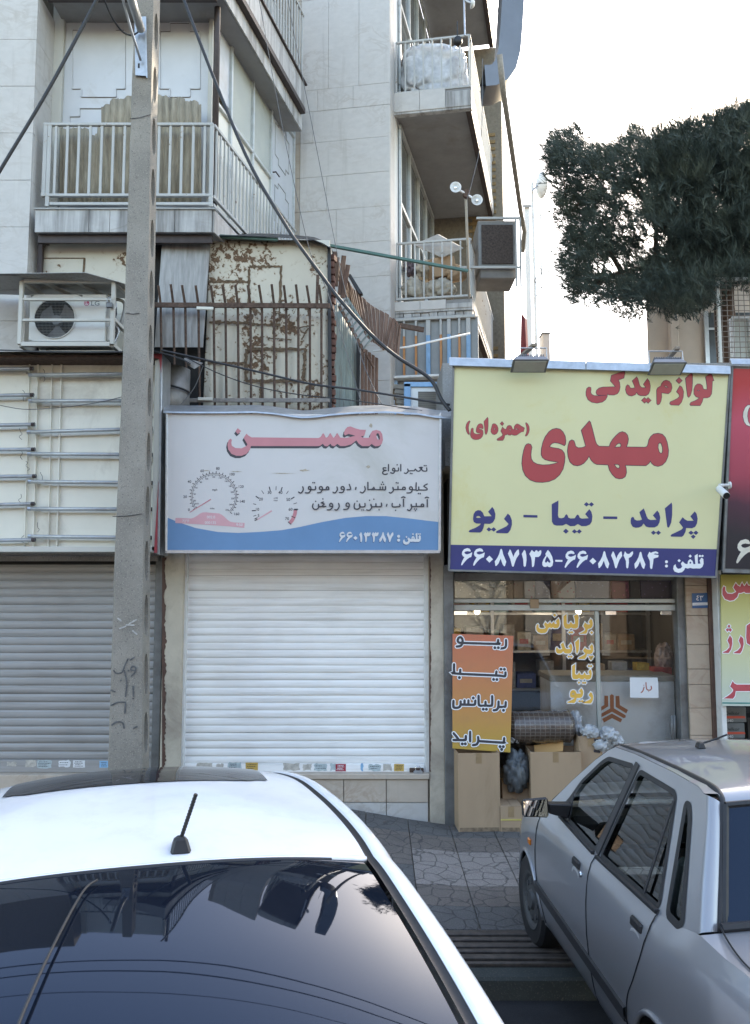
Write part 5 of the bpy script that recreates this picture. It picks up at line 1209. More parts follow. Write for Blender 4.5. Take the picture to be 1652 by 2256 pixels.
for k in range(3): MB().tube(catmull([at(238+6*k,648,AY+.1), at(256,670+9*k,AY+.05), at(246+4*k,700,AY+.02), at(262-5*k,730,AY+.05), at(250,758,AY+.05)],6), .008, 6).build('cable', M['cable'] if k else M['galv'], ac, smooth=True)
# cage round it
cg = thing('air_conditioner_cage', at(150, 762, 7.3), 'white square-tube cage with a sloping sheet roof on the stripped sign', 'cage')
CY = 7.16; CB = 7.72
x0_, x1_ = at(46,690,CY).x, at(249,690,CY).x; zc0, zc1 = zat(759,CY), zat(620,CY)
def tb(a, c, w=.035): MB().bar(a, c, w, w).build('tube', M['creampaint'], cg, bevel=.003)
for x_, y_ in ((x0_,CY),(x1_,CY),(x0_,CB),(x1_,CB)): tb((x_,y_,zc0), (x_,y_,zc1+(.06 if y_ == CB else 0)))
for v in (759, 705.5, 660): tb((x0_+.018,CY,zat(v,CY)), (x1_-.018,CY,zat(v,CY)), .024 if v < 750 else .04)
tb((x0_+.018,CY,zc1), (x1_-.018,CY,zc1)); tb((x0_,CY+.018,zc1), (x0_,CB-.018,zc1+.04)); tb((x1_,CY+.018,zc1), (x1_,CB-.018,zc1+.04)); tb((x1_,CY+.018,zc0), (x1_,CB-.018,zc0)); tb((x0_,CY+.018,zc0), (x0_,CB-.018,zc0)); tb((x1_,CY+.018,zat(702,CY)), (x1_,CB-.018,zat(702,CY)))
for k in range(3): tb((x0_+.15+.3*k,CY+.02,zc1+.022), (x0_+.3+.3*k,CB-.02,zc1+.03), .03)
b = MB(); b.slab([at(-60,604,7.0), at(188,601,6.98), at(272,625,7.15), (at(272,625,7.15).x+.08,7.9,zc1+.1), (-4.0,7.9,zc1+.16)], (0,.0,.005)); b.build('roof_sheet', M['sheetmetal'], cg)
lk = thing('padlock', at(240,672,7.12), 'small dull padlock hanging on the air conditioner cage corner', 'padlock')
MB().box(at(233,672,7.1).x, at(247,672,7.1).x, 7.10, 7.13, zat(677,7.1), zat(666,7.1)).build('lock_body', M['steelpost'], lk, bevel=.005)
a = at(240,666,7.115); MB().tube([a+Vector((-.016,0,0)), a+Vector((-.016,0,.03)), a+Vector((0,0,.045)), a+Vector((.016,0,.03)), a+Vector((.016,0,0))], .005, 6).build('shackle', M['galv'], lk)

# ------------------------------------------------------------ concrete utility pole
up = thing('utility_pole', on_z(280, 1800, .3), 'tall speckled concrete utility pole with oval recesses and scrawled paint', 'utility pole')
PY = 6.75; DEPTH = .22
keys = [(-260, 307, 343), (0, 298.5, 338), (200, 289, 333), (500, 279, 328), (880, 266, 321.5), (1247, 251, 314.5), (1684, 237, 313), (1840, 232, 312)]
fr = [(at(l, v, PY), at(r_, v, PY)) for v, l, r_ in keys]
b = MB(); P_ = []
for a, c in fr:
    cut = .014
    P_.append([Vector((a.x, PY+cut, a.z)), Vector((a.x+cut, PY, a.z)), Vector((c.x-cut-.075, PY, c.z)), Vector((c.x-.075, PY, c.z)), Vector((c.x-.075, PY+DEPTH, c.z)), Vector((a.x, PY+DEPTH, a.z)), Vector((a.x, PY+cut, a.z))])
# displace slightly for a cast, uneven surface
dense = []
for i in range(len(P_)-1):
    for k in range(10): dense.append([P_[i][j].lerp(P_[i+1][j], k/10.) for j in range(7)])
dense.append(P_[-1]); rp = random.Random(12)
for row in dense:
    for j in (0, 1): row[j] = row[j] + Vector((rp.uniform(-.003,.003), rp.uniform(-.002,.002), 0))
    row[6] = row[0]
b.grid(dense); b.build('shaft', M['pole'], up)
# right flange with oval openings
hv = [-50, 68, 186, 300, 412, 524, 637, 757, 875, 995, 1114, 1235, 1355, 1485, 1615]
def xr_at(z):
    for i in range(len(fr)-1):
        if fr[i+1][1].z <= z <= fr[i][1].z:
            t_ = (z-fr[i+1][1].z)/(fr[i][1].z-fr[i+1][1].z); return fr[i+1][1].x + t_*(fr[i][1].x-fr[i+1][1].x)
    return fr[-1][1].x
outer = []; N = 30; ztop, zbot = fr[0][1].z, fr[-1][1].z
def flange(off):
    L = [(PY+.0005, zbot + (ztop-zbot)*i/N) for i in range(N+1)]; Rr = [(PY+DEPTH-.008, zbot + (ztop-zbot)*i/N) for i in reversed(range(N+1))]
    H = []
    for v in hv:
        zc = at(826, v, PY+.1).z; hh = .165; ww = .058; loop = []
        for k in range(20):
            a_ = 2*math.pi*k/20; s_, c_ = math.sin(a_), math.cos(a_)
            loop.append((PY+DEPTH*.5 + ww*c_, zc + hh*math.copysign(abs(s_)**.9, s_)*(1 if abs(s_) < .9 else 1.02)))
        H.append(loop)
    f = lambda p: Vector((xr_at(p[1]) + off, p[0], p[1]))
    return [f(p) for p in L+Rr], [[f(p) for p in h] for h in H]
b = MB(); o1, h1 = flange(0); o2, h2 = flange(-.0748)
b.poly(o1, h1); n_ = len(o1)
b.add(o1 + o2, [(i, (i+1) % n_, n_+(i+1) % n_, n_+i) for i in range(n_)])
for ha, hb in zip(h1, h2): m_ = len(ha); b.add(ha + hb, [(i, (i+1) % m_, m_+(i+1) % m_, m_+i) for i in range(m_)])
b.build('flange', M['pole'], up)
# steel channel, pipe arm and braided stay at the top
MB().hexa([at(296,40,PY-.03), at(318,36,PY-.03), at(325,168,PY-.03), at(298,166,PY-.03)], [at(296,40,PY-.004), at(318,36,PY-.004), at(325,168,PY-.004), at(298,166,PY-.004)]).build('channel_bracket', M['galv'], up, bevel=.002)
MB().hexa([at(318,36,PY-.06), at(322,37,PY-.06), at(325,172,PY-.06), at(322,171,PY-.06)], [at(318,36,PY-.002), at(322,37,PY-.002), at(325,172,PY-.002), at(322,171,PY-.002)]).build('channel_lip', M['galv'], up)
MB().box(at(308,150,PY).x-.008, at(308,150,PY).x+.008, PY-.033, PY-.0305, zat(155,PY), zat(145,PY)).build('bolt_slot', M['black'], up)
MB().tube([at(311,66,PY-.08), at(291,5,PY-.35), at(262,-90,PY-.8)], .036, 12).build('pipe_arm', M['galv'], up, smooth=True)
b = MB(); b.tube([at(310,134,PY-.06), at(290,70,PY-.2), at(268,-10,PY-.4), at(250,-80,PY-.55)], .011, 8); b.build('braided_stay', M['galv'], up, smooth=True)
MB().tube(catmull([at(228,-5,PY-.4), at(245,35,PY-.3), at(268,68,PY-.2), at(290,78,PY-.1), at(305,70,PY-.05)],5), .008, 6).build('lamp_lead', M['cable'], up, smooth=True)
for a_, c_ in (((288,262),(331,252)),((280,690),(305,690)),((250,1138),(310,1132))):
    MB().tube([at(a_[0]-2, a_[1], PY-.006), at((a_[0]+c_[0])/2, (a_[1]+c_[1])/2+2, PY-.008), at(c_[0]+2, c_[1], PY-.006)], .0025, 4).build('binding_wire', M['cable'], up)
# paint marks and scrawl on the shaft
sfp2 = Surf(Plane((0, PY-.004, 2), (0,-1,0))); TG = (0, 2150, 1.652)
w1 = (src2(sfp2, TG, (10,0)) - src2(sfp2, TG, (0,0))).length/10
ink = plain('grey_paint_scrawl', (.10,.10,.10), .8, 0, .4, 40); wht = plain('white_paint_smear', (.40,.385,.36), .8, 0, .3, 40)
print_strokes(up, sfp2, TG, [pts('870,915 893,890 895,860 875,852 865,875 892,880'), pts('862,810 885,795'), pts('752,880 770,898 805,893 820,860 845,805'), pts('822,880 838,960 830,1050'), pts('735,1010 760,1020'), pts('735,1110 780,1090 830,1090'), pts('740,1240 770,1220 810,1225 820,1260'), pts('880,985 882,1050'), pts('830,1100 826,1160'), pts('885,1260 905,1250')], 5*w1, ink, .0012, pts('850,880 880,1065 800,945'), 6*w1, sm=4, name='scrawl')
print_strokes(up, sfp2, TG, [pts('792,602 830,588'), pts('835,578 885,580'), pts('855,570 900,545'), pts('780,535 800,552'), pts('878,618 905,640')], 5*w1, wht, .0012, name='paint_smear')

# ------------------------------------------------------------ overhead cables and wires
def cable(P_, r_, label, mat='cable', n=6, name='cable'): return tag(MB().tube(catmull([Vector(p) for p in P_], 8), r_, n).build(name, M[mat], smooth=True), label, 'cable')
cable([at(-420,1050,6.3), at(-60,480,6.3), at(0,376,6.3), at(107,197,6.3), at(214,-2,6.3), at(260,-90,6.3)], .014, 'thick black cable rising steeply across the upper left wall')
cable([at(385,-60,7.6), at(405,0,7.55), at(473,177,7.5), at(550,360,7.4), at(629,496,7.35), at(658.6,540,7.3), at(715.5,617,7.25), at(752,664,7.2), at(814.5,734,7.15), at(873,785,7.1), at(945.5,833,7.05), at(972,880,7.02), at(991,905,7.0)], .017, 'thick black cable slanting down from the balcony to the yellow sign')
cable([at(355,772,7.2), at(407,783,7.25), at(550.5,815,7.3), at(686,846,7.25), at(789,859,7.2), at(991,892,7.0)], .010, 'black cable strung above the middle sign towards yellow sign')
cable([at(407,786,7.3), at(480,822,7.35), at(560,850,7.4), at(650,868,7.4), at(790,884,7.3), at(930,905,7.2)], .005, 'thin dark wire sagging just below the cable over middle sign')
cable([at(566,-30,8.0), at(574,17,8.0), at(620,270,7.9), at(679,540,7.8), at(720,640,7.7), at(770,800,7.6), at(800,905,7.5)], .004, 'thin grey wire hanging across the glazed bay and lean-to', 'greywire')
cable([at(632,-30,8.4), at(640,33,8.4), at(690,290,8.3), at(739,540,8.1), at(765,660,8.0), at(800,800,7.8), at(850,910,7.6)], .004, 'thin grey wire hanging down the middle stone wall', 'greywire')
cable([at(0,893,7.25), at(60,902,7.26), at(150,896,7.27), at(220,886,7.27), at(270,874,7.28)], .0035, 'thin twisted wire drooping across the fluorescent tubes', 'greywire')
cable([at(447,806,7.4), at(430,850,7.38), at(408,880,7.36), at(370,925,7.34)], .004, 'thin lead dropping from the torn flap to sign corner', 'greywire')
cable([at(1063,130,9.4), at(1060,300,9.2), at(1040,400,9.0), at(1028,440,8.9)], .004, 'thin slack wire hanging outside the right balconies', 'greywire')
for i, (y_, z_, r_) in enumerate(((5.5, 7.5, .016), (5.4, 7.85, .016), (5.2, 8.5, .009))):
    cable([(-16, y_, z_+.8), (-8, y_, z_+.2), (0, y_, z_), (8, y_, z_+.2), (16, y_, z_+.8)], r_, ['lowest street cable mirrored in the white car rear window','middle street cable mirrored in the white car rear window','thin upper street cable mirrored in the white car rear window'][i])
# ------------------------------------------------------------ the glazed spare-parts shop
shopC = thing('shop_unit', at(1250, 1800, 7.7), 'open glass-fronted spare parts shop under the yellow sign', 'shop')
GY = 7.76
xL, xRr = at(999,1500,GY).x, at(1494,1500,GY).x
MB().box(xs3a+.001, at(1000,1500,7.6).x, 7.56, 7.70, .05, zat(1245, 7.6)).build('steel_post', M['steelpost'], shopC, bevel=.006)
MB().box(at(1494,1500,7.7).x, at(1516,1500,7.7).x, 7.66, 7.80, .05, 3.3).build('steel_post', M['steelpost'], shopC, bevel=.006)
MB().box(at(1517,1500,7.62).x, at(1566,1500,7.62).x, 7.64, 7.86, -.1, 3.6).build('pillar_core', M['mortar'], shopC)
zz = [zat(v, 7.62) for v in (1264, 1290, 1356, 1420, 1474, 1508, 1560, 1620, 1690, 1780, 1880)]
for i in range(len(zz)-1): MB().box(at(1517,1500,7.62).x, at(1566,1500,7.62).x, 7.618 + .001*(i % 2), 7.639, zz[i+1]+.002, zz[i]-.002).build('stone_slab', M['pinkstone'], shopC, bevel=.003)
MB().box(at(1566,1500,7.6).x, at(1583,1500,7.6).x, 7.58, 7.70, -.1, 3.6).build('brown_post', M['brownpost'], shopC, bevel=.006)
shopD = thing('shop_unit', at(1640, 1650, 7.5), 'battery shop with white post at the far right edge', 'shop')
MB().box(at(1583.5,1500,7.5).x, at(1594,1500,7.5).x, 7.46, 7.7, -.1, 3.5).build('white_post', M['white_metal'], shopD, bevel=.006)
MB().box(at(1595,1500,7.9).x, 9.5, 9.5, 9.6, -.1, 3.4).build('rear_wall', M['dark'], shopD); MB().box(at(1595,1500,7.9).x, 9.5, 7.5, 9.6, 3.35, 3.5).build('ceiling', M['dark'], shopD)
MB().box(at(1595,1500,7.9).x, 9.5, 7.45, 7.55, -.1, .3).build('threshold', M['plinth'], shopD)
# rooms behind: walls, floor, ceiling so that the inside is a real, dim place
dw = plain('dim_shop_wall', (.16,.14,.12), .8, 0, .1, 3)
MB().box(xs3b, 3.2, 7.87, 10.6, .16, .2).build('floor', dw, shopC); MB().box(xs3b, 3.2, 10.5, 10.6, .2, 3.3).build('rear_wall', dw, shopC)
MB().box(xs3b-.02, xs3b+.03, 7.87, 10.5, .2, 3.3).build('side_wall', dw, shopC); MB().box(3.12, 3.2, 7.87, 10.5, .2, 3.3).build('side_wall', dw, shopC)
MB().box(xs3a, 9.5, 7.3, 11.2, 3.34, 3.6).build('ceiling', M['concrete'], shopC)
MB().box(xs3a, 9.5, 7.5, 11.2, 3.61, zat(800, 7.5)).build('roof_parapet', M['concrete'], shopC)
MB().box(xs3a, at(1517,1500,7.6).x, 7.62, 7.90, -.1, .30).build('threshold', M['concrete'], shopC, bevel=.008)
# door set: frame bars and panes
ds = bpy.data.objects.new('shop_window', None); COL.objects.link(ds); ds.location = ((xL+xRr)/2, GY, .3); par(ds, shopC)
fr_m = plain('pale_green_aluminium', (.40,.43,.41), .4, .4, .1, 8)
def hbar(v0, v1, mat=fr_m, y0=GY-.04, y1=GY+.03, ua=999, ub=1494): MB().box(at(ua,v0,GY).x, at(ub,v0,GY).x, y0, y1, zat(v1,GY), zat(v0,GY)).build('frame_bar', mat, ds, bevel=.004)
hbar(1319, 1328); hbar(1332, 1345); hbar(1262, 1279, M['steelpost']); hbar(1875, 1890)
MB().box(at(1313,1500,GY).x, at(1322,1500,GY).x, GY-.02, GY+.02, .31, zat(1346,GY)).build('frame_bar', fr_m, ds, bevel=.004)
def pane_(ua, ub, va, vb): MB().box(at(ua,va,GY).x, at(ub,va,GY).x, GY, GY+.006, zat(vb,GY), zat(va,GY)).build('pane', M['shopglass'], ds)
pane_(1001, 1492, 1280, 1318); pane_(1001, 1312, 1346, 1874); pane_(1323, 1492, 1346, 1874)
MB().box(at(1168,1320,7.7).x, at(1187,1320,7.7).x, 7.700, 7.716, zat(1340,7.7), zat(1320,7.7)).build('lock_plate', M['cardboard'], ds, bevel=.003)
for u in (1000, 1334, 1456): MB().box(at(u,1350,7.72).x, at(u+ (30 if u == 1000 else 24),1350,7.72).x, 7.722, 7.742, zat(1355,7.72), zat(1346,7.72)).build('patch_fitting', M['chrome'], ds, bevel=.003)
for u0 in (1480, 1486): MB().tube([at(u0,1576,7.69), at(u0,1634,7.69)], .009, 8).build('pull_handle', M['steelpost'], ds, smooth=True)
# amber vinyl words on the glass
sfg = Surf(Plane((0, GY-.001, 1), (0,-1,0))); T11 = (2120, 2430, 1541/280.0)
ew = (.0085, M['whiteprint'])
for polys in (G_brill, fit(G_pride, (567,690,1405,1165), T11), fit(G_tiba, (925,1240,1375,1690), T11), fit(G_rio, (820,1775,1390,2115), T11)): print_outline(ds, sfg, T11, polys, M['amber'], .002, ew)
pp_ = MB(); TZ = (2380, 2660, 1652/320.0)
tz = lambda x, y, off=.002: sfg.t3(src2(sfg, TZ, (x, y)), off)
pp_.poly([tz(718,258), tz(1290,262), tz(1306,400), tz(1310,682), tz(725,676)]); paper = pp_.build('paper_notice', M['paper'], None, recalc=False); tag(paper, 'white paper notice with handwritten red word taped to the shop glass', 'notice')
ws = (src2(sfg, TZ, (10,0))-src2(sfg, TZ, (0,0))).length/10
print_strokes(paper, sfg, TZ, [pts('1155,440 1165,480 1145,515 1105,520 1070,505 1055,450 1050,365'), pts('1010,460 1000,500 980,545 950,568')], 11*ws, M['redmark'], .0034, pts('1105,548 1005,422'), 9*ws, name='handwriting')
# counter with the orange emblem
ct = thing('counter', at(1350, 1640, 8.3), 'pale grey shop counter bearing an orange three-armed emblem', 'counter')
KY = 7.97; xk0, xk1 = at(1213,1560,KY).x, at(1487,1560,KY).x
MB().box(xk0, xk1, KY, KY+.5, .2, zat(1501,KY)).build('cabinet', M['countergrey'], ct, bevel=.004)
MB().box(xk0-.01, xk1+.01, KY-.015, KY+.52, zat(1501,KY)+.001, zat(1488,KY)).build('worktop', plain('beige_worktop', (.33,.31,.27), .5), ct, bevel=.005)
sfk = Surf(Plane((0, KY, 1), (0,-1,0)))
print_outline(ct, sfk, TZ, PL('193,635 270,638 272,855 95,965 30,985 30,920 95,880 190,828', '305,632 347,603 388,632 390,895 632,1040 632,1085 590,1098 350,968 110,1090 60,1085 70,1040 310,900', '422,640 500,640 512,830 682,930 645,1002 425,865', '145,1115 350,1003 560,1120 528,1188 350,1098 185,1188'), M['logoorange'], .002, name='emblem')
# shelves inside, stocked with boxes and packets
shf = thing('shelf_unit', at(1100, 1600, 9.5), 'stocked metal shelves along the back of the spare parts shop', 'shelves')
zsh = (.7, 1.12, 1.54, 1.96, 2.4)
for z in zsh: MB().box(xs3b+.05, 3.1, 9.3, 9.62, z-.012, z+.012).build('shelf', M['alum'], shf)
for x in (xs3b+.06, 1.3, 2.1, 3.05): MB().box(x, x+.035, 9.285, 9.32, .2, 2.9).build('upright', M['alum'], shf)
MB().box(xs3b+.05, 3.1, 9.63, 9.65, .2, 2.9).build('back_sheet', plain('shelf_back', (.10,.09,.08), .7), shf)
pc = [plain('stock_%s' % n, c, .55, 0, .3, 18) for n, c in (('kraft',(.26,.18,.11)),('navy',(.06,.08,.2)),('red',(.42,.06,.06)),('cream',(.36,.34,.29)),('grey',(.25,.25,.25)),('teal',(.14,.27,.27)),('yellow',(.45,.31,.05)))]
rs_ = random.Random(21); order = ['kraft','navy','red','cream','grey','teal','yellow']; nth = ['first','second','third','fourth','fifth','sixth','seventh','eighth','ninth','tenth','eleventh','twelfth','thirteenth','fourteenth']
for sj, z in enumerate(zsh[1:]):
    x = xs3b + .12; k_ = 0; last_ = -1
    while x < 2.9 and k_ < 14:
        w = rs_.uniform(.10, .24); h = rs_.uniform(.12, .3); c_ = rs_.choice([q_ for q_ in range(7) if q_ != last_]); last_ = c_
        o = MB().box(x, x+w, 9.34, 9.56, z+.013, z+.013+h).build('stock_box', pc[c_], None, bevel=.003)
        tag(o, '%s stock box, %s from left on the %s shelf inside parts shop' % (order[c_], nth[k_], ['lowest','second','third','top'][sj]), 'box', 'stock boxes on the shelves')
        sq_ = Surf(Plane((0, 9.34, 1), (0,-1,0))); MB().box(x+w*.15, x+w*.8, 9.3385, 9.3398, z+.013+h*.35, z+.013+h*.62).build('label', pc[3] if c_ != 3 else pc[2], o)
        x += w + rs_.uniform(.012, .06); k_ += 1
# two lit bulbs under the shop ceiling, as in the photograph
for k_, u in enumerate((1051, 1274)):
    p = at(u, 1346, 8.45); L_ = thing('ceiling_bulb', p + Vector((0,0,.1)), ['lit bulb near left end of the shop window','lit bulb near the shop door post'][k_], 'lamp', 'lit bulbs in the parts shop')
    t = NT('lit_bulb_%d' % k_); t.b.inputs['Emission Color'].default_value = (1,.86,.66,1); t.b.inputs['Emission Strength'].default_value = 1.2
    MB().lathe(p, [(0,-.035),(.02,-.03),(.032,-.008),(.03,.012),(.014,.04),(.0,.045)], 'z', 16).build('bulb', t.m, L_, smooth=True)
    MB().tube([p + Vector((0,0,.04)), p + Vector((0,0,.5))], .006, 6).build('flex', M['black'], L_)
    ld = bpy.data.lights.new('bulb_light', 'POINT'); ld.energy = .7; ld.color = (1,.88,.72); ld.shadow_soft_size = .04; lo_ = bpy.data.objects.new('bulb_light', ld); COL.objects.link(lo_); lo_.location = p + Vector((0,-.05,-.06)); par(lo_, L_)
# packets displayed behind the transom
tr = [(1003,1130,(.28,.26,.2),'striped beige'),(1132,1178,(.42,.38,.33),'pale printed'),(1180,1212,(.10,.12,.2),'dark blue'),(1214,1266,(.45,.42,.36),'cream red-dotted'),(1268,1345,(.05,.06,.14),'navy patterned'),(1347,1386,(.28,.04,.12),'crimson'),(1388,1410,(.03,.03,.04),'black'),(1412,1488,(.08,.05,.15),'violet flecked')]
MB().box(xL, xRr, 7.86, 8.15, zat(1322,7.9)-.03, zat(1322,7.9)-.005).build('transom_shelf', M['brownpost'], shopC)
for i, (ua, ub, c, nm) in enumerate(tr):
    t = NT('packet_%s' % nm.replace(' ', '_').replace('-', '_')); co = t.co(); v = t.n('TexVoronoi'); v.inputs['Scale'].default_value = 26; t.l(co, v.inputs['Vector'])
    alt = (.4,.05,.08) if 'dot' in nm or 'pale' in nm else tuple(min(1, x*2.6+.02) for x in c)
    c = tuple(x*.6 for x in c); alt = tuple(x*.6 for x in alt)
    t.base(t.mix(t.ramp(v.outputs['Distance'], [(.18, 1), (.24, 0)]), c, alt)); t.set(Roughness=.5)
    o = MB().box(at(ua,1300,7.9).x, at(ub,1300,7.9).x, 7.9, 8.1, zat(1321,7.9)-.004, zat(1272 + (i*7) % 9,7.9)).build('packet', t.m, None, bevel=.003); tag(o, nm + ' packet behind the glass above the shop door', 'packet', 'packets over the shop door')
# goods by the counter, seen through the right door leaf
def crumple(name, c, sx, sy, sz, mat, label, cat, seed, amp=.28, sub=4, squash=True, group=None, box_=0):
    """soft bag: a sphere pushed in along random creases, flat where it rests"""
    bm = bmesh.new(); bmesh.ops.create_icosphere(bm, subdivisions=max(4, sub), radius=1); r = random.Random(seed)
    pl_ = [(Vector((r.uniform(-1,1), r.uniform(-1,1), r.uniform(-1,1))).normalized(), r.uniform(-.35,.35), r.uniform(.08,.2)) for _ in range(16)]
    for v in bm.verts:
        d = v.co.normalized(); k = 1
        for n_, off, wd_ in pl_:
            e = abs(d.dot(n_) - off); k -= amp*.42*max(0, 1 - e/wd_)**1.6
        k = max(.6, k)
        if box_: d = Vector([math.copysign(abs(q_)**box_, q_) for q_ in d])
        v.co = Vector((d.x*sx*k, d.y*sy*k, max(-sz*.8, d.z*sz*k) if squash else d.z*sz*k))
    me = bpy.data.meshes.new(name); bm.to_mesh(me); bm.free(); me.polygons.foreach_set('use_smooth', [True]*len(me.polygons))
    o = link(name, me, mat, None, c)
    if label: tag(o, label, cat, group)
    return o
plas = plain('cloudy_plastic_bag', (.40,.41,.42), .35, 0, .3, 18, .9, 40); dkplas = plain('dark_plastic_bag', (.085,.095,.10), .4, 0, .5, 14, .9, 40)
crumple('plastic_bag', at(1462,1450,8.45), .1, .1, .17, plain('printed_clear_bag', (.38,.30,.29), .3, 0, .5, 16, .5, 30), 'printed plastic bag hanging over right end of the counter', 'bag', 31)
o = MB().box(at(1438,1490,8.35).x, at(1478,1490,8.35).x, 8.32, 8.5, zat(1488,8.35)+.002, zat(1470,8.35)).build('box', pc[2], None, bevel=.003); tag(o, 'red carton lying on right end of the counter', 'box')
for i, (u, v, w) in enumerate(((1345,1475,34),(1400,1478,28),(1300,1480,30))):
    o = MB().box(at(u,v,8.5).x, at(u+w,v,8.5).x, 8.45, 8.6, zat(1489,8.5)+.02, zat(v-18,8.5)).build('box', [pc[4],pc[6],pc[0]][i], None, bevel=.003); tag(o, ['grey','black','kraft'][i] + ' packet standing on the shop counter top', 'box')
# pavement things: boxes, board, bags, roll
def carton(name, uf0, uf1, vt, vb, Y, depth, label, open_=False, mat=M['cardboard'], skew=.0, z0=None, rotz=0):
    xa, xb = at(uf0, vb, Y).x, at(uf1, vb, Y).x; zb = at(uf0, vb, Y).z if z0 is None else z0; zt = zat(vt, Y)
    cx_, cy_ = (xa+xb)/2, Y+depth/2; t = thing(name, (cx_, cy_, zb), label, 'cardboard box'); w = xb-xa; h = zt-zb; th = .006
    Mx = Matrix.Translation((cx_, cy_, zb)) @ Matrix.Rotation(rotz, 4, 'Z')
    def part(nm, x0, x1, y0, y1, za, zb_, m=mat, rx=None):
        b = MB().box(x0, x1, y0, y1, za, zb_); b.v = [tuple(Mx @ Vector(p)) for p in b.v]; return b.build(nm, m, t, bevel=.0015)
    part('tape', -.026, .026, -depth/2-.0012, -depth/2-.0004, h-.09, h, plain('brown_tape', (.30,.20,.11), .3)); part('grime', -w/2+.01, w/2-.012, -depth/2-.0008, -depth/2-.0003, .002, .035, plain('box_grime', (.2,.14,.09), .9, 0, .4, 30))
    part('front_panel', -w/2, w/2, -depth/2, -depth/2+th, 0, h); part('back_panel', -w/2, w/2, depth/2-th, depth/2, 0, h)
    part('side_panel', -w/2, -w/2+th, -depth/2+th, depth/2-th, 0, h); part('side_panel', w/2-th, w/2, -depth/2+th, depth/2-th, 0, h); part('base', -w/2+th, w/2-th, -depth/2+th, depth/2-th, .004, .01)
    if not open_: part('top_flap', -w/2+.0005, -.001, -depth/2+.0005, depth/2-.0005, h, h+.005); part('top_flap', .001, w/2-.0005, -depth/2+.0005, depth/2-.0005, h+.0012, h+.0062)
    else:
        for sx in (-1, 1):
            b = MB(); y0, y1 = -depth/2, depth/2; x0 = sx*w/2
            P_ = [(x0, y0, h), (x0, y1, h), (x0 - sx*.03, y1, h-.12), (x0 - sx*.03, y0, h-.12)] if skew == 0 else [(x0, y0, h), (x0, y1, h), (x0 + sx*.02, y1, h+.10), (x0 + sx*.02, y0, h+.10)]
            b.slab([Mx @ Vector(p) for p in P_], (sx*.003, 0, .002)); b.build('flap', mat, t)
    return t
swf = lambda u, Y: swz(at(u, 1800, Y).x, Y)
cb1 = carton('carton', 1008, 1101, 1659, 1831, 7.33, .30, 'tall open cardboard box under the orange board', True, z0=swf(1050,7.4), rotz=R(3))
cb2 = carton('carton', 1172, 1284, 1657, 1790, 7.42, .30, 'wide open cardboard box right of the dark bag', True, z0=.31, rotz=R(-2))
cb2.location.z = .31
MB().slab([at(1178,1660,7.6), at(1240,1655,7.55), at(1241,1632,7.62), at(1176,1642,7.66)], (0,.004,0)).build('raised_flap', M['cardboard2'], cb2)
MB().box(at(1160,1700,7.4).x, at(1300,1700,7.4).x, 7.40, 7.60, .1, .305).build('step', M['concrete'], shopC, bevel=.008)
cb3 = carton('carton', 1103, 1150, 1777, 1831, 7.33, .26, 'low closed cardboard box with yellow strap next to silver car mirror', False, z0=swf(1120,7.4))
a, c = at(1103,1806,7.328), at(1150,1806,7.328); MB().bar(a, c, .004, .012).build('strap', plain('yellow_strap', (.5,.4,.12), .5), cb3)
cb4 = carton('carton', 1276, 1328, 1622, 1700, 7.5, .2, 'printed cardboard box holding plastic bags behind silver car', True, z0=.31)
for dv in (0, 12, 24): MB().bar(at(1308,1630+dv,7.498), at(1322,1632+dv,7.498), .004, .025).build('print', M['print_dark'], cb4)
for i, (u, v, s_) in enumerate(((1300,1612,.09),(1340,1618,.10),(1322,1640,.09),(1360,1632,.07))): crumple('plastic_bag', at(u,v,7.52), s_, s_*.9, s_*.75, plas, ['milky bag at left of the heap on the printed box','milky bag topping the heap on the printed box','crumpled bag lowest in the heap on printed box','small crumpled bag at right of the printed box'][i], 'bag', 40+i, .5, 4)
crumple('rubbish_bag', at(1137,1700,7.55), .13, .12, .22, dkplas, 'dark crumpled plastic bag between the two tall cardboard boxes', 'bag', 51, .4, 4)
crumple('rubbish_bag', at(1130,1625,7.62), .09, .08, .06, plas, 'pale bundle of clear bags above the dark bag', 'bag', 52, .5, 4)
cr1 = thing('packing_carton', at(1135,1752,7.6), 'grimy brown box low behind dark bag', 'cardboard box'); MB().box(at(1106,1750,7.6).x, at(1165,1750,7.6).x, 7.58, 7.72, .31, zat(1722,7.6)).build('body', M['cardboard'], cr1, bevel=.004); MB().box(at(1106,1750,7.6).x+.002, at(1165,1750,7.6).x-.002, 7.582, 7.718, zat(1722,7.6)+.0005, zat(1722,7.6)+.006).build('lid', M['cardboard2'], cr1)
# wrapped roll with wire-grid pattern
t = NT('brown_shrink_wrapped_roll'); co = t.co(); bk = t.n('TexBrick'); bk.offset = 0; bk.inputs['Scale'].default_value = 1; bk.inputs['Brick Width'].default_value = .045; bk.inputs['Row Height'].default_value = .032; bk.inputs['Mortar Size'].default_value = .0035
bk.inputs['Color1'].default_value = (.07,.05,.04,1); bk.inputs['Color2'].default_value = (.09,.065,.05,1); bk.inputs['Mortar'].default_value = (.15,.125,.105,1)
mp_ = t.n('Mapping'); mp_.inputs['Rotation'].default_value = (R(90),0,0); t.l(co, mp_.inputs['Vector']); t.l(mp_.outputs[0], bk.inputs['Vector'])
t.base(bk.outputs['Color']); t.set(Roughness=.18, Coat_Weight=.6, Coat_Roughness=.1); t.bump(t.noise(co, 14, 5, .6), .7, .02)
rl = thing('wrapped_roll', at(1197,1640,7.66), 'shrink-wrapped brown roll lying on its side behind the boxes', 'roll')
a, c = at(1120,1603,7.66), at(1262,1599,7.66); b = MB(); n_ = 14
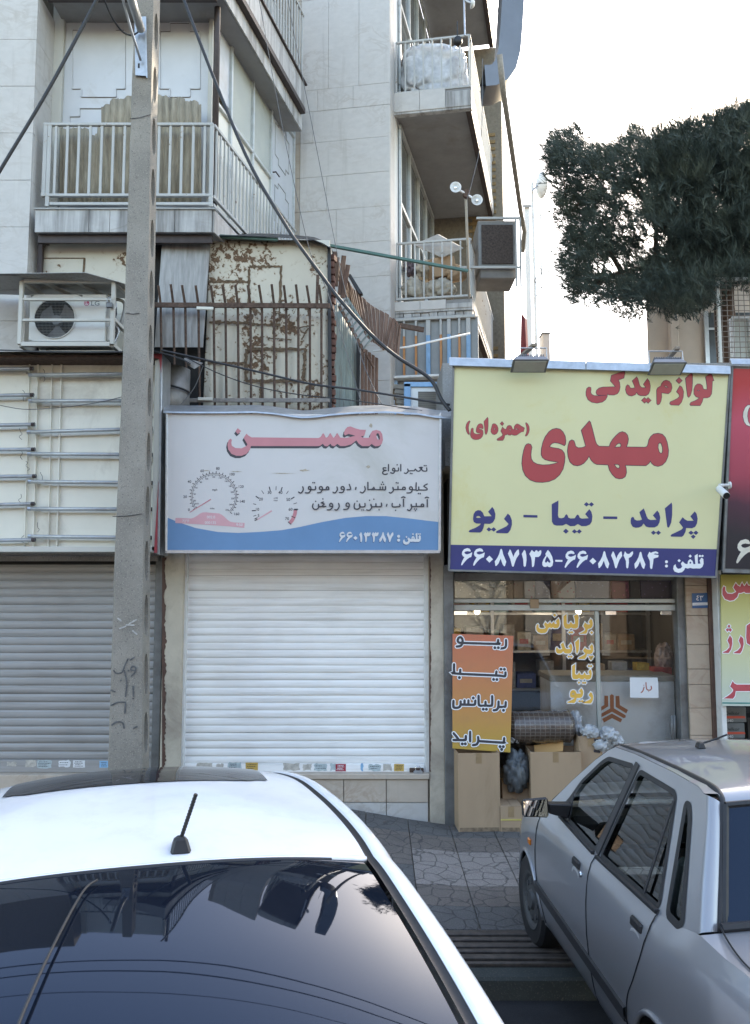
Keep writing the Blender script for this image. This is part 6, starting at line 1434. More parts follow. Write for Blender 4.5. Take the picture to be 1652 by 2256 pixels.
b.tube([a.lerp(c, k/n_) for k in range(n_+1)], [.11 + (.035 if 0 < k < n_ else 0) + .006*math.sin(k*2.1) for k in range(n_+1)], 20); b.build('roll', t.m, rl, smooth=True)
crumple('loose_end', c + Vector((.03,0,.02)), .06, .1, .13, plas, None, None, 61, .6, 3, False).parent = None
lo = [o for o in COL.objects if o.name.startswith('loose_end')][0]; par(lo, rl)
# orange board
bd = thing('advert_board', at(1060,1655,7.5), 'orange board with charcoal lettering standing on the tall box', 'sign board')
A3, B3, C3 = at(996.7,1648,7.46), at(1123.7,1658,7.46), at(997,1396,7.54)
pb = Plane(A3, (B3-A3).cross(C3-A3)); sfb = Surf(pb); T10 = (1800, 2520, 1218/270.0); qb = lambda x, y, off=0: sfb.t3(src2(sfb, T10, (x, y)), off)
t = NT('orange_to_ochre_print'); sep = t.n('SeparateXYZ'); t.l(t.co(), sep.inputs[0]); mr = t.n('MapRange'); mr.inputs['From Min'].default_value = A3.z; mr.inputs['From Max'].default_value = C3.z; t.l(sep.outputs['Z'], mr.inputs['Value'])
nz = t.noise(t.co(), 8, 6, .65)
t.base(t.mix(t.ramp(nz, [(.5,0),(.8,.3)]), t.ramp(mr.outputs[0], [(0,(.46,.29,.05)),(.25,(.50,.25,.07)),(.65,(.52,.19,.08)),(1,(.52,.15,.08))]), (.33,.17,.09))); t.set(Roughness=.5)
b = MB(); b.slab([qb(47,70,0), qb(1145,108,0), qb(1088,2212,0), qb(45,2138,0)], -sfb.n*.012); b.build('board', t.m, bd)
wb = (src2(sfb, T10, (10,500))-src2(sfb, T10, (0,500))).length/10
S10 = ['120,300 180,292 213,262 225,215 222,168 190,132 152,150 138,195 165,230 225,232','200,235 840,252 862,235 868,182','1010,182 1010,272 985,322 908,336','72,620 75,755 110,788 840,822 975,838 998,815 1000,765','180,790 186,718','828,815 838,752','1005,1302 1000,1375 975,1388 880,1390','875,1292 870,1390 840,1440 788,1450','760,1195 760,1340 735,1368 640,1366 545,1366 518,1335 515,1188','640,1366 640,1298','455,1272 450,1335 425,1350 330,1350 255,1348 190,1345','330,1350 332,1272','260,1345 262,1272','190,1290 186,1365 145,1402 75,1402 60,1375 62,1280','65,1865 145,1965 128,1985 62,1985','130,1985 265,1987 284,1965 285,1915','362,1838 362,2010','505,1932 510,2000 480,2062 412,2078','512,2005 935,2032 968,2020 976,1952']
print_strokes(bd, sfb, T10, [pts(s) for s in S10], 22*wb, M['print_dark'], .0028, pts('808,322 870,322 918,708 980,710 168,860 785,893 845,895 418,1228 598,1430 655,1432 963,1450 220,2055 275,2055 900,2105 960,2105 930,2155'), 27*wb, edge=(17*wb, M['whiteprint']), sm=4)
# house number plate
hp = thing('number_plate', at(1541,1340,7.61), 'small blue house number plate on the stone pillar', 'number plate')
sfh = Surf(Plane((0,7.612,2),(0,-1,0))); qh = lambda u,v,off=0: sfh.t3(sfh.t2(u,v),off)
MB().slab([qh(1524,1307,.002), qh(1560,1306,.002), qh(1561,1339,.002), qh(1525,1340,.002)], (0,.004,0)).build('plate', plain('enamel_blue', (.035,.115,.27), .35), hp)
MB().poly([qh(1525,1328,.003), qh(1560.5,1327,.003), qh(1560.7,1333,.003), qh(1525,1334,.003)]).build('white_band', M['whiteprint'], hp, recalc=False)
TH = (2740, 2280, 815/260.0); wh = (src2(sfh, TH, (10,0))-src2(sfh, TH, (0,0))).length/10
print_strokes(hp, sfh, TH, [pts('165,322 148,332 165,345 145,362 152,378 170,378'), pts('185,325 192,340 205,328 212,340 225,325'), pts('188,330 195,350 198,382')], 4.5*wh, M['whiteprint'], .0035, name='numeral')
print_strokes(hp, sfh, TH, [[(105+13*i,424),(110+13*i,434)] for i in range(12)], 1.6*wh, M['print_dark'], .004, sm=0, name='small_print')
# battery cartons in the right-hand shop window
for i, (v0, v1) in enumerate(((1557,1592),(1592,1627),(1627,1668))):
    t_ = thing('battery', at(1612, v1, 7.75), ['top boxed car battery of the stack at right edge','middle boxed car battery of the stack at right edge','lowest boxed car battery behind the silver car antenna'][i], 'battery', 'stacked batteries')
    xa, xb = at(1590,v0,7.75).x, at(1643 - 3*i % 5,v0,7.75).x; za, zb = zat(v1,7.75)+.002, zat(v0,7.75)-.002
    MB().box(xa, xb, 7.75, 7.98, za, zb).build('case', plain('battery_grey', (.13,.145,.15), .45), t_, bevel=.006)
    sq = Surf(Plane((0,7.75,1),(0,-1,0))); qq = lambda u,v,off: sq.t3(sq.t2(u,v),off); h = v1-v0
    MB().poly([qq(1591,v0+h*.58,.001), qq(1640,v0+h*.58,.001), qq(1642,v0+h*.72,.001), qq(1591,v0+h*.74,.001)]).build('red_band', plain('battery_red', (.5,.07,.04), .45), t_, recalc=False)
    print_text(t_, sq, 'Delkor', 1613, v0+h*.42, 8, M['black'], .0015, .01, 'brand_print'); print_text(t_, sq, '340', 1608, v0+h*.88, 7, M['print_grey'], .0015, 0, 'type_print')
o = MB().box(at(1645,1600,8.0).x, at(1800,1600,8.0).x, 8.0, 8.3, .3, zat(1580,8)).build('battery_rack', M['black'], None, bevel=.01); tag(o, 'dark rack of batteries beyond the boxed ones at right edge', 'rack')

# ------------------------------------------------------------ things on and around the right balconies
wb_ = crumple('wrapped_bundle', R3(BW*.47, z11+.42, .45), BW*.47, .34, .46, M['plasticwrap'], 'bulky bundle in milky plastic on the upper right balcony', 'bundle', 73, .2, 5, box_=.55)
jr = random.Random(13)
for i, (d, z, s3, m, lab, cat, bk_) in enumerate(((.22,.22,(.2,.16,.22),M['bag'],'swollen sack at left behind the lower balcony rail','sack',.25),(.55,.2,(.24,.18,.2),M['bag'],'floral cloth bundle in middle of the lower balcony junk','bundle',.25),(.72,.45,(.2,.16,.14),M['cardboard'],'crushed cardboard bundle at right of lower balcony junk','cardboard',.3),(.38,.55,(.22,.2,.16),M['bag'],'brown sack on top of the lower balcony junk','sack',.4),(.15,.6,(.12,.14,.14),plain('plaid_cloth',(.12,.1,.12),.9,0,.6,30),'dark plaid cloth piled on the lower balcony','cloth',.35))):
    crumple('sack' if cat == 'sack' else 'bundle', R3(d*BW, z01 + .02 + z, bk_), *s3, m, lab, cat, 80+i, .4, 4)
b = MB(); b.slab([R3(BW*.22,z01+.86,.1), R3(BW*.52,z01+1.06,.25), R3(BW*.86,z01+.80,.2), R3(BW*.6,z01+.62,.05)], (.02,.06,.03)); tag(b.build('foam_mattress', plain('grey_beige_foam', (.36,.33,.29), .8), None, bevel=.012), 'grey beige cushion slab leaning on lower balcony junk', 'cushion')
tag(MB().box(0,.34,0,.3,0,.26).build('carton', M['cardboard'], None, bevel=.004), 'crumpled brown carton behind the lower balcony rail', 'carton'); COL.objects[-1].location = R3(BW*.5, z01+.38, .12); COL.objects[-1].rotation_euler = (R(8), R(-12), R(14))
# lamp post with two dish lamps on the lower balcony corner
lp = thing('twin_lamp', R3(BW-.1, z01, -.02), 'post with two round white lamps at the lower balcony corner', 'lamp')
pt = at(1026, 430, 9.2); MB().tube([R3(BW-.06, z01+.0, -.01), Vector((pt.x, pt.y, pt.z))], .016, 8).build('post', M['creampaint'], lp, smooth=True)
hd = at(1028, 428, 9.2); MB().lathe(hd, [(0,-.03),(.045,-.03),(.045,.03),(0,.03)], 'y', 14).build('junction', M['rust'], lp)
for (u, v, du) in ((1003, 415, -1), (1050, 443, 1)):
    c_ = at(u, v, 9.12); MB().tube([hd, hd.lerp(c_, .75)], .014, 8).build('arm', M['white_metal'], lp)
    b = MB(); b.lathe(c_, [(0,.0),(.02,-.004),(.045,-.012),(.062,-.03),(.066,-.028),(.05,.0),(.03,.02),(0,.024)], 'y', 20); b.build('lamp_dish', M['white_metal'], lp, smooth=True)
    MB().lathe(c_ + Vector((0,-.02,0)), [(0,-.014),(.014,-.01),(.018,.01)], 'y', 12).build('bulb', M['chrome'], lp)
lp2 = thing('ceiling_lamp', at(1010, 160, 10.2), 'dark round lamp under the upper balcony soffit', 'lamp'); c_ = at(1008, 92, 10.3)
MB().lathe(c_, [(.0,-.05),(.05,-.05),(.065,.0),(.03,.05),(0,.05)], 'y', 16).build('shade', M['black'], lp2, smooth=True); MB().tube([c_ + Vector((0,.02,.04)), c_ + Vector((0,.02,.3))], .008, 6).build('stem', M['black'], lp2)
sd1 = thing('floodlamp', at(1025, 75, 9.4), 'small white dish lamp on a rod at top right balcony', 'lamp')
MB().tube([at(1024,78,9.45), at(1022,-10,9.45), at(1022,-60,9.45)], .011, 8).build('rod', M['galv'], sd1); c_ = at(1042, 8, 9.4); MB().tube([at(1022,0,9.45), c_], .014, 8).build('arm', M['galv'], sd1)
MB().lathe(c_, [(0,.02),(.03,.018),(.055,-.01),(.06,-.03),(.056,-.03),(0,-.005)], 'x', 18).build('lamp_dish', M['white_metal'], sd1, smooth=True)
# grey sheet duct turning into the balcony
du = thing('air_duct', at(1110, 190, 9.8), 'big grey sheet metal duct bending under the top right balcony', 'duct')
prof = [(1137,-200,.0),(1126,0,0),(1121,80,0),(1117,130,0),(1109,162,0),(1096,180,0),(1082,187,0),(1064,188,0)]
ctr = [at(u, v, 10.7) for u, v, _ in prof]; b = MB(); rows = []
for i, p in enumerate(ctr):
    t_ = (ctr[min(i+1,len(ctr)-1)] - ctr[max(i-1,0)]).normalized(); nn = Vector((t_.z, 0, -t_.x)).normalized()*.15
    rows.append([p + nn + Vector((0,-.22,0)), p - nn + Vector((0,-.22,0)), p - nn + Vector((0,.25,0)), p + nn + Vector((0,.25,0)), p + nn + Vector((0,-.22,0))])
b.grid(rows); smooth_by_angle(b.build('duct_body', M['duct'], du), 40)
b = MB(); i = 1; r0 = [p + (p-ctr[i])*.02 for p in rows[i][:4]]; b.tube(r0 + [r0[0]], .008, 4); b.build('seam', M['duct'], du)
# swamp cooler on a bracket
cl = thing('evaporative_cooler', at(1095, 640, 11.4), 'square evaporative cooler with dark pad hung off the right balcony', 'cooler')
ca, cb_ = at(1052, 478, 11.2), at(1138, 478, 11.2); zc0_, zc1_ = zat(588,11.2), zat(486,11.2)
MB().box(ca.x, cb_.x, 11.2, 11.75, zc0_, zc1_).build('body', plain('cooler_grey', (.17,.17,.165), .5, 0, .25, 6), cl, bevel=.01)
MB().box(ca.x+.05, cb_.x-.06, 11.18, 11.199, zc0_+.04, zc1_-.07).build('pad', plain('wet_brown_pad', (.06,.045,.038), .9, 0, .5, 40, .9, 70), cl)
MB().box(ca.x+.03, cb_.x-.02, 11.22, 11.75, zat(612,11.2), zc0_-.012).build('tray', plain('dark_cooler_tray', (.16,.15,.14), .6, 0, .2, 5), cl, bevel=.01)
for x_ in (cb_.x-.02, cb_.x+.04): MB().bar((x_,11.17,zc0_-.3), (x_,11.17,zc1_+.03), .025, .025).build('stand_bar', M['rail'], cl)
MB().bar((ca.x-.02,11.17,zc1_+.02), (cb_.x+.04,11.17,zc1_+.02), .03, .03).build('stand_bar', M['rail'], cl); MB().bar((ca.x-.25,11.17,zc0_-.02), (cb_.x+.04,11.17,zc0_-.02), .03, .03).build('stand_bar', M['rail'], cl)
# rolled reed blind / pipe running back along the upper balcony edge
tag(MB().tube([at(1100,120,9.6), at(1108,197,9.8), at(1126,320,10.8), at(1146,460,12.2), at(1155,510,12.8), at(1151,556,12.9)], .036, 10).build('jointed_pipe', plain('grey_brown_pipe', (.26,.23,.19), .8, 0, .25, 30), smooth=True), 'grey brown jointed pipe running along the right balcony edge', 'pipe')
for k, (u0, v0, u1, v1, r_, lab) in enumerate(((1172,402,1182,790,.035,'tall slim white mast against the sky right of the balconies'),(1190,470,1194,640,.02,'thin antenna mast beside the satellite dish'),(1160,455,1166,790,.10,'grey square chimney stack behind the masts'))):
    if k < 2: tag(MB().tube([at(u0,v0,17), at(u1,v1,17)], r_, 6).build('mast', M['white_metal']), lab, 'mast')
    else:
        c3 = thing('chimney', at(u1,v1,18), lab, 'chimney'); MB().hexa([at(u0-5,v0,18), at(u0+6,v0,18), at(u0+6,v0,18.2), at(u0-5,v0,18.2)], [at(u1-5,v1,18), at(u1+7,v1,18), at(u1+7,v1,18.2), at(u1-5,v1,18.2)]).build('stack', M['white_wall'], c3); MB().hexa([at(u0-9,v0-4,17.95), at(u0+10,v0-4,17.95), at(u0+10,v0-4,18.3), at(u0-9,v0-4,18.3)], [at(u0-9,v0+2,17.95), at(u0+10,v0+2,17.95), at(u0+10,v0+2,18.3), at(u0-9,v0+2,18.3)]).build('cap', M['concrete'], c3)
wvp = [at(1186 + 8*math.sin(k*1.25), 588 + 8*k, 16.9) for k in range(9)]
tag(MB().tube(catmull(wvp, 4), .012, 4).build('loose_coil', M['greywire']), 'loose wire coil hanging from the thin antenna mast', 'wire')
st_ = thing('satellite_dish', at(1175,410,16.8), 'white satellite dish on top of the tall mast', 'satellite dish'); dc = at(1184, 409, 16.8)
b = MB(); pr = [(.27*k/8, .09*(k/8)**2) for k in range(9)]; b.lathe((0,0,0), pr, 'z', 24); Mx = Matrix.Translation(dc) @ Matrix.Rotation(R(80), 4, 'Y') @ Matrix.Rotation(R(-14), 4, 'X'); b.v = [tuple(Mx @ Vector(p)) for p in b.v]; o = b.build('dish', M['white_metal'], st_, recalc=False, smooth=True); md = o.modifiers.new('t','SOLIDIFY'); md.thickness=.01
MB().tube([dc, dc + Vector((-.12,.0,-.12)), at(1173,425,16.9)], .02, 6).build('dish_arm', M['galv'], st_)
c3 = thing('chimney', at(1203,785,16), 'low rendered chimney block above the yellow sign', 'chimney'); MB().box(at(1195,760,16).x, at(1212,760,16).x, 16, 16.3, 3, zat(735,16)).build('stack', M['beige'], c3, bevel=.02); MB().box(at(1194,760,16).x, at(1213,760,16).x, 15.98, 16.32, zat(735,16)+.001, zat(732.5,16)).build('cap', M['concrete'], c3)
tag(MB().slab([at(1148,690,12.5), at(1156,700,12.5), at(1160,780,12.4), at(1146,785,12.5)], (.05,.1,0)).build('hanging_cloth', plain('faded_red_cloth', (.25,.06,.07), .9)), 'faded red cloth hanging beside the brick wall', 'cloth')

# blue-framed cooler with honeycomb grille tucked left of the yellow sign
bc_ = thing('blue_cooler', at(950, 905, 8.4), 'blue framed white cooler with honeycomb grille left of the yellow sign', 'cooler')
BCY = 8.35; xa, xb = at(894,875,BCY).x, at(1012,875,BCY).x; za, zb = zat(925,BCY), zat(846,BCY)
MB().box(xa, xb, BCY, BCY+.35, za, zb).build('case', M['white_metal'], bc_, bevel=.006)
for (x0, x1, z0, z1) in ((xa-.02, xa+.05, za, zb), (xa-.02, xb, zb-.035, zb+.015)): MB().box(x0, x1, BCY-.025, BCY-.001, z0, z1).build('blue_trim', M['bluepaint'], bc_, bevel=.004)
xg0, xg1, zg0, zg1 = at(921,880,BCY).x, at(1000,880,BCY).x, za, zat(863,BCY)
MB().box(xg0, xg1, BCY-.004, BCY-.0015, zg0, zg1).build('grille_backing', M['dark'], bc_)
b = MB(); rh = .0125; row = 0; z_ = zg0
while z_ < zg1:
    x_ = xg0 + (rh*.87 if row % 2 else 0)
    while x_ < xg1:
        P_ = [Vector((x_ + rh*math.sin(R(60*k)), BCY-.008, z_ + rh*math.cos(R(60*k)))) for k in range(4)]
        for p, q_ in zip(P_, P_[1:]): b.bar(p, q_, .005, .004, up=(0,1,0))
        x_ += rh*1.74
    z_ += rh*1.5; row += 1
stuff(b.build('honeycomb_grille', plain('beige_grille', (.42,.38,.32), .6), bc_))
gp = thing('plank_ledge', at(880, 900, 8.5), 'grey weathered boards stacked left of the blue cooler', 'boards')
for k in range(5): MB().slab([at(868+2*k,846+11*k,8.42), at(892,848+11*k,8.40), at(892,857+11*k,8.40), at(866+2*k,856+11*k,8.42)], (0,.3,0)).build('board', plain('grey_weathered_wood', (.2,.18,.15), .9, 0, .3, 20, .4, 50), gp, bevel=.003)
# ------------------------------------------------------------ cars
def lpart(b, name, mat, parent, bevel=0, smooth=False, recalc=True, auto=None):
    o = link(name, b.mesh(name, bevel, smooth, recalc), mat); o.parent = parent
    if auto: smooth_by_angle(o, auto)
    return o
def face_out(o, d):
    me = o.data
    if sum(p.normal.dot(Vector(d))*p.area for p in me.polygons) < 0: me.flip_normals()
    return o
def interp(tab, x):
    if x <= tab[0][0]: return tab[0][1]
    for (a, fa), (c, fc_) in zip(tab, tab[1:]):
        if x <= c: t = (x-a)/(c-a); t = t*t*(3-2*t) if False else t; return fa + (fc_-fa)*t
    return tab[-1][1]
def body_shell(car, mat, L, prof, wid, top, zlo, arches, hood, deck, name='body'):
    """prof: z->half width factor table (metres at wid=1); wid: y->scale; top: y->height of the shoulder; arches: (y, z, r)"""
    ys = sorted(set([round(i*L/88, 4) for i in range(89)])); nz = 15
    for sgn in (-1, 1):
        b = MB(); rows = []; inside = []
        for j in range(nz+1):
            row = []; ins = []
            for y_ in ys:
                zt = top(y_); z_ = zlo(y_) + (zt - zlo(y_))*j/nz; yy = y_; flag = False
                for (ay, az, ar) in arches:
                    d = math.hypot(y_-ay, z_-az)
                    if d < ar:
                        flag = True
                        if d < 1e-4: yy, z2 = ay, az+ar
                        else: yy, z2 = ay + (y_-ay)/d*ar, az + (z_-az)/d*ar
                        z_ = z2
                row.append(Vector((sgn*interp(prof, z_ - (zt-.915))*wid(y_), yy, z_))); ins.append(flag)
            rows.append(row); inside.append(ins)
        o_ = []
        w = len(ys)
        for r_ in rows:
            for p in r_: b.v.append(tuple(p))
        for j in range(nz):
            for i in range(w-1):
                if inside[j][i] and inside[j][i+1] and inside[j+1][i] and inside[j+1][i+1]: continue
                f = (j*w+i, j*w+i+1, (j+1)*w+i+1, (j+1)*w+i)
                b.f.append(f if sgn > 0 else f[::-1]); b.mi.append(0)
        o = lpart(b, 'side_panel', mat, car, recalc=False, auto=40)
        for (ay, az, ar) in arches:      # rolled lip and dark liner
            lip = []
            for k in range(25):
                a_ = R(-12 + 204*k/24); yy, zz_ = ay + ar*math.cos(a_), az + ar*math.sin(a_)
                if zz_ < zlo(yy) - .01: continue
                lip.append(Vector((sgn*(interp(prof, zz_-(top(yy)-.915))*wid(yy) + .002), yy, zz_)))
            lpart(MB().tube(lip, .014, 6), 'arch_lip', mat, car, smooth=True)
            lin = MB(); lin.grid([[Vector((p.x*f_, p.y, p.z)) for p in lip] for f_ in (.985, .6)]); lpart(lin, 'arch_liner', M['rubber'], car, recalc=False)
    # bonnet and boot decks, nose and tail
    for nm, (ya, yb) in (('bonnet', hood), ('boot_lid', deck)):
        b = MB(); rows = []
        for i in range(13):
            y_ = ya + (yb-ya)*i/12; hw = interp(prof, .915)*wid(y_)
            rows.append([Vector((hw*q_, y_, top(y_) + .028*(1-q_**2) - .0)) for q_ in [k/8.0 for k in range(-8, 9)]])
        b.grid(rows); lpart(b, nm, mat, car, recalc=True, smooth=True)
    for nm, y_, s_ in (('nose', L, 1), ('tail', 0, -1)):
        b = MB(); rows = []
        for j in range(nz+1):
            zt = top(y_); z_ = zlo(y_) + (zt-zlo(y_))*j/nz; hw = interp(prof, z_-(zt-.915))*wid(y_)
            rows.append([Vector((hw*q_, y_ + s_*.06*(1-q_**4), z_)) for q_ in [k/8.0 for k in range(-8, 9)]])
        b.grid(rows); lpart(b, nm, mat, car, smooth=True)
        b = MB(); b.grid([[Vector((interp(prof,.4)*wid(y_)*q_*1.01, y_ + s_*(.10 - .05*q_**4), z_)) for q_ in [k/8.0 for k in range(-8, 9)]] for z_ in (zlo(y_)-.02, zlo(y_)+.1, zlo(y_)+.3)]); lpart(b, 'bumper', mat, car, smooth=True)
    lpart(MB().box(-.66, .66, .1, L-.1, .17, .19), 'floor_pan', M['black'], car)
def wheel(car, x, y, z, r, sgn, w=.17, steer=0):
    Mx = Matrix.Translation((x, y, z)) @ Matrix.Rotation(steer, 4, 'Z')
    t_ = MB(); t_.lathe((0,0,0), [(r*.62, 0), (r*.66, sgn*-.004), (r*.9, sgn*.004), (r*.985, sgn*-.018), (r, sgn*-.04), (r, sgn*-(w-.04)), (r*.97, sgn*-(w-.012)), (r*.62, sgn*-w)], 'x', 40)
    for q in range(3): t_.lathe((0,0,0), [(r*1.001, sgn*-(.05+.03*q)), (r*.985, sgn*-(.053+.03*q)), (r*.985, sgn*-(.058+.03*q)), (r*1.001, sgn*-(.061+.03*q))], 'x', 40)
    t_.v = [tuple(Mx @ Vector(p)) for p in t_.v]; tyre = lpart(t_, 'wheel', M['rubber'], car, recalc=True, auto=30)
    h = MB(); h.lathe((0,0,0), [(.0, sgn*.004), (r*.18, sgn*.004), (r*.22, sgn*-.012), (r*.5, sgn*-.02), (r*.56, sgn*-.006), (r*.62, sgn*.0)], 'x', 32)
    for k in range(8):
        a_ = 2*math.pi*k/8; h.lathe((0, r*.4*math.cos(a_), r*.4*math.sin(a_)), [(0, sgn*-.008), (r*.06, sgn*-.008), (r*.06, sgn*-.02)], 'x', 8)
    h.v = [tuple(Mx @ Vector(p)) for p in h.v]; lpart(h, 'wheel_cover', plain('shaded_grimy_wheel_cover', (.07,.07,.07), .6, .2), tyre, recalc=True)  # dark colour holds the shade on the wheel as well as dirt
def ribbon3(pts3, nrm, w, closed=True):
    """flat ribbon along 3D loop lying in a plane with normal nrm"""
    n = len(pts3); o = Vector(pts3[0]); e1 = (Vector(pts3[1])-o).normalized(); nn = Vector(nrm).normalized(); e2 = nn.cross(e1)
    P = [Vector(((Vector(p)-o).dot(e1), (Vector(p)-o).dot(e2))) for p in pts3]; Lf, Rt = strip2(P, w, closed)
    f = lambda p: o + e1*p.x + e2*p.y
    b = MB(); rng = range(n if closed else n-1)
    b.add([f(p) for p in Lf] + [f(p) for p in Rt], [(i, (i+1) % n, n+(i+1) % n, n+i) for i in rng]); return b
def rounded(poly, r_=.03, n=4):
    out = []; P = [Vector(p) for p in poly]; m = len(P)
    for i in range(m):
        a, p, c = P[i-1], P[i], P[(i+1) % m]; d1 = (a-p); d2 = (c-p); k = min(r_, d1.length*.4, d2.length*.4); s_, e_ = p + d1.normalized()*k, p + d2.normalized()*k
        for q in range(n+1):
            t = q/n; out.append((1-t)**2*s_ + 2*t*(1-t)*p + t*t*e_)
    return out

# ---- silver saloon at the right
KS = .897
sc_ = thing('parked_car', (1.795, 2.405, .205), 'silver grey saloon parked nose-in beside the spare parts shop', 'car')
sc_.rotation_euler = (R(-.7), 0, R(2.9)); sc_.scale = (KS,)*3
SIL = M['carsilver']
profS = [(.10,.70),(.14,.735),(.20,.772),(.30,.79),(.36,.80),(.52,.812),(.66,.812),(.78,.802),(.85,.785),(.89,.765),(.915,.742)]
widS = lambda y_: interp([(0,.86),(.12,.93),(.4,.985),(.9,1.0),(2.6,1.0),(3.1,.99),(3.45,.965),(3.65,.92),(3.78,.86)], y_)
topS = lambda y_: interp([(0,.86),(.05,.93),(.3,.965),(.62,.972),(.8,.93),(1.2,.915),(2.3,.915),(2.75,.90),(3.0,.865),(3.3,.80),(3.55,.735),(3.7,.67),(3.78,.6)], y_)
zloS = lambda y_: interp([(0,.22),(.5,.17),(3.2,.16),(3.78,.2)], y_)
AX_F, AX_R = 3.17, .86
body_shell(sc_, SIL, 3.78, profS, widS, topS, zloS, [(AX_F,.21,.315),(AX_R,.21,.33)], (2.78, 3.78), (.0, .60))
for sgn in (-1, 1):
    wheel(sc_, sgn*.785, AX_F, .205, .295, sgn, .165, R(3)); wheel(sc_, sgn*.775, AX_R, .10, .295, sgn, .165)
gx = lambda z_: .57 + .40*(1.36 - z_)          # greenhouse half width at height z
def side3(sgn, y_, z_, off=0): return Vector((sgn*(gx(z_)+off), y_, z_))
outS = [(2.80,.915),(2.52,1.13),(2.27,1.30),(2.12,1.385),(2.04,1.415),(1.75,1.43),(1.28,1.436),(1.0,1.43),(.93,1.415),(.86,1.34),(.72,1.10),(.63,.965),(.80,.925),(1.3,.908),(2.3,.908)]
wfS = [(2.52,.948),(2.36,1.155),(2.16,1.305),(2.08,1.345),(1.74,1.372),(1.715,1.36),(1.825,.925)]
wrS = [(1.625,1.367),(1.20,1.362),(1.165,1.345),(.985,.935),(1.735,.922)]
wqS = [(1.055,1.345),(1.02,1.345),(.975,1.30),(.765,.955),(.79,.935),(.90,.938)]
nS = Vector((1, 0, .40)).normalized()
for sgn in (-1, 1):
    b = MB(); H = []
    for wv in (wfS, wrS, wqS): H.append([(p[0], p[1]) for p in rounded([Vector((a,c,0)) for a, c in wv], .03)])
    P = [side3(sgn, a, c) for a, c in outS]
    b.poly(P, [[side3(sgn, a, c) for a, c in h] for h in H]); lpart(b, 'window_frame_panel', SIL, sc_, recalc=False)
    for wi, h in enumerate(H):
        nn = Vector((sgn, 0, .4)).normalized()
        loop = [side3(sgn, a, c) + nn*.0025 for a, c in h]
        lpart(ribbon3(loop, nn, .013 if wi < 2 else .016), 'rubber_seal', M['rubber'], sc_, recalc=False)
        g = MB(); g.poly([side3(sgn, a, c) - nn*.012 for a, c in h]); face_out(lpart(g, 'side_window', M['carglass'], sc_, recalc=False), (sgn,0,.4))
    nn = Vector((sgn, 0, .4)).normalized()
    bar_ = lambda a, c, w, d, m, nm: lpart(MB().bar(side3(sgn,*a)+nn*.004, side3(sgn,*c)+nn*.004, w, d, up=tuple(nn)), nm, m, sc_, bevel=.002)
    bar_((1.672,1.395), (1.782,.918), .05, .012, M['trim'], 'centre_pillar'); bar_((1.165,1.33), (1.15,.935), .018, .008, M['rubber'], 'window_divider')
    # rubber strip along the belt, side moulding, door gaps
    lpart(MB().bar(side3(sgn,2.50,.925)+nn*.006, side3(sgn,1.83,.907)+nn*.006, .022, .02), 'belt_strip', M['rubber'], sc_, bevel=.003)
    lpart(MB().bar(side3(sgn,1.77,.905)+nn*.006, side3(sgn,.98,.918)+nn*.006, .022, .02), 'belt_strip', M['rubber'], sc_, bevel=.003)
    def bx(y_, z_): return Vector((sgn*(interp(profS, z_-(topS(y_)-.915))*widS(y_)+.0015), y_, z_))
    mold = [bx(2.98-(2.98-1.26)*k/16, .385 - .01*k/16) for k in range(17)]
    b = MB(); rows = [[p + Vector((sgn*o_, 0, dz)) for p in mold] for o_, dz in ((-.004,-.036),(.012,-.028),(.014,.028),(-.004,.036))]; b.grid(rows); lpart(b, 'side_moulding', M['trim'], sc_)
    for gl in ([(2.86,.90),(2.90,.70),(2.90,.45),(2.80,.19)], [(1.80,.905),(1.80,.6),(1.79,.18)], [(.975,.93),(.985,.84),(1.05,.70),(1.13,.58),(1.23,.45),(1.27,.30)]):
        cc_ = [Vector((0,a,c)) for a, c in gl]; cc_ = catmull(cc_, 5); P = [bx(p.y, p.z) for p in cc_]
        lpart(MB().tube(P, .0032, 4), 'door_gap', M['black'], sc_)
    # handles
    for hy, hz in ((2.01,.80),(1.12,.815)):
        p = bx(hy, hz); hb = MB(); hb.hexa([p + Vector((-sgn*.01, .06, -.02)), p + Vector((-sgn*.01, -.075, -.016)), p + Vector((-sgn*.01, -.075, .026)), p + Vector((-sgn*.01, .06, .026))], [p + Vector((sgn*.012, .052, -.016)), p + Vector((sgn*.012, -.066, -.012)), p + Vector((sgn*.008, -.066, .022)), p + Vector((sgn*.008, .052, .022))])
        lpart(hb, 'door_handle', M['black'], sc_, bevel=.006)
        sc2 = MB(); sc2.lathe((0,0,0), [(.0,.0),(.03,.001),(.048,.003),(.052,.0)], 'x', 20); sc2.v = [(p.x + sgn*(abs(v_[0])+.004), p.y + v_[1]*1.25 - .0, p.z - .052 + v_[2]*.62) for v_ in sc2.v]; lpart(sc2, 'handle_recess', plain('bright_recess', (.5,.5,.5), .3, .4), sc_, smooth=True)
    p = bx(1.91, .775); lk_ = MB(); lk_.lathe((p.x, p.y, p.z), [(0, sgn*.006), (.014, sgn*.006), (.016, -sgn*.002)], 'x', 14); lpart(lk_, 'door_lock', M['chrome'], sc_)
    p = bx(3.06, .62); ib = MB(); ib.box(p.x-.004, p.x+.012*sgn if sgn > 0 else p.x+.004, p.y-.03, p.y+.03, p.z-.02, p.z+.02) if sgn > 0 else ib.box(p.x-.012, p.x+.004, p.y-.03, p.y+.03, p.z-.02, p.z+.02); lpart(ib, 'side_indicator', M['orange_lens'], sc_, bevel=.006)
    # mirror
    a = side3(sgn, 2.40, .985); mm = MB()
    hx0, hx1 = sgn*.865, sgn*1.03
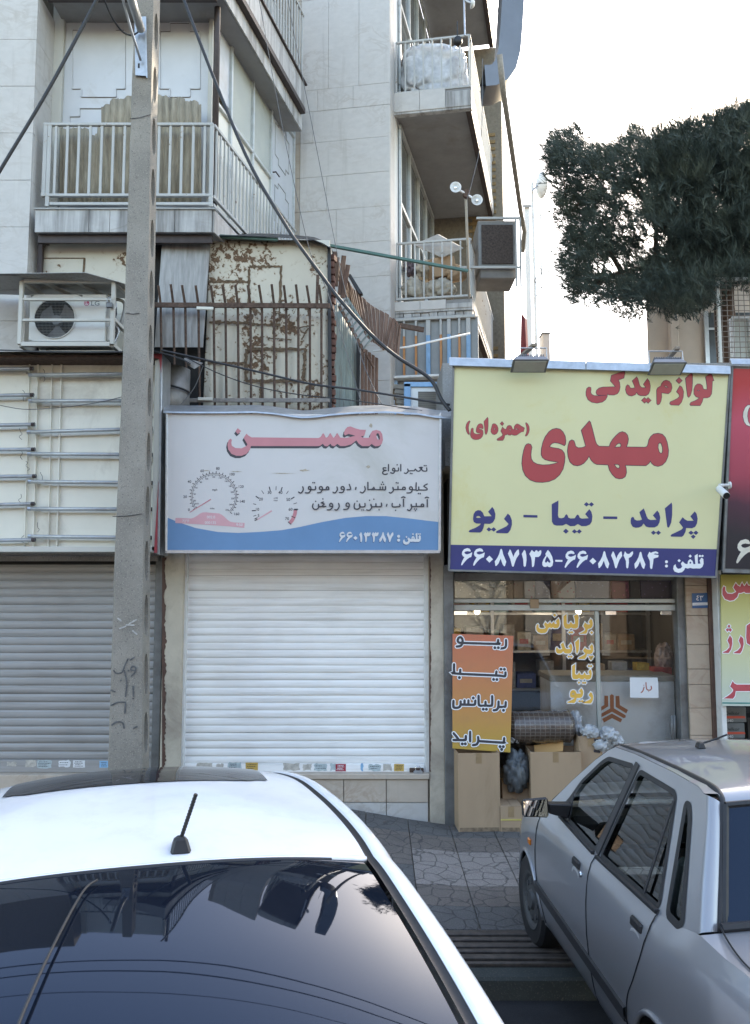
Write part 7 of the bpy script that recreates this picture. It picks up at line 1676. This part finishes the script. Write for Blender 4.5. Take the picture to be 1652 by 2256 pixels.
    mm.hexa([(hx0,2.295,.965),(hx1,2.295,.972),(hx1,2.309,1.075),(hx0,2.309,1.085)], [(hx0+sgn*.02,2.41,.99),(hx1-sgn*.04,2.39,1.0),(hx1-sgn*.04,2.39,1.05),(hx0+sgn*.02,2.41,1.06)]); mo = lpart(mm, 'door_mirror', M['black'], sc_, bevel=.012)
    mg = MB(); mg.add([(hx0+sgn*.012,2.2895,.977),(hx1-sgn*.014,2.2895,.984),(hx1-sgn*.014,2.3035,1.064),(hx0+sgn*.012,2.3035,1.072)], [(0,1,2,3)]); lpart(mg, 'mirror_glass', M['mirrorglass'], mo, recalc=False)
    lpart(MB().hexa([(hx0-sgn*.005,2.33,.985),(hx0-sgn*.005,2.40,.985),(hx0-sgn*.005,2.40,1.04),(hx0-sgn*.005,2.33,1.04)], [side3(sgn,2.34,.95,.012),side3(sgn,2.48,.95,.012),side3(sgn,2.43,1.03,.012),side3(sgn,2.34,1.03,.012)]), 'mirror_arm', M['black'], mo, bevel=.006)
    lpart(MB().slab([side3(sgn,2.56,.95,.004), side3(sgn,2.33,.94,.004), side3(sgn,2.33,.975,.004), side3(sgn,2.40,1.09,.004)], (sgn*.004,0,0)), 'mirror_sail', M['black'], mo)
    # rear quarter: strip from side panel to rear window, drip rail
    q1 = [(.93,1.415),(.86,1.34),(.72,1.10),(.63,.965)]; q2 = [(.50,.875,1.39),(.525,.83,1.32),(.585,.72,1.12),(.64,.635,.968)]
    b = MB(); rows = []
    for (a_, c_), (x2, y2, z2) in zip(q1, q2):
        A, C = side3(sgn, a_, c_), Vector((sgn*x2, y2, z2)); Mm = (A+C)/2 + Vector((sgn*.018, -.022, .012)); rows.append([A, A.lerp(Mm,.5)+Vector((sgn*.006,-.006,.004)), Mm, Mm.lerp(C,.5)+Vector((sgn*.003,-.006,.004)), C])
    b.grid(rows); lpart(b, 'rear_pillar', SIL, sc_, smooth=True, recalc=False)
    dr_ = catmull([(sgn*.562,2.62,1.06),(sgn*.53,2.24,1.335),(sgn*.513,2.08,1.41),(sgn*.505,1.75,1.432),(sgn*.50,1.28,1.44),(sgn*.492,1.0,1.435),(sgn*.488,.92,1.418),(sgn*.498,.872,1.38),(sgn*.55,.79,1.24),(sgn*.645,.63,.965)], 5)
    if True: lpart(MB().tube(dr_[9:], .015, 6), 'drip_moulding', M['rubber'], sc_, smooth=True)
    ap = MB(); ap.grid([[side3(sgn,2.80,.918), side3(sgn,2.52,1.133), side3(sgn,2.27,1.303), side3(sgn,2.12,1.388)], [Vector((sgn*.70,2.86,.93)), Vector((sgn*.62,2.55,1.15)), Vector((sgn*.55,2.29,1.315)), Vector((sgn*.51,2.13,1.40))]]); lpart(ap, 'front_pillar', SIL, sc_, smooth=True)
    cap_ = MB(); cap_.grid([[side3(sgn,2.04,1.417), side3(sgn,1.75,1.432), side3(sgn,1.28,1.438), side3(sgn,1.0,1.432), side3(sgn,.93,1.417)], [Vector((sgn*.50,2.06,1.428)), Vector((sgn*.50,1.75,1.44)), Vector((sgn*.495,1.28,1.447)), Vector((sgn*.488,1.0,1.44)), Vector((sgn*.484,.90,1.422))]]); lpart(cap_, 'roof_rail', SIL, sc_, smooth=True)
rows = []
for y_, zc_, ze_ in ((2.13,1.425,1.405),(2.06,1.452,1.428),(1.9,1.472,1.437),(1.6,1.486,1.443),(1.28,1.484,1.446),(1.05,1.468,1.441),(.95,1.455,1.433),(.895,1.43,1.418),(.872,1.40,1.39)):
    rows.append([Vector((.5*q_, y_, ze_ + (zc_-ze_)*(1-abs(q_)**2.4))) for q_ in [k/10.0 for k in range(-10,11)]])
b = MB(); b.grid(rows); lpart(b, 'roof', SIL, sc_, smooth=True)
def glasspanel(rowA, rowB, name, mat, car, bulge=.02, seal=True, n=8):
    b = MB(); rows = []
    for i in range(n+1):
        t = i/n; a, c = Vector(rowA[0]).lerp(Vector(rowB[0]), t), Vector(rowA[1]).lerp(Vector(rowB[1]), t)
        rows.append([a.lerp(c, k/12.0) + Vector((0, 0, bulge*(1-(2*k/12.0-1)**2))) for k in range(13)])
    b.grid(rows); o = face_out(lpart(b, name, mat, car, smooth=True, recalc=False), (0,0,1))
    if seal:
        loop = rows[0] + [r[-1] for r in rows[1:-1]] + rows[-1][::-1] + [r[0] for r in rows[1:-1]][::-1]
        lpart(MB().tube(loop + [loop[0]], .014, 6), 'rubber_seal', M['rubber'], o)
    return o
glasspanel(((-.49,.862,1.385),(.49,.862,1.385)), ((-.625,.63,.975),(.625,.63,.975)), 'rear_window', M['tintglass'], sc_, .02)
glasspanel(((-.51,2.135,1.398),(.51,2.135,1.398)), ((-.69,2.86,.93),(.69,2.86,.93)), 'windscreen', M['carglass'], sc_, .03)
# seats and trim inside
seat_m = plain('grey_seat_cloth', (.12,.12,.125), .9, 0, .2, 20)
for sx in (-.34, .34):
    lpart(MB().box(sx-.22, sx+.22, 1.55, 2.05, .35, .55), 'seat', seat_m, sc_, bevel=.05); lpart(MB().hexa([(sx-.21,1.46,.5),(sx+.21,1.46,.5),(sx+.21,1.6,.5),(sx-.21,1.6,.5)], [(sx-.17,1.28,1.03),(sx+.17,1.28,1.03),(sx+.17,1.38,1.03),(sx-.17,1.38,1.03)]), 'seat_back', seat_m, sc_, bevel=.03); lpart(MB().box(sx-.12, sx+.12, 1.27, 1.36, 1.06, 1.2), 'headrest', seat_m, sc_, bevel=.03)
lpart(MB().hexa([(-.6,.85,.5),(.6,.85,.5),(.6,1.0,.5),(-.6,1.0,.5)], [(-.58,.70,.96),(.58,.70,.96),(.58,.82,.96),(-.58,.82,.96)]), 'rear_seat', seat_m, sc_, bevel=.03)
lpart(MB().box(-.68,.68,2.55,2.85,.7,.9), 'dashboard', M['black'], sc_, bevel=.04)
# roof aerial and boot shut line
a = Vector((-.24, 1.64, 1.478)); lpart(MB().hexa([a+Vector((-.02,-.03,0)),a+Vector((.02,-.03,0)),a+Vector((.02,.03,0)),a+Vector((-.02,.03,0))],[a+Vector((-.012,-.02,.03)),a+Vector((.012,-.02,.03)),a+Vector((.012,.02,.03)),a+Vector((-.012,.02,.03))]), 'aerial_base', M['black'], sc_, bevel=.004)
lpart(MB().tube([a+Vector((0,0,.02)), a+Vector((.07,-.03,.05)), a+Vector((.12,-.05,.075))], .005, 6), 'aerial', M['black'], sc_)
for sgn in (-1,1): lpart(MB().tube(catmull([(sgn*.655,.60,1.0),(sgn*.672,.5,.985),(sgn*.69,.35,.975),(sgn*.685,.15,.965),(sgn*.66,.03,.92)],5), .004, 4), 'boot_gap', M['black'], sc_)
lpart(MB().tube([(-.645,.612,.992),(-.3,.612,1.012),(.3,.612,1.012),(.645,.612,.992)], .018, 6), 'scuttle_strip', M['rubber'], sc_)

# ---- white hatchback at the left
PSI = R(16)
wc = thing('parked_car', (-.680, 2.468, 0), 'white hatchback with dark glass roof parked nose-in at the left', 'car')
wc.rotation_euler = (0, 0, PSI); WH = M['carwhite']
# local: x to its right, y forward from the rear roof edge, z up
rail = [(.456,1.62,1.30),(.480,1.42,1.375),(.530,1.05,1.425),(.556,.70,1.437),(.570,.38,1.436),(.577,.16,1.423),(.580,.03,1.402)]
hat = [(.590,-.05,1.388),(.604,-.18,1.354),(.624,-.36,1.300),(.645,-.54,1.235),(.664,-.70,1.165),(.680,-.84,1.085)]
rail = [(x_+.115, y_, z_) for x_, y_, z_ in rail]; hat = [(x_+.115, y_, z_) for x_, y_, z_ in hat]
railc = catmull(rail, 5); hatc = catmull([rail[-1]] + hat, 5)
def sgnv(p, s_): return Vector((p[0]*s_, p[1], p[2]))
# roof skin
rows = []
for i, p in enumerate(railc):
    y_ = p.y; zc_ = interp([(-.1,1.43),(.0,1.446),(.15,1.468),(.4,1.487),(.8,1.498),(1.05,1.487),(1.25,1.462),(1.45,1.42),(1.62,1.37)], y_)
    row = []
    for k in range(-14, 15):
        q_ = k/14.0; yy = y_ - (.035*(1-q_*q_) if i == len(railc)-1 else .035*(1-q_*q_)*max(0, 1 - y_/.3))
        row.append(Vector((p.x*.985*q_, yy, p.z + .002 + (zc_-p.z)*(1-abs(q_)**2.2))))
    rows.append(row)
rf_ = MB(); rf_.grid(rows); lpart(rf_, 'roof', WH, wc, smooth=True)
edge = rows[-1]
lpart(MB().tube([p + Vector((0,-.004,-.008)) for p in edge], .011, 6), 'roof_edge_trim', WH, wc, smooth=True)
# glass roof panel
def roofz(x_, y_):
    for a, c in zip(rows, rows[1:]):
        if c[14].y <= y_ <= a[14].y:
            t = (y_-c[14].y)/(a[14].y-c[14].y); hw = (a[28].x*t + c[28].x*(1-t)); q_ = min(.999, abs(x_)/hw); k = int(14+q_*14); f = q_*14-int(q_*14)
            za = a[k].z + (a[min(28,k+1)].z-a[k].z)*f; zc = c[k].z + (c[min(28,k+1)].z-c[k].z)*f; return za*t+zc*(1-t)
    return 1.45
g = MB(); gr_ = []
for i in range(9):
    y_ = .84 + .62*i/8; hw = .50 ; row = []
    for k in range(-12, 13):
        q_ = k/12.0; yy = y_ - .03*(1-q_*q_) + (.03 if i == 0 and abs(q_) > .9 else 0); row.append(Vector((hw*q_, yy, roofz(hw*q_, yy) + .004)))
    gr_.append(row)
g.grid(gr_); lpart(g, 'glass_roof', M['tintglass'], wc, smooth=True)
# hatch: glass with white surround
hg = []
for i, p in enumerate(hatc[1:]):
    row = []; s_ = i/(len(hatc)-2.0)
    for k in range(-14, 15):
        q_ = k/14.0; row.append(Vector((p.x*.965*q_, p.y - .045*(1-q_*q_)*(1-.3*s_), p.z + .052*(1-abs(q_)**2.3)*(1-.25*s_) - .004)))
    hg.append(row)
b = MB(); b.grid(hg); lpart(b, 'rear_window', M['tintglass'], wc, smooth=True)
lpart(MB().tube([p + Vector((0,.006,-.006)) for p in hg[0]], .012, 6), 'glass_top_seal', M['rubber'], wc, smooth=True)
for s_ in (-1, 1):
    both = railc[:-1] + hatc
    strip = [sgnv(p, s_) for p in both]
    # black channel, then the white shoulder and the side of the cabin
    b = MB(); b.grid([[p + Vector((-s_*.012, 0, .0)) for p in strip], [p + Vector((s_*.002, 0, -.010)) for p in strip], [p + Vector((s_*.016, 0, .0)) for p in strip]]); lpart(b, 'roof_channel', M['rubber'], wc, smooth=True, recalc=False)
    rows2 = []
    for dx, dz in ((.016,.0),(.022,.006),(.045,.006),(.066,-.004),(.082,-.022),(.094,-.055),(.102,-.10)):
        rows2.append([p + Vector((s_*dx*(1+.25*max(0,-p.y)), 0, dz)) for p in strip])
    b = MB(); b.grid(rows2); lpart(b, 'cant_rail', WH, wc, smooth=True, recalc=False)
    last = rows2[-1]; n_ = len(last)
    bot = [Vector((s_*.80, p.y*1.02, .93)) for p in last]
    # side glazing from the rail down to the belt, and the painted rear quarter
    cut = [i for i, p in enumerate(last) if p.y > .12]; iq = cut[-1]
    b = MB(); b.grid([last[:iq+1], [a.lerp(c,.5) + Vector((s_*.012,0,0)) for a, c in zip(last[:iq+1], bot[:iq+1])], bot[:iq+1]]); lpart(b, 'side_window', M['tintglass'], wc, smooth=True, recalc=False)
    b = MB(); b.grid([last[iq:], [a.lerp(c,.5) + Vector((s_*.014,0,0)) for a, c in zip(last[iq:], bot[iq:])], bot[iq:]]); lpart(b, 'rear_quarter', WH, wc, smooth=True, recalc=False)
    for i in range(0, iq, max(1, iq//2)):
        lpart(MB().tube([last[i], last[i].lerp(bot[i],.5)+Vector((s_*.016,0,0)), bot[i]], .02, 6), 'door_pillar', M['trim'], wc)
# lower body (own origin at the tail)
lb_ = bpy.data.objects.new('lower_body', None); COL.objects.link(lb_); lb_.parent = wc; lb_.location = (0, -1.06, 0)
profW = [(.10,.76),(.16,.80),(.24,.84),(.4,.855),(.6,.86),(.76,.855),(.85,.835),(.915,.80)]
widW = lambda y_: interp([(0,.86),(.12,.94),(.4,.99),(.9,1),(2.6,1),(3.2,.99),(3.5,.96),(3.75,.88)], y_)
topW = lambda y_: interp([(0,.88),(.06,1.0),(.22,1.06),(.6,.97),(2.8,.94),(3.2,.86),(3.55,.76),(3.75,.62)], y_)
zloW = lambda y_: .2
body_shell(lb_, WH, 3.75, profW, widW, topW, zloW, [(3.05,.3,.32),(.66,.3,.32)], (2.65, 3.75), (.0, .26))
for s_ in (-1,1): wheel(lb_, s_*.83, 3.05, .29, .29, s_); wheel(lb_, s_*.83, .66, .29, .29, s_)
ws_ = MB(); ws_.grid([[Vector((p.x*.97, p.y, p.z-.004)) for p in rows[0]], [Vector((p.x*1.22, p.y+.35, p.z-.22 - .05*(abs(p.x)/.45)**2)) for p in rows[0]], [Vector((p.x*1.42, p.y+.68, .985 - .03*(abs(p.x)/.45)**2)) for p in rows[0]]]); lpart(ws_, 'windscreen', M['tintglass'], wc, smooth=True)
# aerial
a = Vector((.115, .085, 1.464)); ab = MB(); ab.hexa([a+Vector((-.034,-.05,-.01)),a+Vector((.034,-.05,-.01)),a+Vector((.024,.05,-.0)),a+Vector((-.024,.05,-.0))],[a+Vector((-.02,-.03,.036)),a+Vector((.02,-.03,.036)),a+Vector((.014,.025,.03)),a+Vector((-.014,.025,.03))]); an = lpart(ab, 'aerial', M['black'], wc, bevel=.008)
rod = [a + Vector((.0,0,.02)) + Vector((.0042*k, -.003*k, .0142*k)) for k in range(0, 11)]; rr_ = []; P_ = []
for k in range(31):
    t = k/30.0*10; i = min(9, int(t)); P_.append(rod[i].lerp(rod[i+1], t-i)); rr_.append(.0058 + (.0012 if k % 2 else 0))
lpart(MB().tube(P_, rr_, 8), 'aerial_rod', M['black'], an)
# rear wiper lying on the glass
def hg_at(x_, s_):
    i = s_*(len(hg)-1); i0 = min(len(hg)-2, int(i)); f = i-i0; r0 = [p.lerp(q_, f) for p, q_ in zip(hg[i0], hg[i0+1])]
    for p, q_ in zip(r0, r0[1:]):
        if p.x <= x_ <= q_.x: return p.lerp(q_, (x_-p.x)/(q_.x-p.x))
    return r0[0]
wp = [hg_at(-.115,.12)+Vector((0,-.004,.010)), hg_at(-.15,.20)+Vector((0,-.006,.014)), hg_at(-.20,.40)+Vector((0,-.008,.018)), hg_at(-.245,.58)+Vector((0,-.01,.022)), hg_at(-.30,.85)+Vector((0,-.01,.024))]
wi_ = lpart(MB().tube(catmull(wp, 5), [.003 + .002*i/20 for i in range(21)], 6), 'wiper', M['black'], wc, smooth=True)

# ------------------------------------------------------------ upper storey, repeated above the frame (it shows in the white car's rear window)
def copy_tree(o, parent, dz):
    c = o.copy(); COL.objects.link(c)
    if parent is bld: par(c, bld); c.location = o.location + Vector((0,0,dz)); 
    else: c.parent = parent; c.matrix_parent_inverse = o.matrix_parent_inverse.copy()
    for ch in list(o.children): copy_tree(ch, c, 0)
    return c
copy_tree(bal, bld, 2.62)

# ------------------------------------------------------------ beige house, mesh cage and pine on the right
bh = thing('beige_house', at(1560, 780, 13), 'plain beige rendered house behind the yellow sign and pine', 'house')
BHY = 13.0; xh = at(1424, 700, BHY).x; zh = zat(598, BHY)
MB().slab([(xh,BHY,0),(14,BHY,0),(14,18,0),(xh*18.6/13,18,0)], (0,0,zh)).build('wall', M['beige'], bh, bevel=.02)
xp0, xp1 = at(1476, 700, BHY-.12).x, at(1494, 700, BHY-.12).x
MB().box(xp0, xp1, BHY-.12, BHY-.002, 0, zh-.02).build('pilaster', M['beige'], bh, bevel=.01)
MB().slab([(xh-.05,BHY-.15,zh+.001),(14.05,BHY-.15,zh+.001),(14.05,18.05,zh+.001),(xh*18.7/13,18.05,zh+.001)], (0,0,.1)).build('coping', M['concrete'], bh, bevel=.01)
xa, xb = at(1553, 750, BHY).x, at(1590, 750, BHY).x
wn_ = bpy.data.objects.new('window', None); COL.objects.link(wn_); wn_.location = (xa, BHY, 3.6); par(wn_, bh)
MB().box(xa, xb+1.2, BHY-.03, BHY-.003, 3.4, zat(690,BHY)).build('pane', M['paneldark'], wn_)
for x_ in (xa-.03, xb): MB().box(x_, x_+.07, BHY-.07, BHY-.031, 3.4, zat(688,BHY)).build('frame_bar', M['alum'], wn_, bevel=.004)
MB().box(xa-.03, xb+.07, BHY-.075, BHY-.072, zat(730,BHY), zat(725,BHY)).build('frame_bar', M['alum'], wn_)
cg2 = thing('mesh_cage', at(1610, 790, 8.7), 'rusting white wire mesh cage above the red sign', 'cage')
CGY = 8.7; xa, xb = at(1580, 700, CGY).x, 6.2; za, zb = zat(800, CGY), zat(612, CGY)
for (x0_, x1_, z0_, z1_) in ((xa, xa+.032, za, zb), (xa, xb, zb-.04, zb)): MB().box(x0_, x1_, CGY-.02, CGY+.02, z0_, z1_).build('frame_bar', M['creampaint'], cg2, bevel=.004)
b = MB()
x_ = xa + .05
while x_ < xb: b.tube([(x_, CGY, za), (x_, CGY, zb)], .0045, 4, False); x_ += .062
z_ = za
while z_ < zb: b.tube([(xa-.03, CGY-.008, z_), (xb, CGY-.008, z_)], .0045, 4, False); z_ += .058
stuff(b.build('wire_mesh', plain('rusty_wire', (.20,.16,.13), .6, 0, .3, 20), cg2))
sw_ = thing('sash_window', at(1640, 790, 9.6), 'white sash window inside the wire mesh cage', 'window'); 
MB().box(at(1612,750,9.6).x, 7.0, 9.62, 9.66, zat(800,9.6), zat(700,9.6)).build('pane', M['frosted'], sw_)
for u in (1612, 1650, 1690): x_ = at(u,750,9.6).x; MB().box(x_, x_+.03, 9.58, 9.619, zat(800,9.6), zat(700,9.6)).build('frame_bar', M['white_metal'], sw_, bevel=.004)
MB().box(at(1612,750,9.6).x, 7.0, 9.575, 9.58, zat(703,9.6), zat(698,9.6)).build('frame_bar', M['white_metal'], sw_)

pine = thing('pine_tree', (at(1601,600,10.4).x, 10.4, 0), 'large dark pine overhanging the yellow sign at upper right', 'tree')
tx = at(1601, 600, 10.4).x
tr_ = MB().tube(catmull([(tx+.15,10.4,0),(tx+.1,10.4,2.5),(tx,10.4,5),(tx-.05,10.4,6.0),(tx+.1,10.4,6.9),(tx+.2,10.5,7.6)],5), [.24-.008*i for i in range(26)], 12).build('trunk', M['pinebark'], pine, smooth=True)
poly = [(1216,298),(1240,300),(1258,292),(1275,288),(1280,340),(1331,328),(1348,328),(1368,336),(1385,310),(1398,284),(1412,300),(1425,312),(1440,330),(1455,304),(1488,290),(1531,277),(1560,270),(1588,255),(1610,262),(1651,234),(1700,200),(1790,180),(1850,260),(1880,420),(1850,560),(1760,640),(1652,612),(1578,616),(1572,655),(1540,675),(1498,686),(1470,676),(1435,676),(1422,660),(1408,698),(1380,690),(1365,700),(1348,674),(1335,660),(1301,664),(1280,655),(1258,660),(1268,612),(1247,596),(1237,572),(1250,545),(1243,524),(1268,500),(1237,478),(1233,448),(1222,418),(1232,395),(1213,358)]
holes = [(1403,448,20,36),(1446,520,26,44),(1330,592,36,20),(1360,572,30,12),(1297,412,14,10),(1345,400,12,8),(1428,405,10,14),(1262,445,10,8),(1300,470,8,10),(1418,560,12,18),(1330,520,8,8),(1275,565,12,10)]
def inpoly(x, y):
    c = False; j = len(poly)-1
    for i in range(len(poly)):
        xi, yi = poly[i]; xj, yj = poly[j]
        if (yi > y) != (yj > y) and x < (xj-xi)*(y-yi)/(yj-yi)+xi: c = not c
        j = i
    return c
rt_ = random.Random(99); NV = []; NF = []
def tuft(c, d, L_, n=13, spread=.75):
    d = d.normalized(); a = d.orthogonal().normalized(); b2 = d.cross(a)
    for k in range(n):
        q_ = rt_.uniform(0, 6.283); s_ = rt_.uniform(.15, spread); v = (d + (a*math.cos(q_) + b2*math.sin(q_))*s_).normalized(); l = L_*rt_.uniform(.7, 1.15)
        w = v.cross(Vector((rt_.uniform(-1,1), rt_.uniform(-1,1), rt_.uniform(-1,1)))).normalized()*.0033; o = len(NV); base = c + d*rt_.uniform(-.05,.03)
        NV.extend((base - w, base + w, base + v*l)); NF.append((o, o+1, o+2))
limbs = MB(); nc = 0
def crown_pt():
    while True:
        u, v = rt_.uniform(1205, 1885), rt_.uniform(175, 705)
        if not inpoly(u, v): continue
        if any(((u-hx)/hw)**2 + ((v-hy)/hh)**2 < 1 for hx, hy, hw, hh in holes): continue
        return u, v
centers = []
for i in range(1900):
    u, v = crown_pt(); dens = min(1, max(.0, (u-1215)/230.))
    if u < 1440 and rt_.random() < .25: continue
    Yc = 10.2 + rt_.uniform(-1, 1)*(.5 + 1.3*dens); c = at(u, v, Yc); centers.append((c, u, v))
    out = (c - Vector((tx, 10.4, c.z - .8))); out.z *= .6; out = out.normalized() + Vector((0, rt_.uniform(-.3,.3), .35))
    nt = 13 if u < 1450 else 17
    for k in range(nt):
        p = c + Vector((rt_.gauss(0,.09), rt_.gauss(0,.10), rt_.gauss(0,.075))); tuft(p, out + Vector((rt_.gauss(0,.5), rt_.gauss(0,.5), rt_.gauss(0,.45))), rt_.uniform(.11, .17))
# rim of small sprays that break the outline
for i in range(len(poly)):
    (u0, v0), (u1, v1) = poly[i-1], poly[i]; n_ = max(2, int(math.hypot(u1-u0, v1-v0)/5))
    for k in range(n_):
        if rt_.random() < .3: continue
        u, v = u0+(u1-u0)*k/n_ + rt_.gauss(0,2), v0+(v1-v0)*k/n_ + rt_.gauss(0,2); c = at(u, v, 10.2 + rt_.uniform(-.7,.7)); out = c - Vector((tx-.8, 10.3, at(1500,470,10.3).z)); out = out.normalized() + Vector((0,0,.5))
        for j in range(4): tuft(c + Vector((rt_.gauss(0,.03), rt_.gauss(0,.05), rt_.gauss(0,.03))), out + Vector((rt_.gauss(0,.35), rt_.gauss(0,.35), rt_.gauss(0,.3))), rt_.uniform(.08,.13), 11, .55)
me = bpy.data.meshes.new('crown'); me.from_pydata([tuple(p) for p in NV], [], NF); me.update(); link('crown', me, M['needle'], pine)
# limbs: a few main boughs and branches towards the sprays
bough = [[(1601,600),(1540,560),(1470,500),(1400,420),(1330,380),(1260,350)], [(1601,610),(1540,600),(1450,590),(1370,600),(1300,640)], [(1601,540),(1540,450),(1460,400),(1400,330)], [(1601,560),(1500,540),(1440,470),(1395,410)], [(1440,590),(1445,510),(1430,460),(1405,400)], [(1370,600),(1345,560),(1300,500),(1250,470)], [(1601,520),(1650,430),(1720,360)], [(1601,480),(1590,380),(1560,310)], [(1330,600),(1318,620),(1290,640)]]
for k, bp in enumerate(bough):
    P_ = catmull([at(u, v, 10.35 + rt_.uniform(-.25,.25)) for u, v in bp], 6); n_ = len(P_); r0 = .055 if k < 4 else .03
    MB().tube(P_, [r0*(1-.8*i/(n_-1))+.006 for i in range(n_)], 7).build('bough', M['pinebark'], pine, smooth=True)
tw = MB()
bpts = [at(u, v, 10.3) for bp in bough for u, v in bp]
for c, u, v in centers[::4]:
    n0 = min(bpts, key=lambda p: (p-c).length); 
    if (n0-c).length < 1.1: tw.tube([n0, n0.lerp(c,.55)+Vector((0,0,-.06)), c], [.012,.008,.004], 4, False)
stuff(tw.build('twigs', M['pinebark'], pine))

# ------------------------------------------------------------ across the street, behind the viewer: it shows in the shop glass and car windows
ob = thing('street_building', (2, -11, 0), 'brown brick building across the street mirrored in the shop glass', 'building')
MB().box(-16, 16, -13, -11, 0, 7.5).build('wall', plain('brown_facade', (.16,.12,.09), .85, 0, .2, 2), ob)
for i in range(9):
    x0_ = -14.5 + 3.3*i
    w_ = MB().box(x0_, x0_+1.7, -10.99, -10.95, 3.9, 5.6).build('window', M['paneldark'], ob); MB().box(x0_-.1, x0_+1.8, -10.96, -10.85, 3.78, 3.89).build('sill', M['trav'], w_)
    MB().box(x0_-.5, x0_+2.2, -10.99, -10.93, .1, 2.7).build('shop_front', [M['slat_grey'], M['dark'], M['cream']][i % 3], ob)
    MB().box(x0_-.6, x0_+2.3, -10.99, -10.6, 2.75, 3.5).build('fascia', [M['pilaster'], M['signblue'], M['redprint']][i % 3], ob)
for k, (x_, h_) in enumerate(((-6, 5.5), (5.2, 6))):
    tq = thing('street_tree', (x_, -8.6, 0), ['bare street tree across the road left of the viewer','bare street tree across the road mirrored in the silver car'][k], 'tree'); tb_ = MB(); tb_.tube(catmull([(x_,-8.6,0),(x_+.1,-8.6,1.6),(x_-.1,-8.5,3),(x_+.2,-8.6,h_)],4), [.16-.009*i for i in range(13)], 10); tb_.build('trunk', M['pinebark'], tq, smooth=True)
    cb2_ = MB(); rq = random.Random(k)
    for j in range(60):
        a_ = rq.uniform(0,6.28); s0 = Vector((x_, -8.6, rq.uniform(2,h_))); e_ = s0 + Vector((math.cos(a_)*rq.uniform(.8,2), math.sin(a_)*rq.uniform(.8,1.6), rq.uniform(.4,2))); cb2_.tube([s0, s0.lerp(e_,.5)+Vector((0,0,.1)), e_], [.04,.022,.006], 5, False)
    cb2_.build('crown', M['pinebark'], tq)
